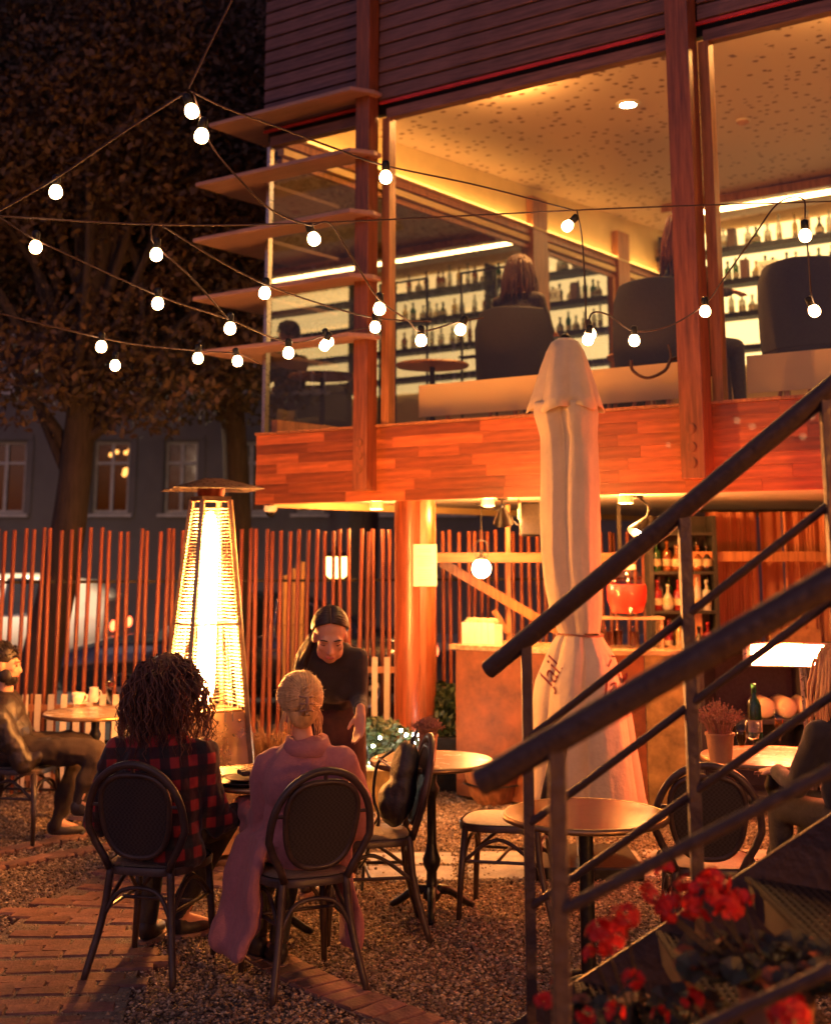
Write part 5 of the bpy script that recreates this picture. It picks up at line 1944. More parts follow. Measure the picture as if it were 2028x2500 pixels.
# plates and phone on the first table
pl_ = PZ(590, 1912, .742)
pt = thing('serving_tray', 'dark round tray with a plate on the table before the heater', 'tray', (pl_.x + .02, pl_.y + .02, .741))
MB().lathe([(0, .004), (.13, .004), (.155, .012), (.157, .02), (.15, .016), (.13, .009), (0, .009)], 36, cap=False).obj('tray', M_black, pt, smooth=True)
MB().lathe([(0, .012), (.07, .012), (.095, .022), (.096, .026), (.07, .016), (0, .016)], 32, cap=False).obj('plate', M_dark, pt, smooth=True)
wl_ = thing('wallet', 'dark leather wallet lying on the tray', 'wallet', (pl_.x + .04, pl_.y + .05, .772), R(25))
MB().box((0, 0, .012), (.12, .085, .022)).obj('leather', M_dark, wl_, bevel=.006)
MB().box((0, .004, .0245), (.115, .012, .003)).obj('clasp', M_steel, wl_)
# heather pots
M_pot = pm('terracotta_pot', (0.38, 0.18, 0.09), .65, var=.2, vscale=12)
M_heath = pm('heather_sprig', (0.36, 0.15, 0.12), .7, var=.4, vscale=30, col2=(.22, .13, .06))
def heather(label, loc, r_, ph, h, n, seed):
    o = thing('heather_pot', label, 'plant', loc)
    MB().lathe([(0, 0), (r_ * .78, 0), (r_, ph), (r_ * 1.08, ph), (r_ * 1.08, ph + .012), (r_ * .92, ph + .012), (r_ * .9, ph - .02), (0, ph - .02)], 24, cap=False).obj('pot', M_pot, o, smooth='auto')
    rr = random.Random(seed)
    b = MB()
    for i in range(n):
        a = rr.uniform(0, 6.28)
        k = rr.random() ** .6
        d = Vector((math.cos(a) * k, math.sin(a) * k, 0))
        p0 = Vector((0, 0, ph - .01)) + d * r_ * .7
        p2 = Vector((0, 0, ph)) + d * r_ * 2.0 + Vector((0, 0, h * (1.05 - .45 * k) * rr.uniform(.7, 1.1)))
        p1 = lerp(p0, p2, .5) + Vector((0, 0, .015)) - d * .01
        b.tube([p0, p1, p2], [.0018, .0016, .001], 4, cap=False)
        for s_ in range(10):
            q = lerp(p1, p2, .05 + s_ / 10 * 1.0)
            e = Vector((rr.gauss(0, 1), rr.gauss(0, 1), rr.gauss(.6, .8))).normalized()
            e2 = e.cross(Vector((rr.gauss(0, 1), rr.gauss(0, 1), rr.gauss(0, 1)))).normalized()
            L_ = rr.uniform(.008, .016)
            b.add([q, q + e * L_ * .5 + e2 * .004, q + e * L_, q + e * L_ * .5 - e2 * .004], [(0, 1, 2, 3)])
    stuff(b.obj('sprigs', M_heath, o))
    return o
ph_ = PZ(1045, 1858, .742)
heather('pot of dry pink heather on the table with the turned pedestal', (ph_.x, ph_.y, .742), .048, .12, .10, 110, 3)
ph_ = PZ(1762, 1862, .742)
heather('larger pot of reddish heather on the table behind the stair', (ph_.x, ph_.y + .03, .742), .07, .13, .17, 130, 4)
# bottle in cooler on the far table
bottle(0, 'green', (PZ(1855, 1815, .742).x, PZ(1855, 1815, .742).y + .1, .742), 'on the table behind the stair', 'wine on the far table')
# big bowl planter by the bar
pb_ = PZ(1205, 1957, 0)
bw = thing('bowl_planter', 'wide brown wooden bowl planter standing before the bar counter', 'planter', (pb_.x, pb_.y - .05, 0))
MB().lathe([(0, 0), (.13, 0), (.17, .05), (.22, .22), (.235, .30), (.22, .30), (.2, .22), (.15, .06), (0, .04)], 32, cap=False).obj('bowl', wood('bowl_wood', (.33, .14, .06), .45, rand=0, axis=2), bw, smooth='auto')
MB().lathe([(0, .24), (.2, .24)], 24, cap=False).obj('soil', M_ground, bw)
MB().lathe([(.228, .14), (.212, .15)], 32, cap=False).obj('hoop', M_black, bw)
# dark plant trough between column and bar
pk = thing('dark_planter', 'dark planter with a dim shrub between the column and the bar', 'planter', (PX(1085, 1850, 10.5).x, 10.5, 0))
MB().box((0, 0, .2), (.26, .26, .4), taper=1.12).obj('tub', M_black, pk, bevel=.01)
leaf_cloud('foliage', 900, (0, 0, .58), (.17, .17, .22), .04, M_leafd, pk, 12)
MB().tube([(0, 0, .38), (.02, 0, .6)], .012, 6).obj('stem', M_bark, pk)
# brown shrub behind heater
bsb = PX(655, 1800, 8.9)
pk2 = thing('grass_planter', 'dark pot of brown dry grasses between heater and waitress', 'planter', (bsb.x, 8.95, 0))
MB().lathe([(.12, 0), (.15, .3), (.165, .32), (.15, .33)], 20).obj('pot', M_black, pk2, smooth='auto')
gb_ = MB()
rr = random.Random(5)
for i in range(260):
    a = rr.uniform(0, 6.28)
    k = rr.random()
    d = Vector((math.cos(a), math.sin(a), 0))
    p0 = Vector((0, 0, .32)) + d * .1 * k
    p1 = p0 + d * .06 + Vector((0, 0, rr.uniform(.15, .3)))
    p2 = p1 + d * rr.uniform(.03, .12) + Vector((0, 0, rr.uniform(-.05, .12)))
    gb_.tube([p0, p1, p2], [.004, .003, .001], 4, cap=False)
stuff(gb_.obj('grasses', pm('dry_grass', (.16, .08, .04), .7), pk2))

# ================================================================== bags on the chair
M_bag = pm('black_nylon', (0.028, 0.028, 0.034), .55, var=.3, vscale=30, bump=.25, bscale=60)
bp_o = Vector((-.185, 6.68, .466))
bpk = thing('backpack', 'black backpack leaning on the bistro chair', 'backpack', bp_o, R(97))
bb_ = MB()
bb_.ball((.03, -.115, .16), (.135, .075, .16), 16, 12, rot=(R(14), 0, 0))
bb_.ball((.03, -.135, .29), (.115, .065, .13), 16, 12, rot=(R(14), 0, 0))
bb_.ball((.03, -.055, .12), (.10, .05, .10), 16, 12)
blob('bag_body', bb_, M_bag, bpk, .012, 5, disp=(.012, (9, 9, 9)))
MB().tube(curve3([(.06, -.17, .40), (.03, -.20, .455), (.0, -.17, .40)], 12), .007, 8).obj('grab_handle', M_bag, bpk)
MB().tube(curve3([(.10, -.09, .36), (.19, -.02, .28), (.20, .0, .12), (.12, -.02, .02), (.16, .04, -.15), (.13, .06, -.30)], 24), .008, 8).obj('strap', M_bag, bpk)
MB().tube(curve3([(.14, -.03, .05), (.20, .05, -.10), (.17, .07, -.2), (.10, .03, -.12)], 18), .006, 8).obj('strap', M_bag, bpk)
MB().tube(curve3([(-.06, -.06, .30), (.03, .0, .335), (.12, -.06, .30)], 12), .004, 6).obj('zip', M_steel, bpk)
bg2 = thing('shoulder_bag', 'brown leather shoulder bag beside the black backpack', 'bag', Vector((-.33, 6.72, .466)), R(97))
b = MB().box((0, .06, .14), (.30, .12, .27), taper=.86)
b.obj('bag_body', pm('brown_leather', (.16, .07, .05), .5, var=.25, bump=.2, bscale=80), bg2, bevel=.03)
MB().box((0, .0, .22), (.27, .012, .12)).obj('flap', MATS['brown_leather'], bg2, bevel=.005)
MB().tube(curve3([(-.11, .06, .27), (-.06, .06, .36), (.06, .06, .36), (.11, .06, .27)], 14), .007, 8).obj('handle', MATS['brown_leather'], bg2)

# ================================================================== steel stair
stair = thing('steel_stair', 'dark steel outdoor stair with round handrails and perforated treads', 'stair', (0.6, 3.2, 0))
S0 = Vector((0.6, 3.2, 0))
A1, A2 = PX(1192, 1635, 4.2), PX(2028, 946, 3.5)
B1, B2 = PX(1174, 1910, 2.75), PX(2028, 1419, 2.4)
A3, B3 = A2 + (A2 - A1) * .35, B2 + (B2 - B1) * .55
def tube_s(pts, r_, name, n=14, m=None):
    return MB().tube([Vector(p) - S0 for p in pts], r_, n).obj(name, m or M_rail, stair, smooth='auto')
ra = tube_s([A1, lerp(A1, A3, .3), lerp(A1, A3, .7), A3], .0285, 'handrail')
rbb = tube_s([B1, lerp(B1, B3, .5), B3], .028, 'handrail')
def onA(X):
    return lerp(A1, A2, (X - A1.x) / (A2.x - A1.x))
def onB(X):
    return lerp(B1, B2, (X - B1.x) / (B2.x - B1.x))
def X_at(line, u):
    lo, hi = -1., 3.
    for _ in range(40):
        m_ = (lo + hi) / 2
        p = line(m_)
        uu = PU + FPX * p.x / ((p.y) * _c + (p.z - HCAM) * _s)
        if uu < u:
            lo = m_
        else:
            hi = m_
    return (lo + hi) / 2
# far side posts
for u, wd in ((1284, .032), (1668, .034), (2015, .036)):
    p = onA(X_at(onA, u))
    z0 = max(0.0, p.z - 1.17) if u > 1400 else 0.0
    MB().box((p.x - S0.x, p.y - S0.y, (p.z - .02 + z0) / 2), (wd, wd * .9, p.z - .02 - z0)).obj('post', M_rail, stair, bevel=.003)
p = onB(X_at(onB, 1358))
MB().box((p.x - S0.x, p.y - S0.y, (p.z - .02) / 2), (.034, .03, p.z - .02)).obj('post', M_rail, stair, bevel=.003)
p = onB(1.15)
MB().box((p.x - S0.x, p.y - S0.y, (p.z - .1) / 2 + .1), (.034, .03, p.z - .2)).obj('post', M_rail, stair, bevel=.003)
# thin intermediate rails (offsets read at the post)
for dz in (.293, .535, .767):
    q = onA(X_at(onA, 1284))
    tube_s([q - Vector((0, 0, dz)), onA(1.45) - Vector((0, 0, dz))], .0115, 'mid_rail', 10)
for dz in (.315, .63):
    q = onB(X_at(onB, 1358))
    tube_s([q - Vector((0, 0, dz)), onB(1.35) - Vector((0, 0, dz))], .0125, 'mid_rail', 10)
# stringers: steel plates
def stringer(line, xa, xb, off, name):
    b = MB()
    p, q = line(xa), line(xb)
    for P_, k in ((p, 0), (q, 1)):
        for dy in (-.006, .006):
            for dz in (-off, -off - .22):
                b.v.append(tuple(Vector((P_.x, P_.y + dy, P_.z + dz)) - S0))
    b.f = [(0, 1, 3, 2), (4, 6, 7, 5), (0, 2, 6, 4), (1, 5, 7, 3), (0, 4, 5, 1), (2, 3, 7, 6)]
    b.obj(name, M_rail, stair)
stringer(onA, -.05, 1.6, 1.045, 'stringer')
stringer(onB, -.15, 1.5, .92, 'stringer')
M_nose = pm('brown_nosing', (0.075, 0.04, 0.035), .7, var=.3, vscale=20)
# treads with perforated plate and toothed nosing
M_tread = pm('galvanised_tread', (0.03, 0.02, 0.018), .75, metal=.0, var=.3, vscale=20)
for k in range(0, 10):
    z = .075 + .175 * k
    X = -.18 + .21 * k
    yf, yn = onA(X).y - .03, onB(X).y + .03
    ft = MB().box(((X + .006) - S0.x, (yf + yn) / 2 - S0.y, z - .036), (.012, yf - yn, .07)).obj('tread_nosing', M_nose, stair)
    tb = MB()
    dd = .25
    nb = int(dd / .02)
    for i in range(nb):                      # strips along the tread
        tb.box((X + .02 + i * .02 - S0.x, (yf + yn) / 2 - S0.y, z - .002), (.010, yf - yn, .004))
    ns = int((yf - yn) / .036)
    for j in range(ns):                      # cross strips close the holes
        tb.box((X + .012 + dd / 2 - S0.x, yn + .018 + j * .036 - S0.y, z - .0045), (dd, .012, .004))
    stuff(tb.obj('tread_plate', M_tread, stair))
    te = MB()
    for j in range(int((yf - yn) / .022)):
        te.box((X - .001 - S0.x, yn + .011 + j * .022 - S0.y, z + .002), (.014, .012, .009))
    stuff(te.obj('nosing_teeth', M_tread, stair))

# ================================================================== geraniums on the steps
M_petal = pm('red_petal', (0.80, 0.025, 0.015), .5, var=.3, vscale=30, rand=.1)
M_gleaf = pm('geranium_leaf', (0.04, 0.055, 0.028), .55, var=.45, vscale=20, col2=(.05, .03, .02))
M_dryleaf = pm('rusty_leaf', (0.30, 0.09, 0.03), .6, var=.4, vscale=30)
def geranium(label, loc, spread, h, heads, nleaf, seed, potr=.085):
    o = thing('geranium_pot', label, 'plant', loc)
    MB().lathe([(0, 0), (potr * .75, 0), (potr, .14), (potr * 1.1, .14), (potr * 1.1, .16), (potr * .95, .16), (0, .14)], 24, cap=False).obj('pot', M_pot, o, smooth='auto')
    rr = random.Random(seed)
    lv, dl, stm = MB(), MB(), MB()
    for i in range(nleaf):
        a = rr.uniform(0, 6.28)
        k = rr.random() ** .5
        c = Vector((math.cos(a) * k * spread[0], math.sin(a) * k * spread[1], .15 + rr.random() * (h - .1) * (1.1 - .5 * k)))
        nrm = Vector((rr.gauss(0, .5), rr.gauss(-.3, .5), 1)).normalized()
        x = nrm.cross(Vector((0, 1, .1))).normalized()
        y = nrm.cross(x)
        R_ = rr.uniform(.014, .034)
        pts = [c + nrm * -.004]
        for j in range(9):
            b_ = 2 * math.pi * j / 9
            w_ = R_ * (1 + .12 * math.sin(b_ * 5))
            pts.append(c + x * w_ * math.cos(b_) + y * w_ * math.sin(b_) + nrm * .005 * math.sin(b_ * 3))
        (dl if rr.random() < .22 else lv).add(pts, [(0, 1 + j, 1 + (j + 1) % 9) for j in range(9)])
        stm.tube([(c.x * .2, c.y * .2, .14), lerp((c.x * .2, c.y * .2, .14), c, .6) + Vector((0, 0, .02)), c], .002, 4, cap=False)
    lv.obj('leaves', M_gleaf, o, smooth=False)['kind'] = 'stuff'
    if dl.v:
        dl.obj('dry_leaves', M_dryleaf, o)['kind'] = 'stuff'
    for (hx, hy, hz, hr, nf) in heads:
        fh = MB()
        for i in range(nf):
            d = Vector((rr.gauss(0, 1), rr.gauss(0, 1), rr.gauss(.3, .8))).normalized()
            c = Vector((hx, hy, hz)) + Vector((d.x * hr, d.y * hr, d.z * hr * .75))
            x = d.cross(Vector((.3, .1, 1))).normalized()
            y = d.cross(x)
            for j in range(5):
                b_ = 2 * math.pi * j / 5 + rr.uniform(0, 1)
                e = x * math.cos(b_) + y * math.sin(b_)
                e2 = d.cross(e)
                L_ = rr.uniform(.011, .016)
                fh.add([c, c + e * L_ * .6 + e2 * L_ * .5 + d * .003, c + e * L_ + d * .001, c + e * L_ * .6 - e2 * L_ * .5 + d * .003], [(0, 1, 2, 3)])
        fh.obj('flower_head', M_petal, o)
        stm.tube(curve3([(hx * .4, hy * .4, .16), (hx * .75, hy * .7, (hz + .16) / 2), (hx, hy, hz - hr * .5)], 8), .003, 5, cap=False)
    stuff(stm.obj('stems', pm('plant_stem', (.07, .05, .025), .6), o))
    return o
def heads_at(base, lst, Y):
    out = []
    for (u, v, r_, nf) in lst:
        p = PX(u, v, Y) - Vector(base)
        out.append((p.x, p.y, p.z, r_, nf))
    return out
g1 = Vector((.62, 2.98, .601 + .175))
g1.x = .76
geranium('red geranium on the upper of the three planted steps', g1, (.20, .16), .14, heads_at(g1, [(1700, 2190, .055, 46), (1760, 2215, .045, 34), (1640, 2215, .035, 20), (1620, 2120, .018, 8), (1590, 2180, .022, 8), (1812, 2190, .018, 7), (1745, 2150, .03, 16)], 2.98), 150, 1)
g2 = Vector((.545, 3.06, .601))
geranium('red geranium on the middle planted step with rusty leaves', g2, (.24, .18), .20, heads_at(g2, [(1480, 2285, .042, 34), (1525, 2235, .028, 16), (1450, 2330, .02, 8), (1610, 2480, .015, 5), (1690, 2440, .02, 8)], 2.95), 260, 2)
g3 = Vector((.335, 2.86, .426))
geranium('red geranium on the lowest planted step', g3, (.25, .2), .24, heads_at(g3, [(1330, 2440, .016, 5), (1545, 2390, .018, 6), (1430, 2480, .015, 5)], 2.85), 260, 3)
g4 = Vector((.56, 2.72, .601))
geranium('red geranium at the near edge of the middle planted step', g4, (.20, .10), .18, heads_at(g4, [(1925, 2470, .04, 30), (1500, 2470, .014, 5)], 2.66), 170, 4)
g5 = Vector((.335, 3.25, .426))
geranium('leafy geranium with few blooms on the lowest planted step', g5, (.26, .15), .26, heads_at(g5, [(1360, 2400, .014, 5)], 3.2), 200, 6)

# ================================================================== festoon lights
M_bulb = emis('festoon_bulb', (1.0, 0.55, 0.23), 7.5)
M_cable = pm('festoon_cable', (0.06, 0.03, 0.025), .6)
bulb_me = MB().lathe([(.012, .0), (.019, -.006), (.0255, -.018), (.0275, -.030), (.0255, -.042), (.019, -.052), (.010, -.0565), (0.001, -.058)], 16, cap=False).mesh('bulb', M_bulb, True)
sock_me = MB().lathe([(.008, .045), (.016, .04), (.0175, .03), (.0175, .002), (.013, -.002)], 12).mesh('socket', M_black, True)
D = 1.168
def festoon(label, pts, bulbs):
    """pts: (disp x, disp y, distance) along the cable; bulbs: (disp x, disp y, distance, tilt)"""
    W_ = [PX(x * D, y * D, d) for x, y, d in pts]
    o0 = W_[0]
    o = thing('festoon_lights', label, 'string lights', o0)
    MB().tube([p - o0 for p in curve3(W_, 10 * len(W_))], .0042, 6).obj('cable', M_cable, o, smooth=True)
    for (x, y, d, tx) in bulbs:
        p = PX(x * D, y * D, d) - o0
        rot = Euler((0, tx, 0))
        m_ = Matrix.Translation(p) @ rot.to_matrix().to_4x4() @ Matrix.Translation((0, 0, .034))
        s_ = link('socket', sock_me, o)
        s_.matrix_local = m_
        b_ = link('bulb', bulb_me, o)
        b_.matrix_local = m_
    return o
festoon('festoon string dropping from above to the knot beside the louvers', [(515, -60, 4.7), (440, 90, 4.75), (395, 185, 4.8)], [(402, 235, 4.8, -.35)])
festoon('festoon string running from the knot down to the left', [(390, 192, 4.8), (250, 282, 4.95), (118, 372, 5.1), (0, 440, 5.2), (-120, 500, 5.3)], [(117, 404, 5.2, 0)])
festoon('festoon string running from the knot across the facade to the parasol', [(398, 190, 4.8), (470, 225, 4.9), (560, 258, 5.05), (700, 310, 5.25), (800, 345, 5.4), (1000, 388, 5.8), (1200, 440, 6.2)], [(421, 287, 4.75, .1), (806, 373, 5.4, 0), (1184, 474, 6.2, .75)])
festoon('festoon string sagging from the knot past the louvers to the timber post', [(405, 195, 4.8), (440, 300, 4.9), (510, 385, 5.0), (570, 440, 5.15), (645, 470, 5.3), (690, 468, 5.35), (740, 545, 5.5), (792, 625, 5.7), (850, 668, 6.0), (882, 692, 6.2), (960, 672, 6.4), (1010, 664, 6.5)], [(657, 502, 5.35, -.35), (793, 648, 5.75, 0), (880, 714, 6.2, 0), (961, 691, 6.4, .4)])
festoon('thin straight support wire with no bulbs over the terrace', [(-60, 448, 5.2), (320, 469, 5.5), (650, 466, 5.8), (1190, 440, 6.3), (1440, 430, 6.5), (1760, 420, 6.8)], [])
festoon('short festoon loop hanging from the support wire', [(318, 470, 5.5), (316, 490, 5.5), (328, 515, 5.55), (400, 580, 5.7), (478, 668, 5.9)], [(327, 535, 5.55, 0), (481, 689, 5.95, 0)])
festoon('festoon string slanting from the support wire past the lowest louvers', [(340, 472, 5.5), (450, 540, 5.7), (550, 592, 5.9), (660, 632, 6.2), (780, 664, 6.5), (900, 672, 6.8)], [(553, 615, 5.95, .1), (784, 686, 6.5, 0)])
festoon('long festoon string sagging across the trees toward the lowest louver', [(-60, 430, 5.3), (0, 455, 5.4), (85, 505, 5.5), (330, 617, 5.9), (480, 668, 6.2), (600, 715, 6.5), (680, 702, 6.7), (740, 690, 6.8), (800, 680, 6.9)], [(75, 519, 5.5, 0), (330, 637, 5.9, 0), (603, 740, 6.4, 0), (678, 724, 6.7, .35), (687, 716, 6.85, -.3)])
festoon('lowest festoon string in front of the trees and apartment house', [(-60, 640, 6.0), (100, 680, 6.2), (212, 706, 6.4), (300, 722, 6.6), (414, 733, 6.8), (497, 740, 6.9), (545, 760, 7.0)], [(212, 727, 6.4, 0), (241, 766, 6.9, 0), (414, 751, 6.7, 0), (497, 757, 6.9, -.2)])
festoon('festoon drop hanging straight down beside the parasol top', [(1205, 440, 6.2), (1216, 500, 6.2), (1222, 600, 6.2), (1226, 690, 6.2), (1236, 655, 6.25), (1270, 658, 6.3), (1325, 692, 6.4), (1400, 680, 6.45), (1473, 635, 6.4), (1510, 585, 6.3), (1570, 500, 6.1), (1625, 425, 6.0), (1676, 415, 5.9), (1682, 465, 5.85), (1690, 560, 5.85), (1694, 610, 5.9), (1700, 635, 6.0)], [(1228, 712, 6.2, .15), (1234, 700, 6.35, -.2), (1325, 714, 6.4, 0), (1473, 653, 6.4, 0), (1682, 495, 5.6, 0), (1702, 652, 6.0, -.4)])

# assumed string behind the viewer, out of view, for reflections and warm light
def assumed_festoon(label, pts, n):
    W_ = curve3([Vector(p) for p in pts], 40)
    o0 = W_[0]
    o = thing('festoon_lights', label, 'string lights', o0)
    MB().tube([p - o0 for p in W_], .0042, 6).obj('cable', M_cable, o, smooth=True)
    for k in range(n):
        p = W_[int((k + .5) / n * (len(W_) - 1))] - o0 - Vector((0, 0, .05))
        for nm, me in (('socket', sock_me), ('bulb', bulb_me)):
            s_ = link(nm, me, o)
            s_.location = p
assumed_festoon('assumed unseen festoon string stretched behind the viewer', [(-4.0, -.6, 3.3), (-1.0, -1.4, 2.7), (2.4, -1.6, 3.2)], 14)

cw_ = [PX(1318 * D, 752 * D, 8.6), PX(1322 * D, 775 * D, 8.6), PX(1352 * D, 790 * D, 8.6), PX(1388 * D, 775 * D, 8.6), PX(1402 * D, 752 * D, 8.6), PX(1425 * D, 745 * D, 8.65), PX(1445 * D, 722 * D, 8.6)]
lp = thing('cable_loop', 'thick black cable hanging in a loop on the facade post before the cream board', 'cable', cw_[0])
MB().tube([q - cw_[0] for q in curve3(cw_, 40)], .011, 8).obj('cable', M_cable, lp, smooth=True)
MB().tube([q - cw_[0] for q in curve3([cw_[4], PX(1400 * D, 735 * D, 8.6), PX(1396 * D, 720 * D, 8.6)], 10)], .008, 8).obj('cable_end', M_cable, lp, smooth=True)

# ================================================================== people
M_skin = pm('skin', (0.55, 0.30, 0.20), .5, var=.08, vscale=12)
M_skin.node_tree.nodes['Principled BSDF'].inputs['Subsurface Weight'].default_value = .08
M_shoe = pm('dark_shoe', (0.03, 0.025, 0.028), .5)
M_sole = pm('shoe_sole', (0.30, 0.18, 0.14), .6)
M_eye = pm('eye_dark', (0.02, 0.012, 0.01), .2)
M_lip = pm('lip', (0.42, 0.12, 0.10), .4)
def basis(fwd, up=(0, 0, 1)):
    f = Vector(fwd).normalized()
    x = f.cross(Vector(up)).normalized()
    z = x.cross(f)
    return Matrix((x, f, z)).transposed()       # columns: right, forward, up
def head_prims(mb, c, B_, face=True):
    E_ = lambda p, r: mb.ball(c + B_ @ Vector(p), r, 16, 12, rot=B_)
    E_((0, -.018, .035), (.074, .094, .085))
    E_((0, .03, -.02), (.060, .066, .088))
    E_((0, .052, -.075), (.036, .034, .034))
    E_((.036, .03, -.06), (.026, .045, .035))
    E_((-.036, .03, -.06), (.026, .045, .035))
    for sx in (-1, 1):
        E_((sx * .074, -.005, -.012), (.010, .020, .031))
        E_((sx * .038, .068, -.018), (.024, .018, .018))
        E_((sx * .030, .083, .022), (.026, .012, .010))
    mb.caps(c + B_ @ Vector((0, .090, .008)), c + B_ @ Vector((0, .109, -.028)), .009, .013, 10)
    E_((0, .100, -.036), (.018, .011, .009))
    E_((0, .088, -.060), (.022, .010, .010))
def face_parts(o, c, B_, base, closed=True, brow=None):
    for sx in (-1, 1):
        p = c + B_ @ Vector((sx * .032, .0845, .002)) - base
        if closed:                               # lowered lids: a dark lash line
            MB().tube([p + B_ @ Vector((-.014, -.003, .001)), p + B_ @ Vector((0, .003, -.004)), p + B_ @ Vector((.014, -.003, .001))], [.0015, .0032, .0015], 6).obj('eye', M_eye, o)
        else:
            MB().ball(p, (.011, .006, .006), 10, 8, rot=B_).obj('eye', M_eye, o)
        q = c + B_ @ Vector((sx * .033, .0925, .026)) - base
        MB().tube([q + B_ @ Vector((-sx * .018, .0, -.002)), q + B_ @ Vector((0, .003, .004)), q + B_ @ Vector((sx * .019, -.012, -.001))], [.003, .0038, .002], 6).obj('eyebrow', brow or M_eye, o)
    p = c + B_ @ Vector((0, .0955, -.060)) - base
    MB().ball(p, (.020, .006, .007), 12, 8, rot=B_).obj('lips', M_lip, o)
def hand_prims(mb, w, fwd, pn, side=1, curl=.5, s=1.0):
    """wrist, finger direction, palm normal; thumb on the side given"""
    f = Vector(fwd).normalized()
    n = Vector(pn)
    n = (n - f * n.dot(f)).normalized()
    x = f.cross(n) * side
    B_ = Matrix((x, f, n)).transposed()
    mb.ball(w + f * .045 * s, (.040 * s, .052 * s, .016 * s), 14, 10, rot=B_)
    mb.caps(w - f * .02, w + f * .02 * s, .025 * s, .028 * s, 12)
    lens = (.068, .078, .073, .056)
    for k in range(4):
        b0 = w + f * .088 * s + x * (.029 - .0195 * k) * s
        a = curl * (.5 + .1 * k)
        d1 = f * math.cos(a) + n * math.sin(a)
        d2 = f * math.cos(a * 2.2) + n * math.sin(a * 2.2)
        m_ = b0 + d1 * lens[k] * .55 * s + x * (1.5 - k) * .003
        e = m_ + d2 * lens[k] * .45 * s
        mb.caps(b0 - f * .02, m_, .0095 * s, .0088 * s, 10)
        mb.caps(m_, e, .0088 * s, .0072 * s, 10)
    t0 = w + f * .02 * s + x * .026 * s
    t1 = t0 + (x * .62 + f * .7 + n * .25).normalized() * .045 * s
    t2 = t1 + (x * .15 + f * .9 + n * .4).normalized() * .032 * s
    mb.caps(t0, t1, .014 * s, .0115 * s, 10)
    mb.caps(t1, t2, .011 * s, .0085 * s, 10)
def body_prims(mb, J, hands=None, hs=1.0):
    mb.ball(J['chest'], (.15, .10, .17), 16, 12, rot=basis(J['fwd'], J['spine']))
    mb.ball(lerp(J['chest'], J['pelvis'], .5), (.125, .09, .15), 16, 12, rot=basis(J['fwd'], J['spine']))
    mb.ball(J['pelvis'], (.15, .11, .12), 16, 12, rot=basis(J['fwd'], J['spine']))
    mb.caps(lerp(J['shL'], J['shR'], .5) - J['spine'] * .02, J['head'] - J['hup'] * .06, .055, .048, 14)
    for s in 'LR':
        mb.caps(lerp(J['shL'], J['shR'], .5), J['sh' + s], .06, .052, 12)
        mb.caps(J['sh' + s], J['el' + s], .048, .038, 12)
        mb.caps(J['el' + s], J['wr' + s], .038, .024, 12)
        mb.caps(J['hip' + s], J['kn' + s], .078, .054, 12)
        mb.caps(J['kn' + s], J['an' + s], .052, .036, 12)
        mb.caps(J['an' + s], J['to' + s], .036, .030, 12)
        if hands and s in hands:
            h = hands[s]
            hand_prims(mb, J['wr' + s], *h, s=hs)
        else:
            mb.ball(J['wr' + s] + (J['wr' + s] - J['el' + s]).normalized() * .05, .032, 12, 8)
def shoes(o, J, base, mat=M_shoe, sole=M_sole):
    for s in 'LR':
        d = (J['to' + s] - J['an' + s])
        d.z = 0
        d.normalize()
        B_ = basis(d)
        g0 = Vector((J['an' + s].x, J['an' + s].y, 0))
        zz = min(J['an' + s].z, J['to' + s].z)
        c = g0 + d * .06
        z0 = max(.0, zz - .065)
        m = MB()
        m.ball(c + Vector((0, 0, z0 + .045)), (.044, .12, .038), 16, 10, rot=B_)
        m.ball(c - d * .06 + Vector((0, 0, z0 + .07)), (.042, .06, .05), 14, 10, rot=B_)
        m.v = [tuple(Vector(p) - base) for p in m.v]
        sh_ = blob('shoe', m, mat, o, .010, 3)
        m = MB()
        P = [(c + B_ @ Vector((.047 * math.cos(a) * (1 - .12 * math.sin(a)), .125 * math.sin(a), 0)) - base) for a in np.linspace(0, 2 * math.pi, 24, endpoint=False)]
        m.v = [(p.x, p.y, z0) for p in P] + [(p.x, p.y, z0 + .022) for p in P]
        m.f = [tuple(reversed(range(24))), tuple(range(24, 48))] + [(i, (i + 1) % 24, 24 + (i + 1) % 24, 24 + i) for i in range(24)]
        m.obj('sole', sole, sh_)
def shift(mb, base):
    mb.v = [tuple(Vector(p) - base) for p in mb.v]
    return mb
def lock(mb, pts, r0, n=5, taper=.25):
    k = len(pts)
    mb.tube(pts, [r0 * (1 - (1 - taper) * (i / (k - 1)) ** 1.5) for i in range(k)], n)
def fixJ(J):
    J['spine'] = (lerp(J['shL'], J['shR'], .5) - J['pelvis']).normalized()
    J.setdefault('hup', J['spine'])
    return J
def hair_mat(name, col, col2):
    return pm(name, col, .42, var=.4, vscale=30, col2=col2, stretch=(1, 1, .25), spec=.45)

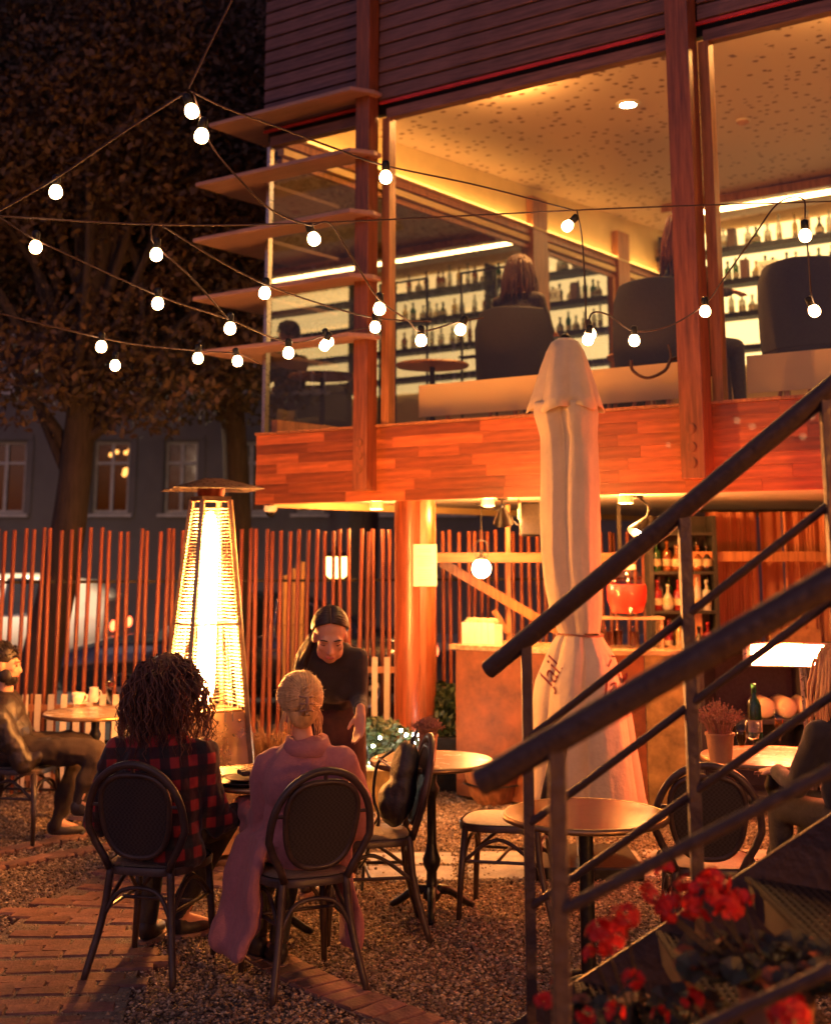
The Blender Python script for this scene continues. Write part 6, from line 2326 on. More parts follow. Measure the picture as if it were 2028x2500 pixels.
# ---------------------------------------------------------------- plaid shirt
def plaid_mat():
    m = bpy.data.materials.new('red_plaid')
    m.use_nodes = True
    t = m.node_tree
    b = t.nodes['Principled BSDF']
    tc = _n(t, 'ShaderNodeTexCoord')
    mp = _n(t, 'ShaderNodeMapping')
    mp.inputs['Rotation'].default_value = (0, R(4), R(8))
    t.links.new(tc.outputs['Object'], mp.inputs[0])
    sx = _n(t, 'ShaderNodeSeparateXYZ')
    t.links.new(mp.outputs[0], sx.inputs[0])
    ad = _n(t, 'ShaderNodeMath', operation='MULTIPLY_ADD')
    ad.inputs[1].default_value = .55
    t.links.new(sx.outputs[1], ad.inputs[0])
    t.links.new(sx.outputs[0], ad.inputs[2])
    def stripe(src, freq):
        a = _n(t, 'ShaderNodeMath', operation='MULTIPLY')
        a.inputs[1].default_value = freq
        t.links.new(src, a.inputs[0])
        f_ = _n(t, 'ShaderNodeMath', operation='SINE')
        t.links.new(a.outputs[0], f_.inputs[0])
        r_ = _n(t, 'ShaderNodeMapRange')
        r_.inputs[1].default_value = -.15
        r_.inputs[2].default_value = .25
        t.links.new(f_.outputs[0], r_.inputs[0])
        return r_.outputs[0]
    h = stripe(ad.outputs[0], 2 * math.pi / .094)
    v = stripe(sx.outputs[2], 2 * math.pi / .094)
    mul = _n(t, 'ShaderNodeMath', operation='MULTIPLY')
    t.links.new(h, mul.inputs[0])
    t.links.new(v, mul.inputs[1])
    add = _n(t, 'ShaderNodeMath', operation='ADD')
    t.links.new(h, add.inputs[0])
    t.links.new(v, add.inputs[1])
    av = _n(t, 'ShaderNodeMath', operation='MULTIPLY_ADD')
    av.inputs[1].default_value = .22
    t.links.new(add.outputs[0], av.inputs[0])
    sq = _n(t, 'ShaderNodeMath', operation='MULTIPLY')
    sq.inputs[1].default_value = .56
    t.links.new(mul.outputs[0], sq.inputs[0])
    t.links.new(sq.outputs[0], av.inputs[2])
    rp = _n(t, 'ShaderNodeValToRGB')
    rp.color_ramp.elements[0].color = (0.012, 0.008, 0.010, 1)
    rp.color_ramp.elements[1].color = (0.30, 0.018, 0.018, 1)
    e = rp.color_ramp.elements.new(.3)
    e.color = (0.045, 0.007, 0.009, 1)
    t.links.new(av.outputs[0], rp.inputs[0])
    nz = _n(t, 'ShaderNodeTexNoise')
    nz.inputs['Scale'].default_value = 14
    t.links.new(tc.outputs['Object'], nz.inputs[0])
    bp = _n(t, 'ShaderNodeBump')
    bp.inputs['Strength'].default_value = .5
    bp.inputs['Distance'].default_value = .03
    t.links.new(nz.outputs[0], bp.inputs['Height'])
    t.links.new(bp.outputs[0], b.inputs['Normal'])
    t.links.new(rp.outputs[0], b.inputs['Base Color'])
    b.inputs['Roughness'].default_value = .85
    b.inputs['Sheen Weight'].default_value = .2
    return m

# ================================================================ person in plaid (seen from behind)
f1 = Vector((.24, .97, 0)).normalized()
base1 = Vector((-1.15, 6.15, 0))
hc = PX(418, 1668, 6.22)
J = dict(head=hc, fwd=f1, shL=PX(292, 1842, 6.18), shR=PX(492, 1842, 6.14), pelvis=Vector((-1.14, 6.15, .56)))
J['chest'] = lerp(lerp(J['shL'], J['shR'], .5), J['pelvis'], .33)
J['elL'] = PX(238, 2010, 6.30); J['wrL'] = Vector((-1.12, 6.48, .66))
J['elR'] = PX(528, 2005, 6.22); J['wrR'] = PX(632, 1972, 6.42)
rt_ = Vector((f1.y, -f1.x, 0))
J['hipL'] = J['pelvis'] - rt_ * .09; J['hipR'] = J['pelvis'] + rt_ * .09
J['knL'] = J['hipL'] + f1 * .40 - rt_ * .10 - Vector((0, 0, .02)); J['knR'] = J['hipR'] + f1 * .42 + rt_ * .06 - Vector((0, 0, .02))
J['anL'] = Vector((J['knL'].x - .02, J['knL'].y - .05, .08)); J['anR'] = Vector((-1.12, 6.62, .09))
J['toL'] = J['anL'] + f1 * .13 - Vector((0, 0, .045)); J['toR'] = J['anR'] + Vector((.12, .07, -.045))
fixJ(J)
p1 = thing('person', 'seated person in a red and black plaid shirt with long dark curly hair', 'person', base1)
mb = MB()
hB1 = basis(Vector((.55, .83, -.05)))
body_prims(mb, J, {'R': ((.8, .55, -.1), (0, 0, -1), -1, .5)})
head_prims(mb, hc, hB1)
blob('body', shift(mb, base1), M_skin, p1, .010, 3)
face_parts(p1, hc, hB1, base1, False)
M_plaid = plaid_mat()
mb = MB()
Bt = basis(f1, J['spine'])
mid_sh = lerp(J['shL'], J['shR'], .5)
mb.ball(J['chest'] + J['spine'] * .06, (.205, .135, .19), 18, 14, rot=Bt)
mb.ball(lerp(J['chest'], J['pelvis'], .5), (.195, .14, .2), 18, 14, rot=Bt)
mb.ball(J['pelvis'] + Vector((0, -.01, .01)), (.205, .155, .14), 18, 14, rot=Bt)
mb.ball(J['pelvis'] + rt_ * .10 + Vector((0, -.02, -.06)), (.13, .13, .10), 14, 10, rot=Bt)
for s in 'LR':
    mb.caps(mid_sh - J['spine'] * .01, J['sh' + s] , .085, .078, 14)
    mb.caps(J['sh' + s], J['el' + s], .080, .066, 14)
    mb.caps(J['el' + s], lerp(J['el' + s], J['wr' + s], .92), .064, .042, 14)
mb.caps(mid_sh + J['spine'] * .03, mid_sh + J['spine'] * .06, .085, .075, 14)
blob('plaid_shirt', shift(mb, base1), M_plaid, p1, .011, 4, disp=(.022, (8, 8, 6)))
mb = MB()
mb.ball(J['pelvis'], (.165, .13, .12), 14, 10, rot=Bt)
for s in 'LR':
    mb.caps(J['hip' + s], J['kn' + s], .092, .068, 12)
    mb.caps(J['kn' + s], J['an' + s] + Vector((0, 0, .03)), .066, .05, 12)
blob('trousers', shift(mb, base1), M_dark, p1, .014, 3)
shoes(p1, J, base1)
# long curly hair: many locks
M_hair1 = hair_mat('dark_curly_hair', (0.13, 0.045, 0.025), (0.035, 0.014, 0.010))
rh = random.Random(17)
hm = MB()
back = -(hB1 @ Vector((0, 1, 0)))
hm.ball(hc + hB1 @ Vector((0, -.025, .05)), (.088, .105, .085), 16, 12, rot=hB1)
hm.ball(hc + hB1 @ Vector((0, -.06, -.06)), (.095, .075, .12), 16, 12, rot=hB1)
for i in range(620):
    az = rh.uniform(-2.1, 2.1)
    el = rh.uniform(-.1, 1.45)
    d = Vector((math.sin(az) * math.cos(el), -math.cos(az) * math.cos(el), math.sin(el)))
    p = hc + hB1 @ Vector((d.x * .085, d.y * .10 - .02, d.z * .09 + .035))
    out = hB1 @ d
    ln = rh.uniform(.24, .40) * (1 - .12 * abs(az) / 2.1)
    spread = rh.uniform(.02, .125)
    ph, fr, am = rh.uniform(0, 6.28), rh.uniform(20, 40), rh.uniform(.006, .017)
    sd = hB1 @ Vector((math.cos(az), math.sin(az), 0))
    pts = []
    for k in range(15):
        s_ = k / 14
        drop = ln * (s_ ** 1.25) * (1.0 + .25 * max(0, d.z))
        o_ = out * (.012 + spread * math.sin(min(1, s_ * 1.5) * 1.57) * (1 if d.z < .8 else .55))
        o_.z *= .35
        q = p + o_ - Vector((0, 0, drop)) + sd * am * math.sin(fr * s_ * ln * 3 + ph) * min(1, s_ * 9) + out * am * (1 + math.cos(fr * s_ * ln * 3 + ph)) * min(1, s_ * 9)
        pts.append(q)
    lock(hm, pts, rh.uniform(.0028, .0062), 4, .3)
shift(hm, base1).obj('hair', M_hair1, p1, smooth=True)

# ================================================================ person in pink coat (seen from behind)
f2 = Vector((-.40, .92, 0)).normalized()
rt2 = Vector((f2.y, -f2.x, 0))
base2 = Vector((-.46, 5.98, 0))
hc = PX(731, 1712, 6.02)
J = dict(head=hc, fwd=f2, shL=PX(662, 1872, 6.0), shR=PX(836, 1868, 5.96), pelvis=Vector((-.485, 6.01, .56)))
J['chest'] = lerp(lerp(J['shL'], J['shR'], .5), J['pelvis'], .33)
J['elL'] = PX(640, 2008, 6.08); J['wrL'] = PX(596, 1965, 6.36)
J['elR'] = PX(872, 2020, 6.06); J['wrR'] = Vector((-.42, 6.40, .76))
J['hipL'] = J['pelvis'] - rt2 * .09; J['hipR'] = J['pelvis'] + rt2 * .09
J['knL'] = J['hipL'] + f2 * .36 - rt2 * .03; J['knR'] = J['hipR'] + f2 * .40 + rt2 * .02
J['anL'] = Vector((-.70, 6.28, .09)); J['anR'] = Vector((-.60, 6.18, .09))
J['toL'] = J['anL'] + f2 * .13 - Vector((0, 0, .045)); J['toR'] = J['anR'] + f2 * .13 - Vector((0, 0, .045))
fixJ(J)
p2 = thing('person', 'seated person in a pink wool coat with blonde hair pinned up', 'person', base2)
mb = MB()
hB2 = basis(Vector((-.30, .95, -.10)))
body_prims(mb, J)
head_prims(mb, hc, hB2)
blob('body', shift(mb, base2), M_skin, p2, .010, 3)
face_parts(p2, hc, hB2, base2, False)
M_coat = pm('pink_wool', (0.40, 0.155, 0.165), .9, var=.12, vscale=60, bump=.3, bscale=250, sheen=.12)
mb = MB()
Bt = basis(f2, J['spine'])
mid_sh = lerp(J['shL'], J['shR'], .5)
mb.ball(J['chest'] + J['spine'] * .05, (.185, .13, .18), 18, 14, rot=Bt)
mb.ball(lerp(J['chest'], J['pelvis'], .5), (.17, .115, .2), 18, 14, rot=Bt)
mb.ball(J['pelvis'], (.195, .145, .13), 18, 14, rot=Bt)
for s in 'LR':
    mb.caps(mid_sh + J['spine'] * .012, J['sh' + s] + J['spine'] * .012, .072, .074, 14)
    mb.caps(J['sh' + s], J['el' + s], .076, .062, 14)
    mb.caps(J['el' + s], lerp(J['el' + s], J['wr' + s], .95), .058, .044, 14)
    mb.caps(J['hip' + s], lerp(J['hip' + s], J['kn' + s], .8), .105, .085, 14)
# skirts of the coat falling either side of the seat
def drape(mb, top, bot, w0, w1, th, along):
    top, bot = Vector(top), Vector(bot)
    al = Vector(along).normalized()
    for k in range(27):
        s_ = k / 26
        c = lerp(top, bot, s_)
        w = w0 + (w1 - w0) * s_
        dn = (bot - top).normalized()
        nn = al.cross(dn).normalized()
        B_ = Matrix((al, nn, dn)).transposed()
        wob = .012 * math.sin(s_ * 7)
        mb.ball(c + nn * wob, (w, th, (bot - top).length / 9), 14, 8, rot=B_)
c2 = Vector((chB.location.x, chB.location.y, 0))
LP2 = lambda la, fo, z: c2 + rt2 * la + f2 * fo + Vector((0, 0, z))
drape(mb, LP2(-.17, .02, .56), LP2(-.255, .05, .13), .12, .12, .042, f2)
drape(mb, LP2(-.18, .14, .55), LP2(-.275, .17, .15), .10, .10, .045, f2 - rt2 * .35)
drape(mb, LP2(.20, .02, .53), LP2(.255, .04, .13), .12, .12, .026, f2)
blob('coat', shift(mb, base2), M_coat, p2, .011, 4, disp=(.024, (8, 8, 3.2)))
# stand-up collar
cb_ = MB()
nc_ = mid_sh + J['spine'] * .045
for k in range(25):
    a = R(-30 + 240 * k / 24) + math.pi
    for (rr_, zz) in ((.076, -.02), (.066, .066), (.077, .07), (.094, .015)):
        cb_.v.append(tuple(nc_ + Bt @ Vector((math.cos(a) * rr_ * 1.1, math.sin(a) * rr_ * 1.0, zz + .012 * math.sin(a)))))
for k in range(24):
    for j in range(3):
        q = k * 4 + j
        cb_.f.append((q, q + 4, q + 5, q + 1))
co = shift(cb_, base2).obj('collar', M_coat, p2, smooth=True)
co.modifiers.new('s', 'SOLIDIFY').thickness = .012
mb = MB()
for s in 'LR':
    mb.caps(J['hip' + s], J['kn' + s], .080, .06, 12)
    mb.caps(J['kn' + s], J['an' + s] + Vector((0, 0, .03)), .058, .045, 12)
blob('trousers', shift(mb, base2), M_dark, p2, .014, 3)
shoes(p2, J, base2)
M_hair2 = hair_mat('blonde_hair', (0.72, 0.46, 0.20), (0.42, 0.24, 0.10))
hm = MB()
hm.ball(hc + hB2 @ Vector((0, -.022, .035)), (.085, .105, .092), 20, 14, rot=hB2)
hm.ball(hc + hB2 @ Vector((0, -.055, -.03)), (.072, .065, .085), 16, 12, rot=hB2)
rh = random.Random(5)
knot = hc + hB2 @ Vector((0, -.125, .0))
for i in range(900):                           # combed back from the hairline to the knot
    fi = rh.uniform(0, 2 * math.pi)
    yr = .045 if math.cos(fi) > -.2 else -.02
    root = Vector((math.sin(fi), yr / .1, math.cos(fi) * (1.0 if math.cos(fi) > 0 else .95)))
    kn = Vector((rh.gauss(0, .10), -1.0, rh.uniform(-.45, .25)))
    lift = rh.uniform(1.0, 1.07)
    bulge = rh.uniform(.0, .05)
    pts = []
    for k in range(11):
        s_ = k / 10
        d = lerp(root, kn, s_).normalized()
        kk = lift * (1 + bulge * math.sin(s_ * 3.14))
        pts.append(hc + hB2 @ Vector((d.x * .092 * kk, d.y * .118 * kk - .012, d.z * .100 * kk + .022)))
    lock(hm, pts, rh.uniform(.002, .0038), 4, .9)
for i in range(110):                           # flyaway hairs
    d = Vector((rh.gauss(0, 1), rh.gauss(-.4, .6), rh.gauss(.4, .8))).normalized()
    p = hc + hB2 @ Vector((d.x * .094, d.y * .12 - .012, d.z * .102 + .022))
    tn = d.cross(Vector((rh.gauss(0, 1), rh.gauss(0, 1), rh.gauss(0, 1)))).normalized()
    hm.tube(curve3([p, p + hB2 @ (tn * .02 + d * .008), p + hB2 @ (tn * .04 + d * rh.uniform(.0, .018))], 5), .0007, 3)
for i in range(46):                            # loose ends hanging beside the neck
    a = rh.choice((-1, 1)) * rh.uniform(.5, 1.3)
    p = hc + hB2 @ Vector((math.sin(a) * .085, -.03 - .05 * math.cos(a), -.04))
    e = p + hB2 @ Vector((math.sin(a) * rh.uniform(0, .02), rh.uniform(-.01, .03), -rh.uniform(.05, .13)))
    lock(hm, curve3([p, lerp(p, e, .5) + Vector((rh.gauss(0, .006), rh.gauss(0, .006), 0)), e], 6), .0028, 4)
ho = shift(hm, base2).obj('hair', M_hair2, p2, smooth=True)
tw_ = MB()                                      # twisted knot of hair
for i in range(140):
    ph = rh.uniform(0, 6.28)
    r_ = rh.uniform(.010, .024)
    z0_ = rh.uniform(-.06, .02)
    pts = []
    for k in range(9):
        s_ = k / 8
        a = ph + s_ * 3.4
        pts.append(knot - base2 + hB2 @ Vector((r_ * math.cos(a) * 1.1, -.012 + r_ * .8 * math.sin(a), z0_ + s_ * .055)))
    lock(tw_, pts, rh.uniform(.003, .0055), 4, .7)
tw_.obj('hair_knot', M_hair2, p2, smooth=True)
cl_ = MB()                                      # small claw clip gripping the knot
kb = knot - base2 + hB2 @ Vector((0, -.030, -.01))
for sx in (-1, 1):
    for zz in (.026, .0, -.026):
        cl_.tube(curve3([kb + hB2 @ Vector((0, -.004, zz)), kb + hB2 @ Vector((sx * .020, -.002, zz * 1.1)), kb + hB2 @ Vector((sx * .030, .020, zz * 1.2))], 6), .0042, 6)
cl_.tube([kb + hB2 @ Vector((0, -.004, .03)), kb + hB2 @ Vector((0, -.004, -.03))], .008, 8)
cl_.obj('hair_clip', pm('horn_clip', (.40, .22, .13), .3), p2, smooth=True)

# ================================================================ waitress
f3 = Vector((.03, -1, 0)).normalized()
base3 = Vector((-.48, 7.42, 0))
hc = PX(806, 1552, 7.05)
hB3 = basis(Vector((.08, -.87, -.44)), Vector((.05, -.44, .87))) * 1.12
J = dict(head=hc, fwd=Vector((.05, -.85, -.5)), shR=PX(748, 1624, 7.18), shL=PX(872, 1610, 7.14), pelvis=Vector((-.45, 7.46, .98)))
J['chest'] = lerp(lerp(J['shL'], J['shR'], .5), J['pelvis'], .33)
J['elL'] = PX(878, 1705, 7.18); J['wrL'] = PX(880, 1738, 6.96)
J['elR'] = PX(712, 1712, 7.12); J['wrR'] = PX(742, 1790, 6.95)
J['hipL'] = J['pelvis'] + Vector((.09, 0, -.02)); J['hipR'] = J['pelvis'] - Vector((.09, 0, .02))
J['knL'] = Vector((-.36, 7.40, .5)); J['knR'] = Vector((-.55, 7.44, .5))
J['anL'] = Vector((-.36, 7.48, .09)); J['anR'] = Vector((-.56, 7.50, .09))
J['toL'] = J['anL'] + Vector((.02, -.13, -.045)); J['toR'] = J['anR'] + Vector((-.02, -.13, -.045))
fixJ(J)
J['hup'] = hB3 @ Vector((0, 0, 1))
p3 = thing('person', 'waitress in black leaning over the table with dark hair tied back', 'person', base3)
mb = MB()
body_prims(mb, J, {'L': ((-.02, -.35, -.93), (-.6, -.6, .2), 1, .35), 'R': ((.3, -.6, -.7), (.5, -.5, .2), -1, .4)}, 1.0)
head_prims(mb, hc, hB3)
blob('body', shift(mb, base3), M_skin, p3, .0075, 3)
face_parts(p3, hc, hB3, base3, True)
M_blk = pm('black_jersey', (0.022, 0.018, 0.022), .85, var=.3, vscale=20, bump=.2, bscale=200, sheen=.2)
mb = MB()
Bt = basis(J['fwd'], J['spine'])
mid_sh = lerp(J['shL'], J['shR'], .5)
mb.ball(J['chest'] + J['spine'] * .04, (.168, .128, .185), 18, 14, rot=Bt)
mb.ball(J['chest'] + Bt @ Vector((.06, .08, -.02)), (.075, .07, .075), 14, 10, rot=Bt)
mb.ball(J['chest'] + Bt @ Vector((-.06, .08, -.02)), (.075, .07, .075), 14, 10, rot=Bt)
mb.ball(lerp(J['chest'], J['pelvis'], .5), (.148, .115, .20), 18, 14, rot=Bt)
mb.ball(J['pelvis'] + Vector((0, 0, .01)), (.178, .145, .13), 18, 14, rot=Bt)
for s in 'LR':
    mb.caps(mid_sh, J['sh' + s], .074, .064, 14)
    mb.caps(J['sh' + s], J['el' + s], .060, .050, 14)
    mb.caps(J['el' + s], lerp(J['el' + s], J['wr' + s], .88), .047, .036, 14)
mb.caps(mid_sh, lerp(mid_sh, hc, .42), .066, .058, 14)
blob('jumper', shift(mb, base3), M_blk, p3, .011, 3, disp=(.007, (11, 11, 8)))
mb = MB()
mb.ball(J['pelvis'] - Vector((0, 0, .03)), (.168, .125, .13), 18, 14)
for s in 'LR':
    mb.caps(J['hip' + s], J['kn' + s], .098, .072, 12)
    mb.caps(J['kn' + s], J['an' + s] + Vector((0, 0, .03)), .070, .055, 12)
blob('trousers', shift(mb, base3), M_dark, p3, .014, 3)
ap = MB()
for k in range(9):
    for i in range(15):
        a = R(-80 + 160 * i / 14)
        z = .96 - .07 * k
        rr_ = .178 + .012 * k / 8 + .004 * math.sin(i * 1.9)
        ap.v.append((J['pelvis'].x + rr_ * math.sin(a) - base3.x, J['pelvis'].y - rr_ * .78 * math.cos(a) - base3.y - .02, z))
for k in range(8):
    for i in range(14):
        q = k * 15 + i
        ap.f.append((q, q + 15, q + 16, q + 1))
apo = ap.obj('apron', pm('brown_apron', (.09, .035, .025), .85, var=.4, vscale=14), p3, smooth=True)
apo.modifiers.new('s', 'SOLIDIFY').thickness = .004
shoes(p3, J, base3)
M_hair3 = hair_mat('black_sleek_hair', (0.035, 0.018, 0.016), (0.012, 0.008, 0.010))
hm = MB()
rh = random.Random(9)
tail = hc + hB3 @ Vector((0, -.115, -.03))
for i in range(300):
    sx = rh.choice((-1, 1))
    t_ = rh.random()
    # roots along the centre parting from brow to crown, swept to the sides and back
    y0 = .085 - .17 * t_
    c0 = Vector((0, -.018, .035))
    def surf(x, y, z, k=1.0):
        d = Vector((x / .074, (y + .018) / .094, (z - .035) / .085))
        d.normalize()
        return Vector((d.x * .082 * k, d.y * .101 * k - .018, d.z * .092 * k + .035))
    pts = []
    lift = rh.uniform(.99, 1.05)
    endx = rh.uniform(.7, 1.1)
    for k in range(9):
        s_ = k / 8
        y = y0 + (-.115 - y0) * s_ ** 1.1
        x = sx * (.004 + .078 * math.sin(s_ * 2.6) * endx)
        z = .125 * (1 - s_) ** 1.2 - .045 * s_ + .03 * math.sin(s_ * 3.1) * (1 - endx)
        pts.append(hc + hB3 @ surf(x, y, z, lift))
    lock(hm, pts, .0052, 5, .8)
for i in range(90):                             # ponytail brought over the shoulder
    o_ = Vector((rh.gauss(0, .012), rh.gauss(0, .012), rh.gauss(0, .012)))
    q1, q2, q3 = PX(758, 1575, 7.16), PX(735, 1622, 7.08), PX(722, 1690, 7.04)
    lock(hm, curve3([tail + o_, lerp(tail, q1, .6) + o_ * 1.5 + Vector((0, .02, .0)), q1 + o_ * 1.2, q2 + o_ * 1.3, q3 + o_ * 1.1], 16), .0045, 5)
shift(hm, base3).obj('hair', M_hair3, p3, smooth=True)

# ================================================================ bearded person in profile on the left
f4 = Vector((.98, .18, 0)).normalized()
rt4 = Vector((f4.y, -f4.x, 0))
base4 = Vector((-2.52, 8.72, 0))
hc = PX(12, 1622, 8.66)
J = dict(head=hc, fwd=f4, pelvis=Vector((-2.56, 8.70, .56)))
ms = PX(2, 1742, 8.68)
J['shR'] = ms + rt4 * .17; J['shL'] = ms - rt4 * .17
J['chest'] = lerp(ms, J['pelvis'], .33)
J['elR'] = PX(62, 1868, 8.52); J['wrR'] = PX(128, 1815, 8.60)
J['elL'] = J['elR'] + Vector((0, .36, 0)); J['wrL'] = PX(140, 1812, 8.72)
J['hipR'] = J['pelvis'] + rt4 * .09; J['hipL'] = J['pelvis'] - rt4 * .09
J['knR'] = PX(238, 1838, 8.60); J['knL'] = J['hipL'] + f4 * .44
J['anR'] = PX(196, 1960, 8.55); J['anL'] = Vector((-2.28, 8.80, .09))
J['toR'] = J['anR'] + f4 * .13 - Vector((0, 0, .03)); J['toL'] = J['anL'] + f4 * .13 - Vector((0, 0, .045))
fixJ(J)
p4 = thing('person', 'bearded person in a dark leather jacket seated in profile by the fence', 'person', base4)
mb = MB()
hB4 = basis(Vector((.96, .05, -.12)))
body_prims(mb, J, {'R': ((.9, .1, -.1), (0, .3, -1), -1, .6), 'L': ((.9, -.3, -.1), (0, -.3, -1), 1, .6)})
head_prims(mb, hc, hB4)
blob('body', shift(mb, base4), M_skin, p4, .009, 3)
face_parts(p4, hc, hB4, base4, False)
M_leather = pm('dark_leather', (0.035, 0.026, 0.026), .38, var=.3, vscale=20, bump=.5, bscale=22)
mb = MB()
Bt = basis(f4, J['spine'])
mb.ball(J['chest'] + J['spine'] * .04, (.20, .145, .19), 18, 14, rot=Bt)
mb.ball(lerp(J['chest'], J['pelvis'], .55), (.18, .15, .2), 18, 14, rot=Bt)
for s in 'LR':
    mb.caps(ms, J['sh' + s], .085, .08, 14)
    mb.caps(J['sh' + s], J['el' + s], .078, .064, 14)
    mb.caps(J['el' + s], lerp(J['el' + s], J['wr' + s], .92), .06, .044, 14)
mb.caps(ms + J['spine'] * .02, ms + J['spine'] * .07, .075, .07, 14)
blob('leather_jacket', shift(mb, base4), M_leather, p4, .012, 3, disp=(.012, (10, 10, 14)))
mb = MB()
mb.ball(J['pelvis'], (.17, .15, .13), 14, 10, rot=Bt)
for s in 'LR':
    mb.caps(J['hip' + s], J['kn' + s], .098, .075, 12)
    mb.caps(J['kn' + s], J['an' + s], .072, .05, 12)
blob('trousers', shift(mb, base4), pm('brown_jeans', (.035, .022, .018), .85, bump=.2, bscale=200), p4, .014, 3, disp=(.018, (9, 9, 9)))
shoes(p4, J, base4)
M_hair4 = hair_mat('short_black_hair', (0.022, 0.014, 0.013), (0.010, 0.008, 0.009))
hm = MB()
hm.ball(hc + hB4 @ Vector((0, -.026, .05)), (.083, .098, .086), 18, 14, rot=hB4)
rh = random.Random(3)
for i in range(240):
    d = Vector((rh.gauss(0, 1), rh.gauss(-.5, 1), abs(rh.gauss(.4, .8)))).normalized()
    p = hc + hB4 @ Vector((d.x * .08, d.y * .097 - .024, d.z * .086 + .048))
    e = p + hB4 @ (d * .018 + Vector((rh.gauss(0, .008), rh.gauss(-.005, .008), 0)))
    hm.tube([p, e], [.006, .002], 4)
shift(hm, base4).obj('hair', M_hair4, p4, smooth=True)
hm = MB()                                       # full beard
hm.ball(hc + hB4 @ Vector((0, .055, -.088)), (.050, .048, .040), 16, 12, rot=hB4)
for sx in (-1, 1):
    hm.ball(hc + hB4 @ Vector((sx * .048, .025, -.062)), (.026, .046, .046), 14, 10, rot=hB4)
for i in range(220):
    d = Vector((rh.gauss(0, 1), abs(rh.gauss(.2, .7)), -abs(rh.gauss(.4, .6)))).normalized()
    p = hc + hB4 @ Vector((d.x * .060, .035 + d.y * .058, -.065 + d.z * .050))
    hm.tube([p, p + hB4 @ (d * .012 + Vector((0, 0, -.014)))], [.004, .001], 4)
shift(hm, base4).obj('beard', M_hair4, p4, smooth=True)

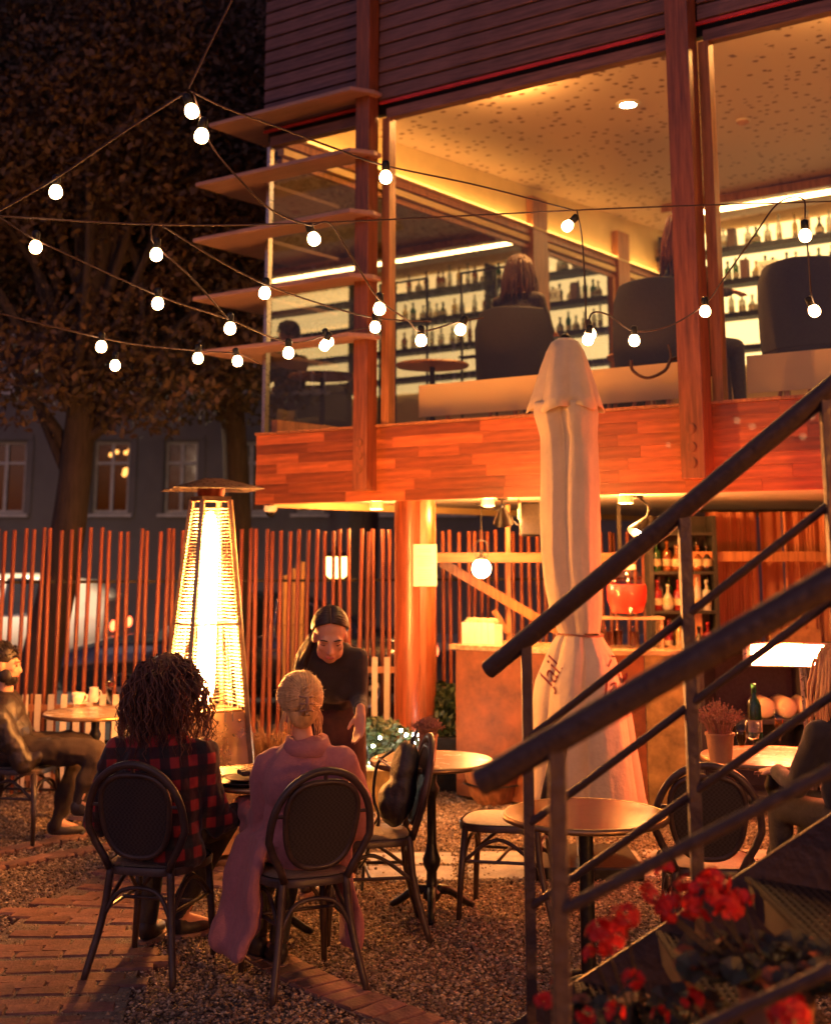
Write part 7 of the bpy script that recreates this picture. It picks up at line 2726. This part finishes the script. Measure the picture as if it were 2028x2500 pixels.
# ================================================================ simpler seated people further off
def seated(label, base, seat_z, fwd, head_h, topm, hairm, long_hair, lean=.0, voxel=.014, seed=1, hair_len=.3, twist=0.0, trm=None):
    f = Vector(fwd).normalized()
    r_ = Vector((f.y, -f.x, 0))
    base = Vector(base)
    J = dict(fwd=f, pelvis=base + Vector((0, 0, seat_z + .10)))
    J['head'] = base + f * (.06 + lean) + Vector((0, 0, seat_z + head_h)) + r_ * twist
    m_ = base + f * (.02 + lean * .7) + Vector((0, 0, seat_z + head_h - .27)) + r_ * twist * .7
    J['shL'], J['shR'] = m_ - r_ * .17, m_ + r_ * .17
    J['chest'] = lerp(m_, J['pelvis'], .33)
    for s, sg in (('L', -1), ('R', 1)):
        J['el' + s] = J['sh' + s] + r_ * sg * .05 + f * .10 - Vector((0, 0, .25))
        J['wr' + s] = J['el' + s] + f * .22 - r_ * sg * .08 + Vector((0, 0, .03))
        J['hip' + s] = J['pelvis'] + r_ * sg * .09
        J['kn' + s] = J['hip' + s] + f * .42
        J['an' + s] = J['kn' + s] + f * .02 - Vector((0, 0, seat_z + .01))
        J['to' + s] = J['an' + s] + f * .13 - Vector((0, 0, .04))
    fixJ(J)
    o = thing('person', label, 'person', base)
    hB = basis(f + r_ * twist + Vector((0, 0, -.1)))
    mb = MB()
    body_prims(mb, J, {'L': (f, (0, 0, -1), 1, .5), 'R': (f, (0, 0, -1), -1, .5)})
    head_prims(mb, J['head'], hB)
    blob('body', shift(mb, base), M_skin, o, voxel, 3)
    face_parts(o, J['head'], hB, base, False)
    mb = MB()
    Bt = basis(f, J['spine'])
    mb.ball(J['chest'] + J['spine'] * .04, (.18, .125, .18), 16, 12, rot=Bt)
    mb.ball(lerp(J['chest'], J['pelvis'], .55), (.165, .13, .2), 16, 12, rot=Bt)
    for s in 'LR':
        mb.caps(m_, J['sh' + s], .072, .068, 12)
        mb.caps(J['sh' + s], J['el' + s], .066, .054, 12)
        mb.caps(J['el' + s], J['wr' + s], .052, .038, 12)
    blob('top', shift(mb, base), topm, o, .016, 3, disp=(.010, (8, 8, 8)))
    mb = MB()
    mb.ball(J['pelvis'], (.165, .14, .12), 14, 10, rot=Bt)
    for s in 'LR':
        mb.caps(J['hip' + s], J['kn' + s], .09, .068, 12)
        mb.caps(J['kn' + s], J['an' + s], .066, .046, 12)
    blob('trousers', shift(mb, base), trm or M_dark, o, .018, 3)
    hm = MB()
    hc_ = J['head']
    hm.ball(hc_ + hB @ Vector((0, -.024, .045)), (.085, .103, .088), 16, 12, rot=hB)
    rh = random.Random(seed)
    for i in range(220):
        az, el = rh.uniform(-1.9, 1.9), rh.uniform(-.2, 1.4)
        d = Vector((math.sin(az) * math.cos(el), -math.cos(az) * math.cos(el), math.sin(el)))
        p = hc_ + hB @ Vector((d.x * .086, d.y * .103 - .02, d.z * .09 + .04))
        L_ = (hair_len if long_hair else .05) * rh.uniform(.75, 1.1)
        out = hB @ d
        out.z *= .3
        pts = [p + out * (.015 + .05 * min(1, k / 5) * (1 if long_hair else .3)) * rh.uniform(.9, 1.1) - Vector((0, 0, L_ * (k / 8) ** 1.2)) for k in range(9)]
        lock(hm, pts, rh.uniform(.006, .010), 5, .35)
    shift(hm, base).obj('hair', hairm, o, smooth=True)
    return o
M_hair5 = hair_mat('brown_long_hair', (0.10, 0.045, 0.022), (0.035, 0.016, 0.010))
M_hair6 = hair_mat('auburn_hair', (0.30, 0.11, 0.04), (0.12, 0.04, 0.018))
M_hair7 = hair_mat('strawberry_blonde_hair', (0.60, 0.30, 0.12), (0.34, 0.15, 0.06))
M_top5 = pm('patterned_blouse', (0.06, 0.045, 0.03), .8, var=.9, vscale=45, col2=(.015, .012, .01))
fl_dir = FN
seated('long haired guest in a dark blouse seen from behind in the upper room', W2(.16, 1.22, ZF - .02), .49, FN + FT * -.15, .92, M_top5, M_hair5, True, 0, .016, 3, .34)
seated('guest in dark clothes facing sideways beside the long haired guest', W2(-.28, 1.75, ZF - .02), .47, FT + FN * .2, .76, M_dark, M_hair4, False, .0, .016, 4)
seated('auburn haired guest leaning in her chair beside the facade post', W2(1.72, 1.0, ZF - .02), .49, FN * .8 + FT * .5, 1.0, M_blk, M_hair6, True, .0, .016, 5, .42)
pr_ = PX(2040, 1700, 6.95)
seated('strawberry blonde person in a dark top beyond the stair', (2.06, 6.45, 0), .46, (-.45, .9, 0), .76, M_blk, M_hair7, True, .04, .014, 6, .34)
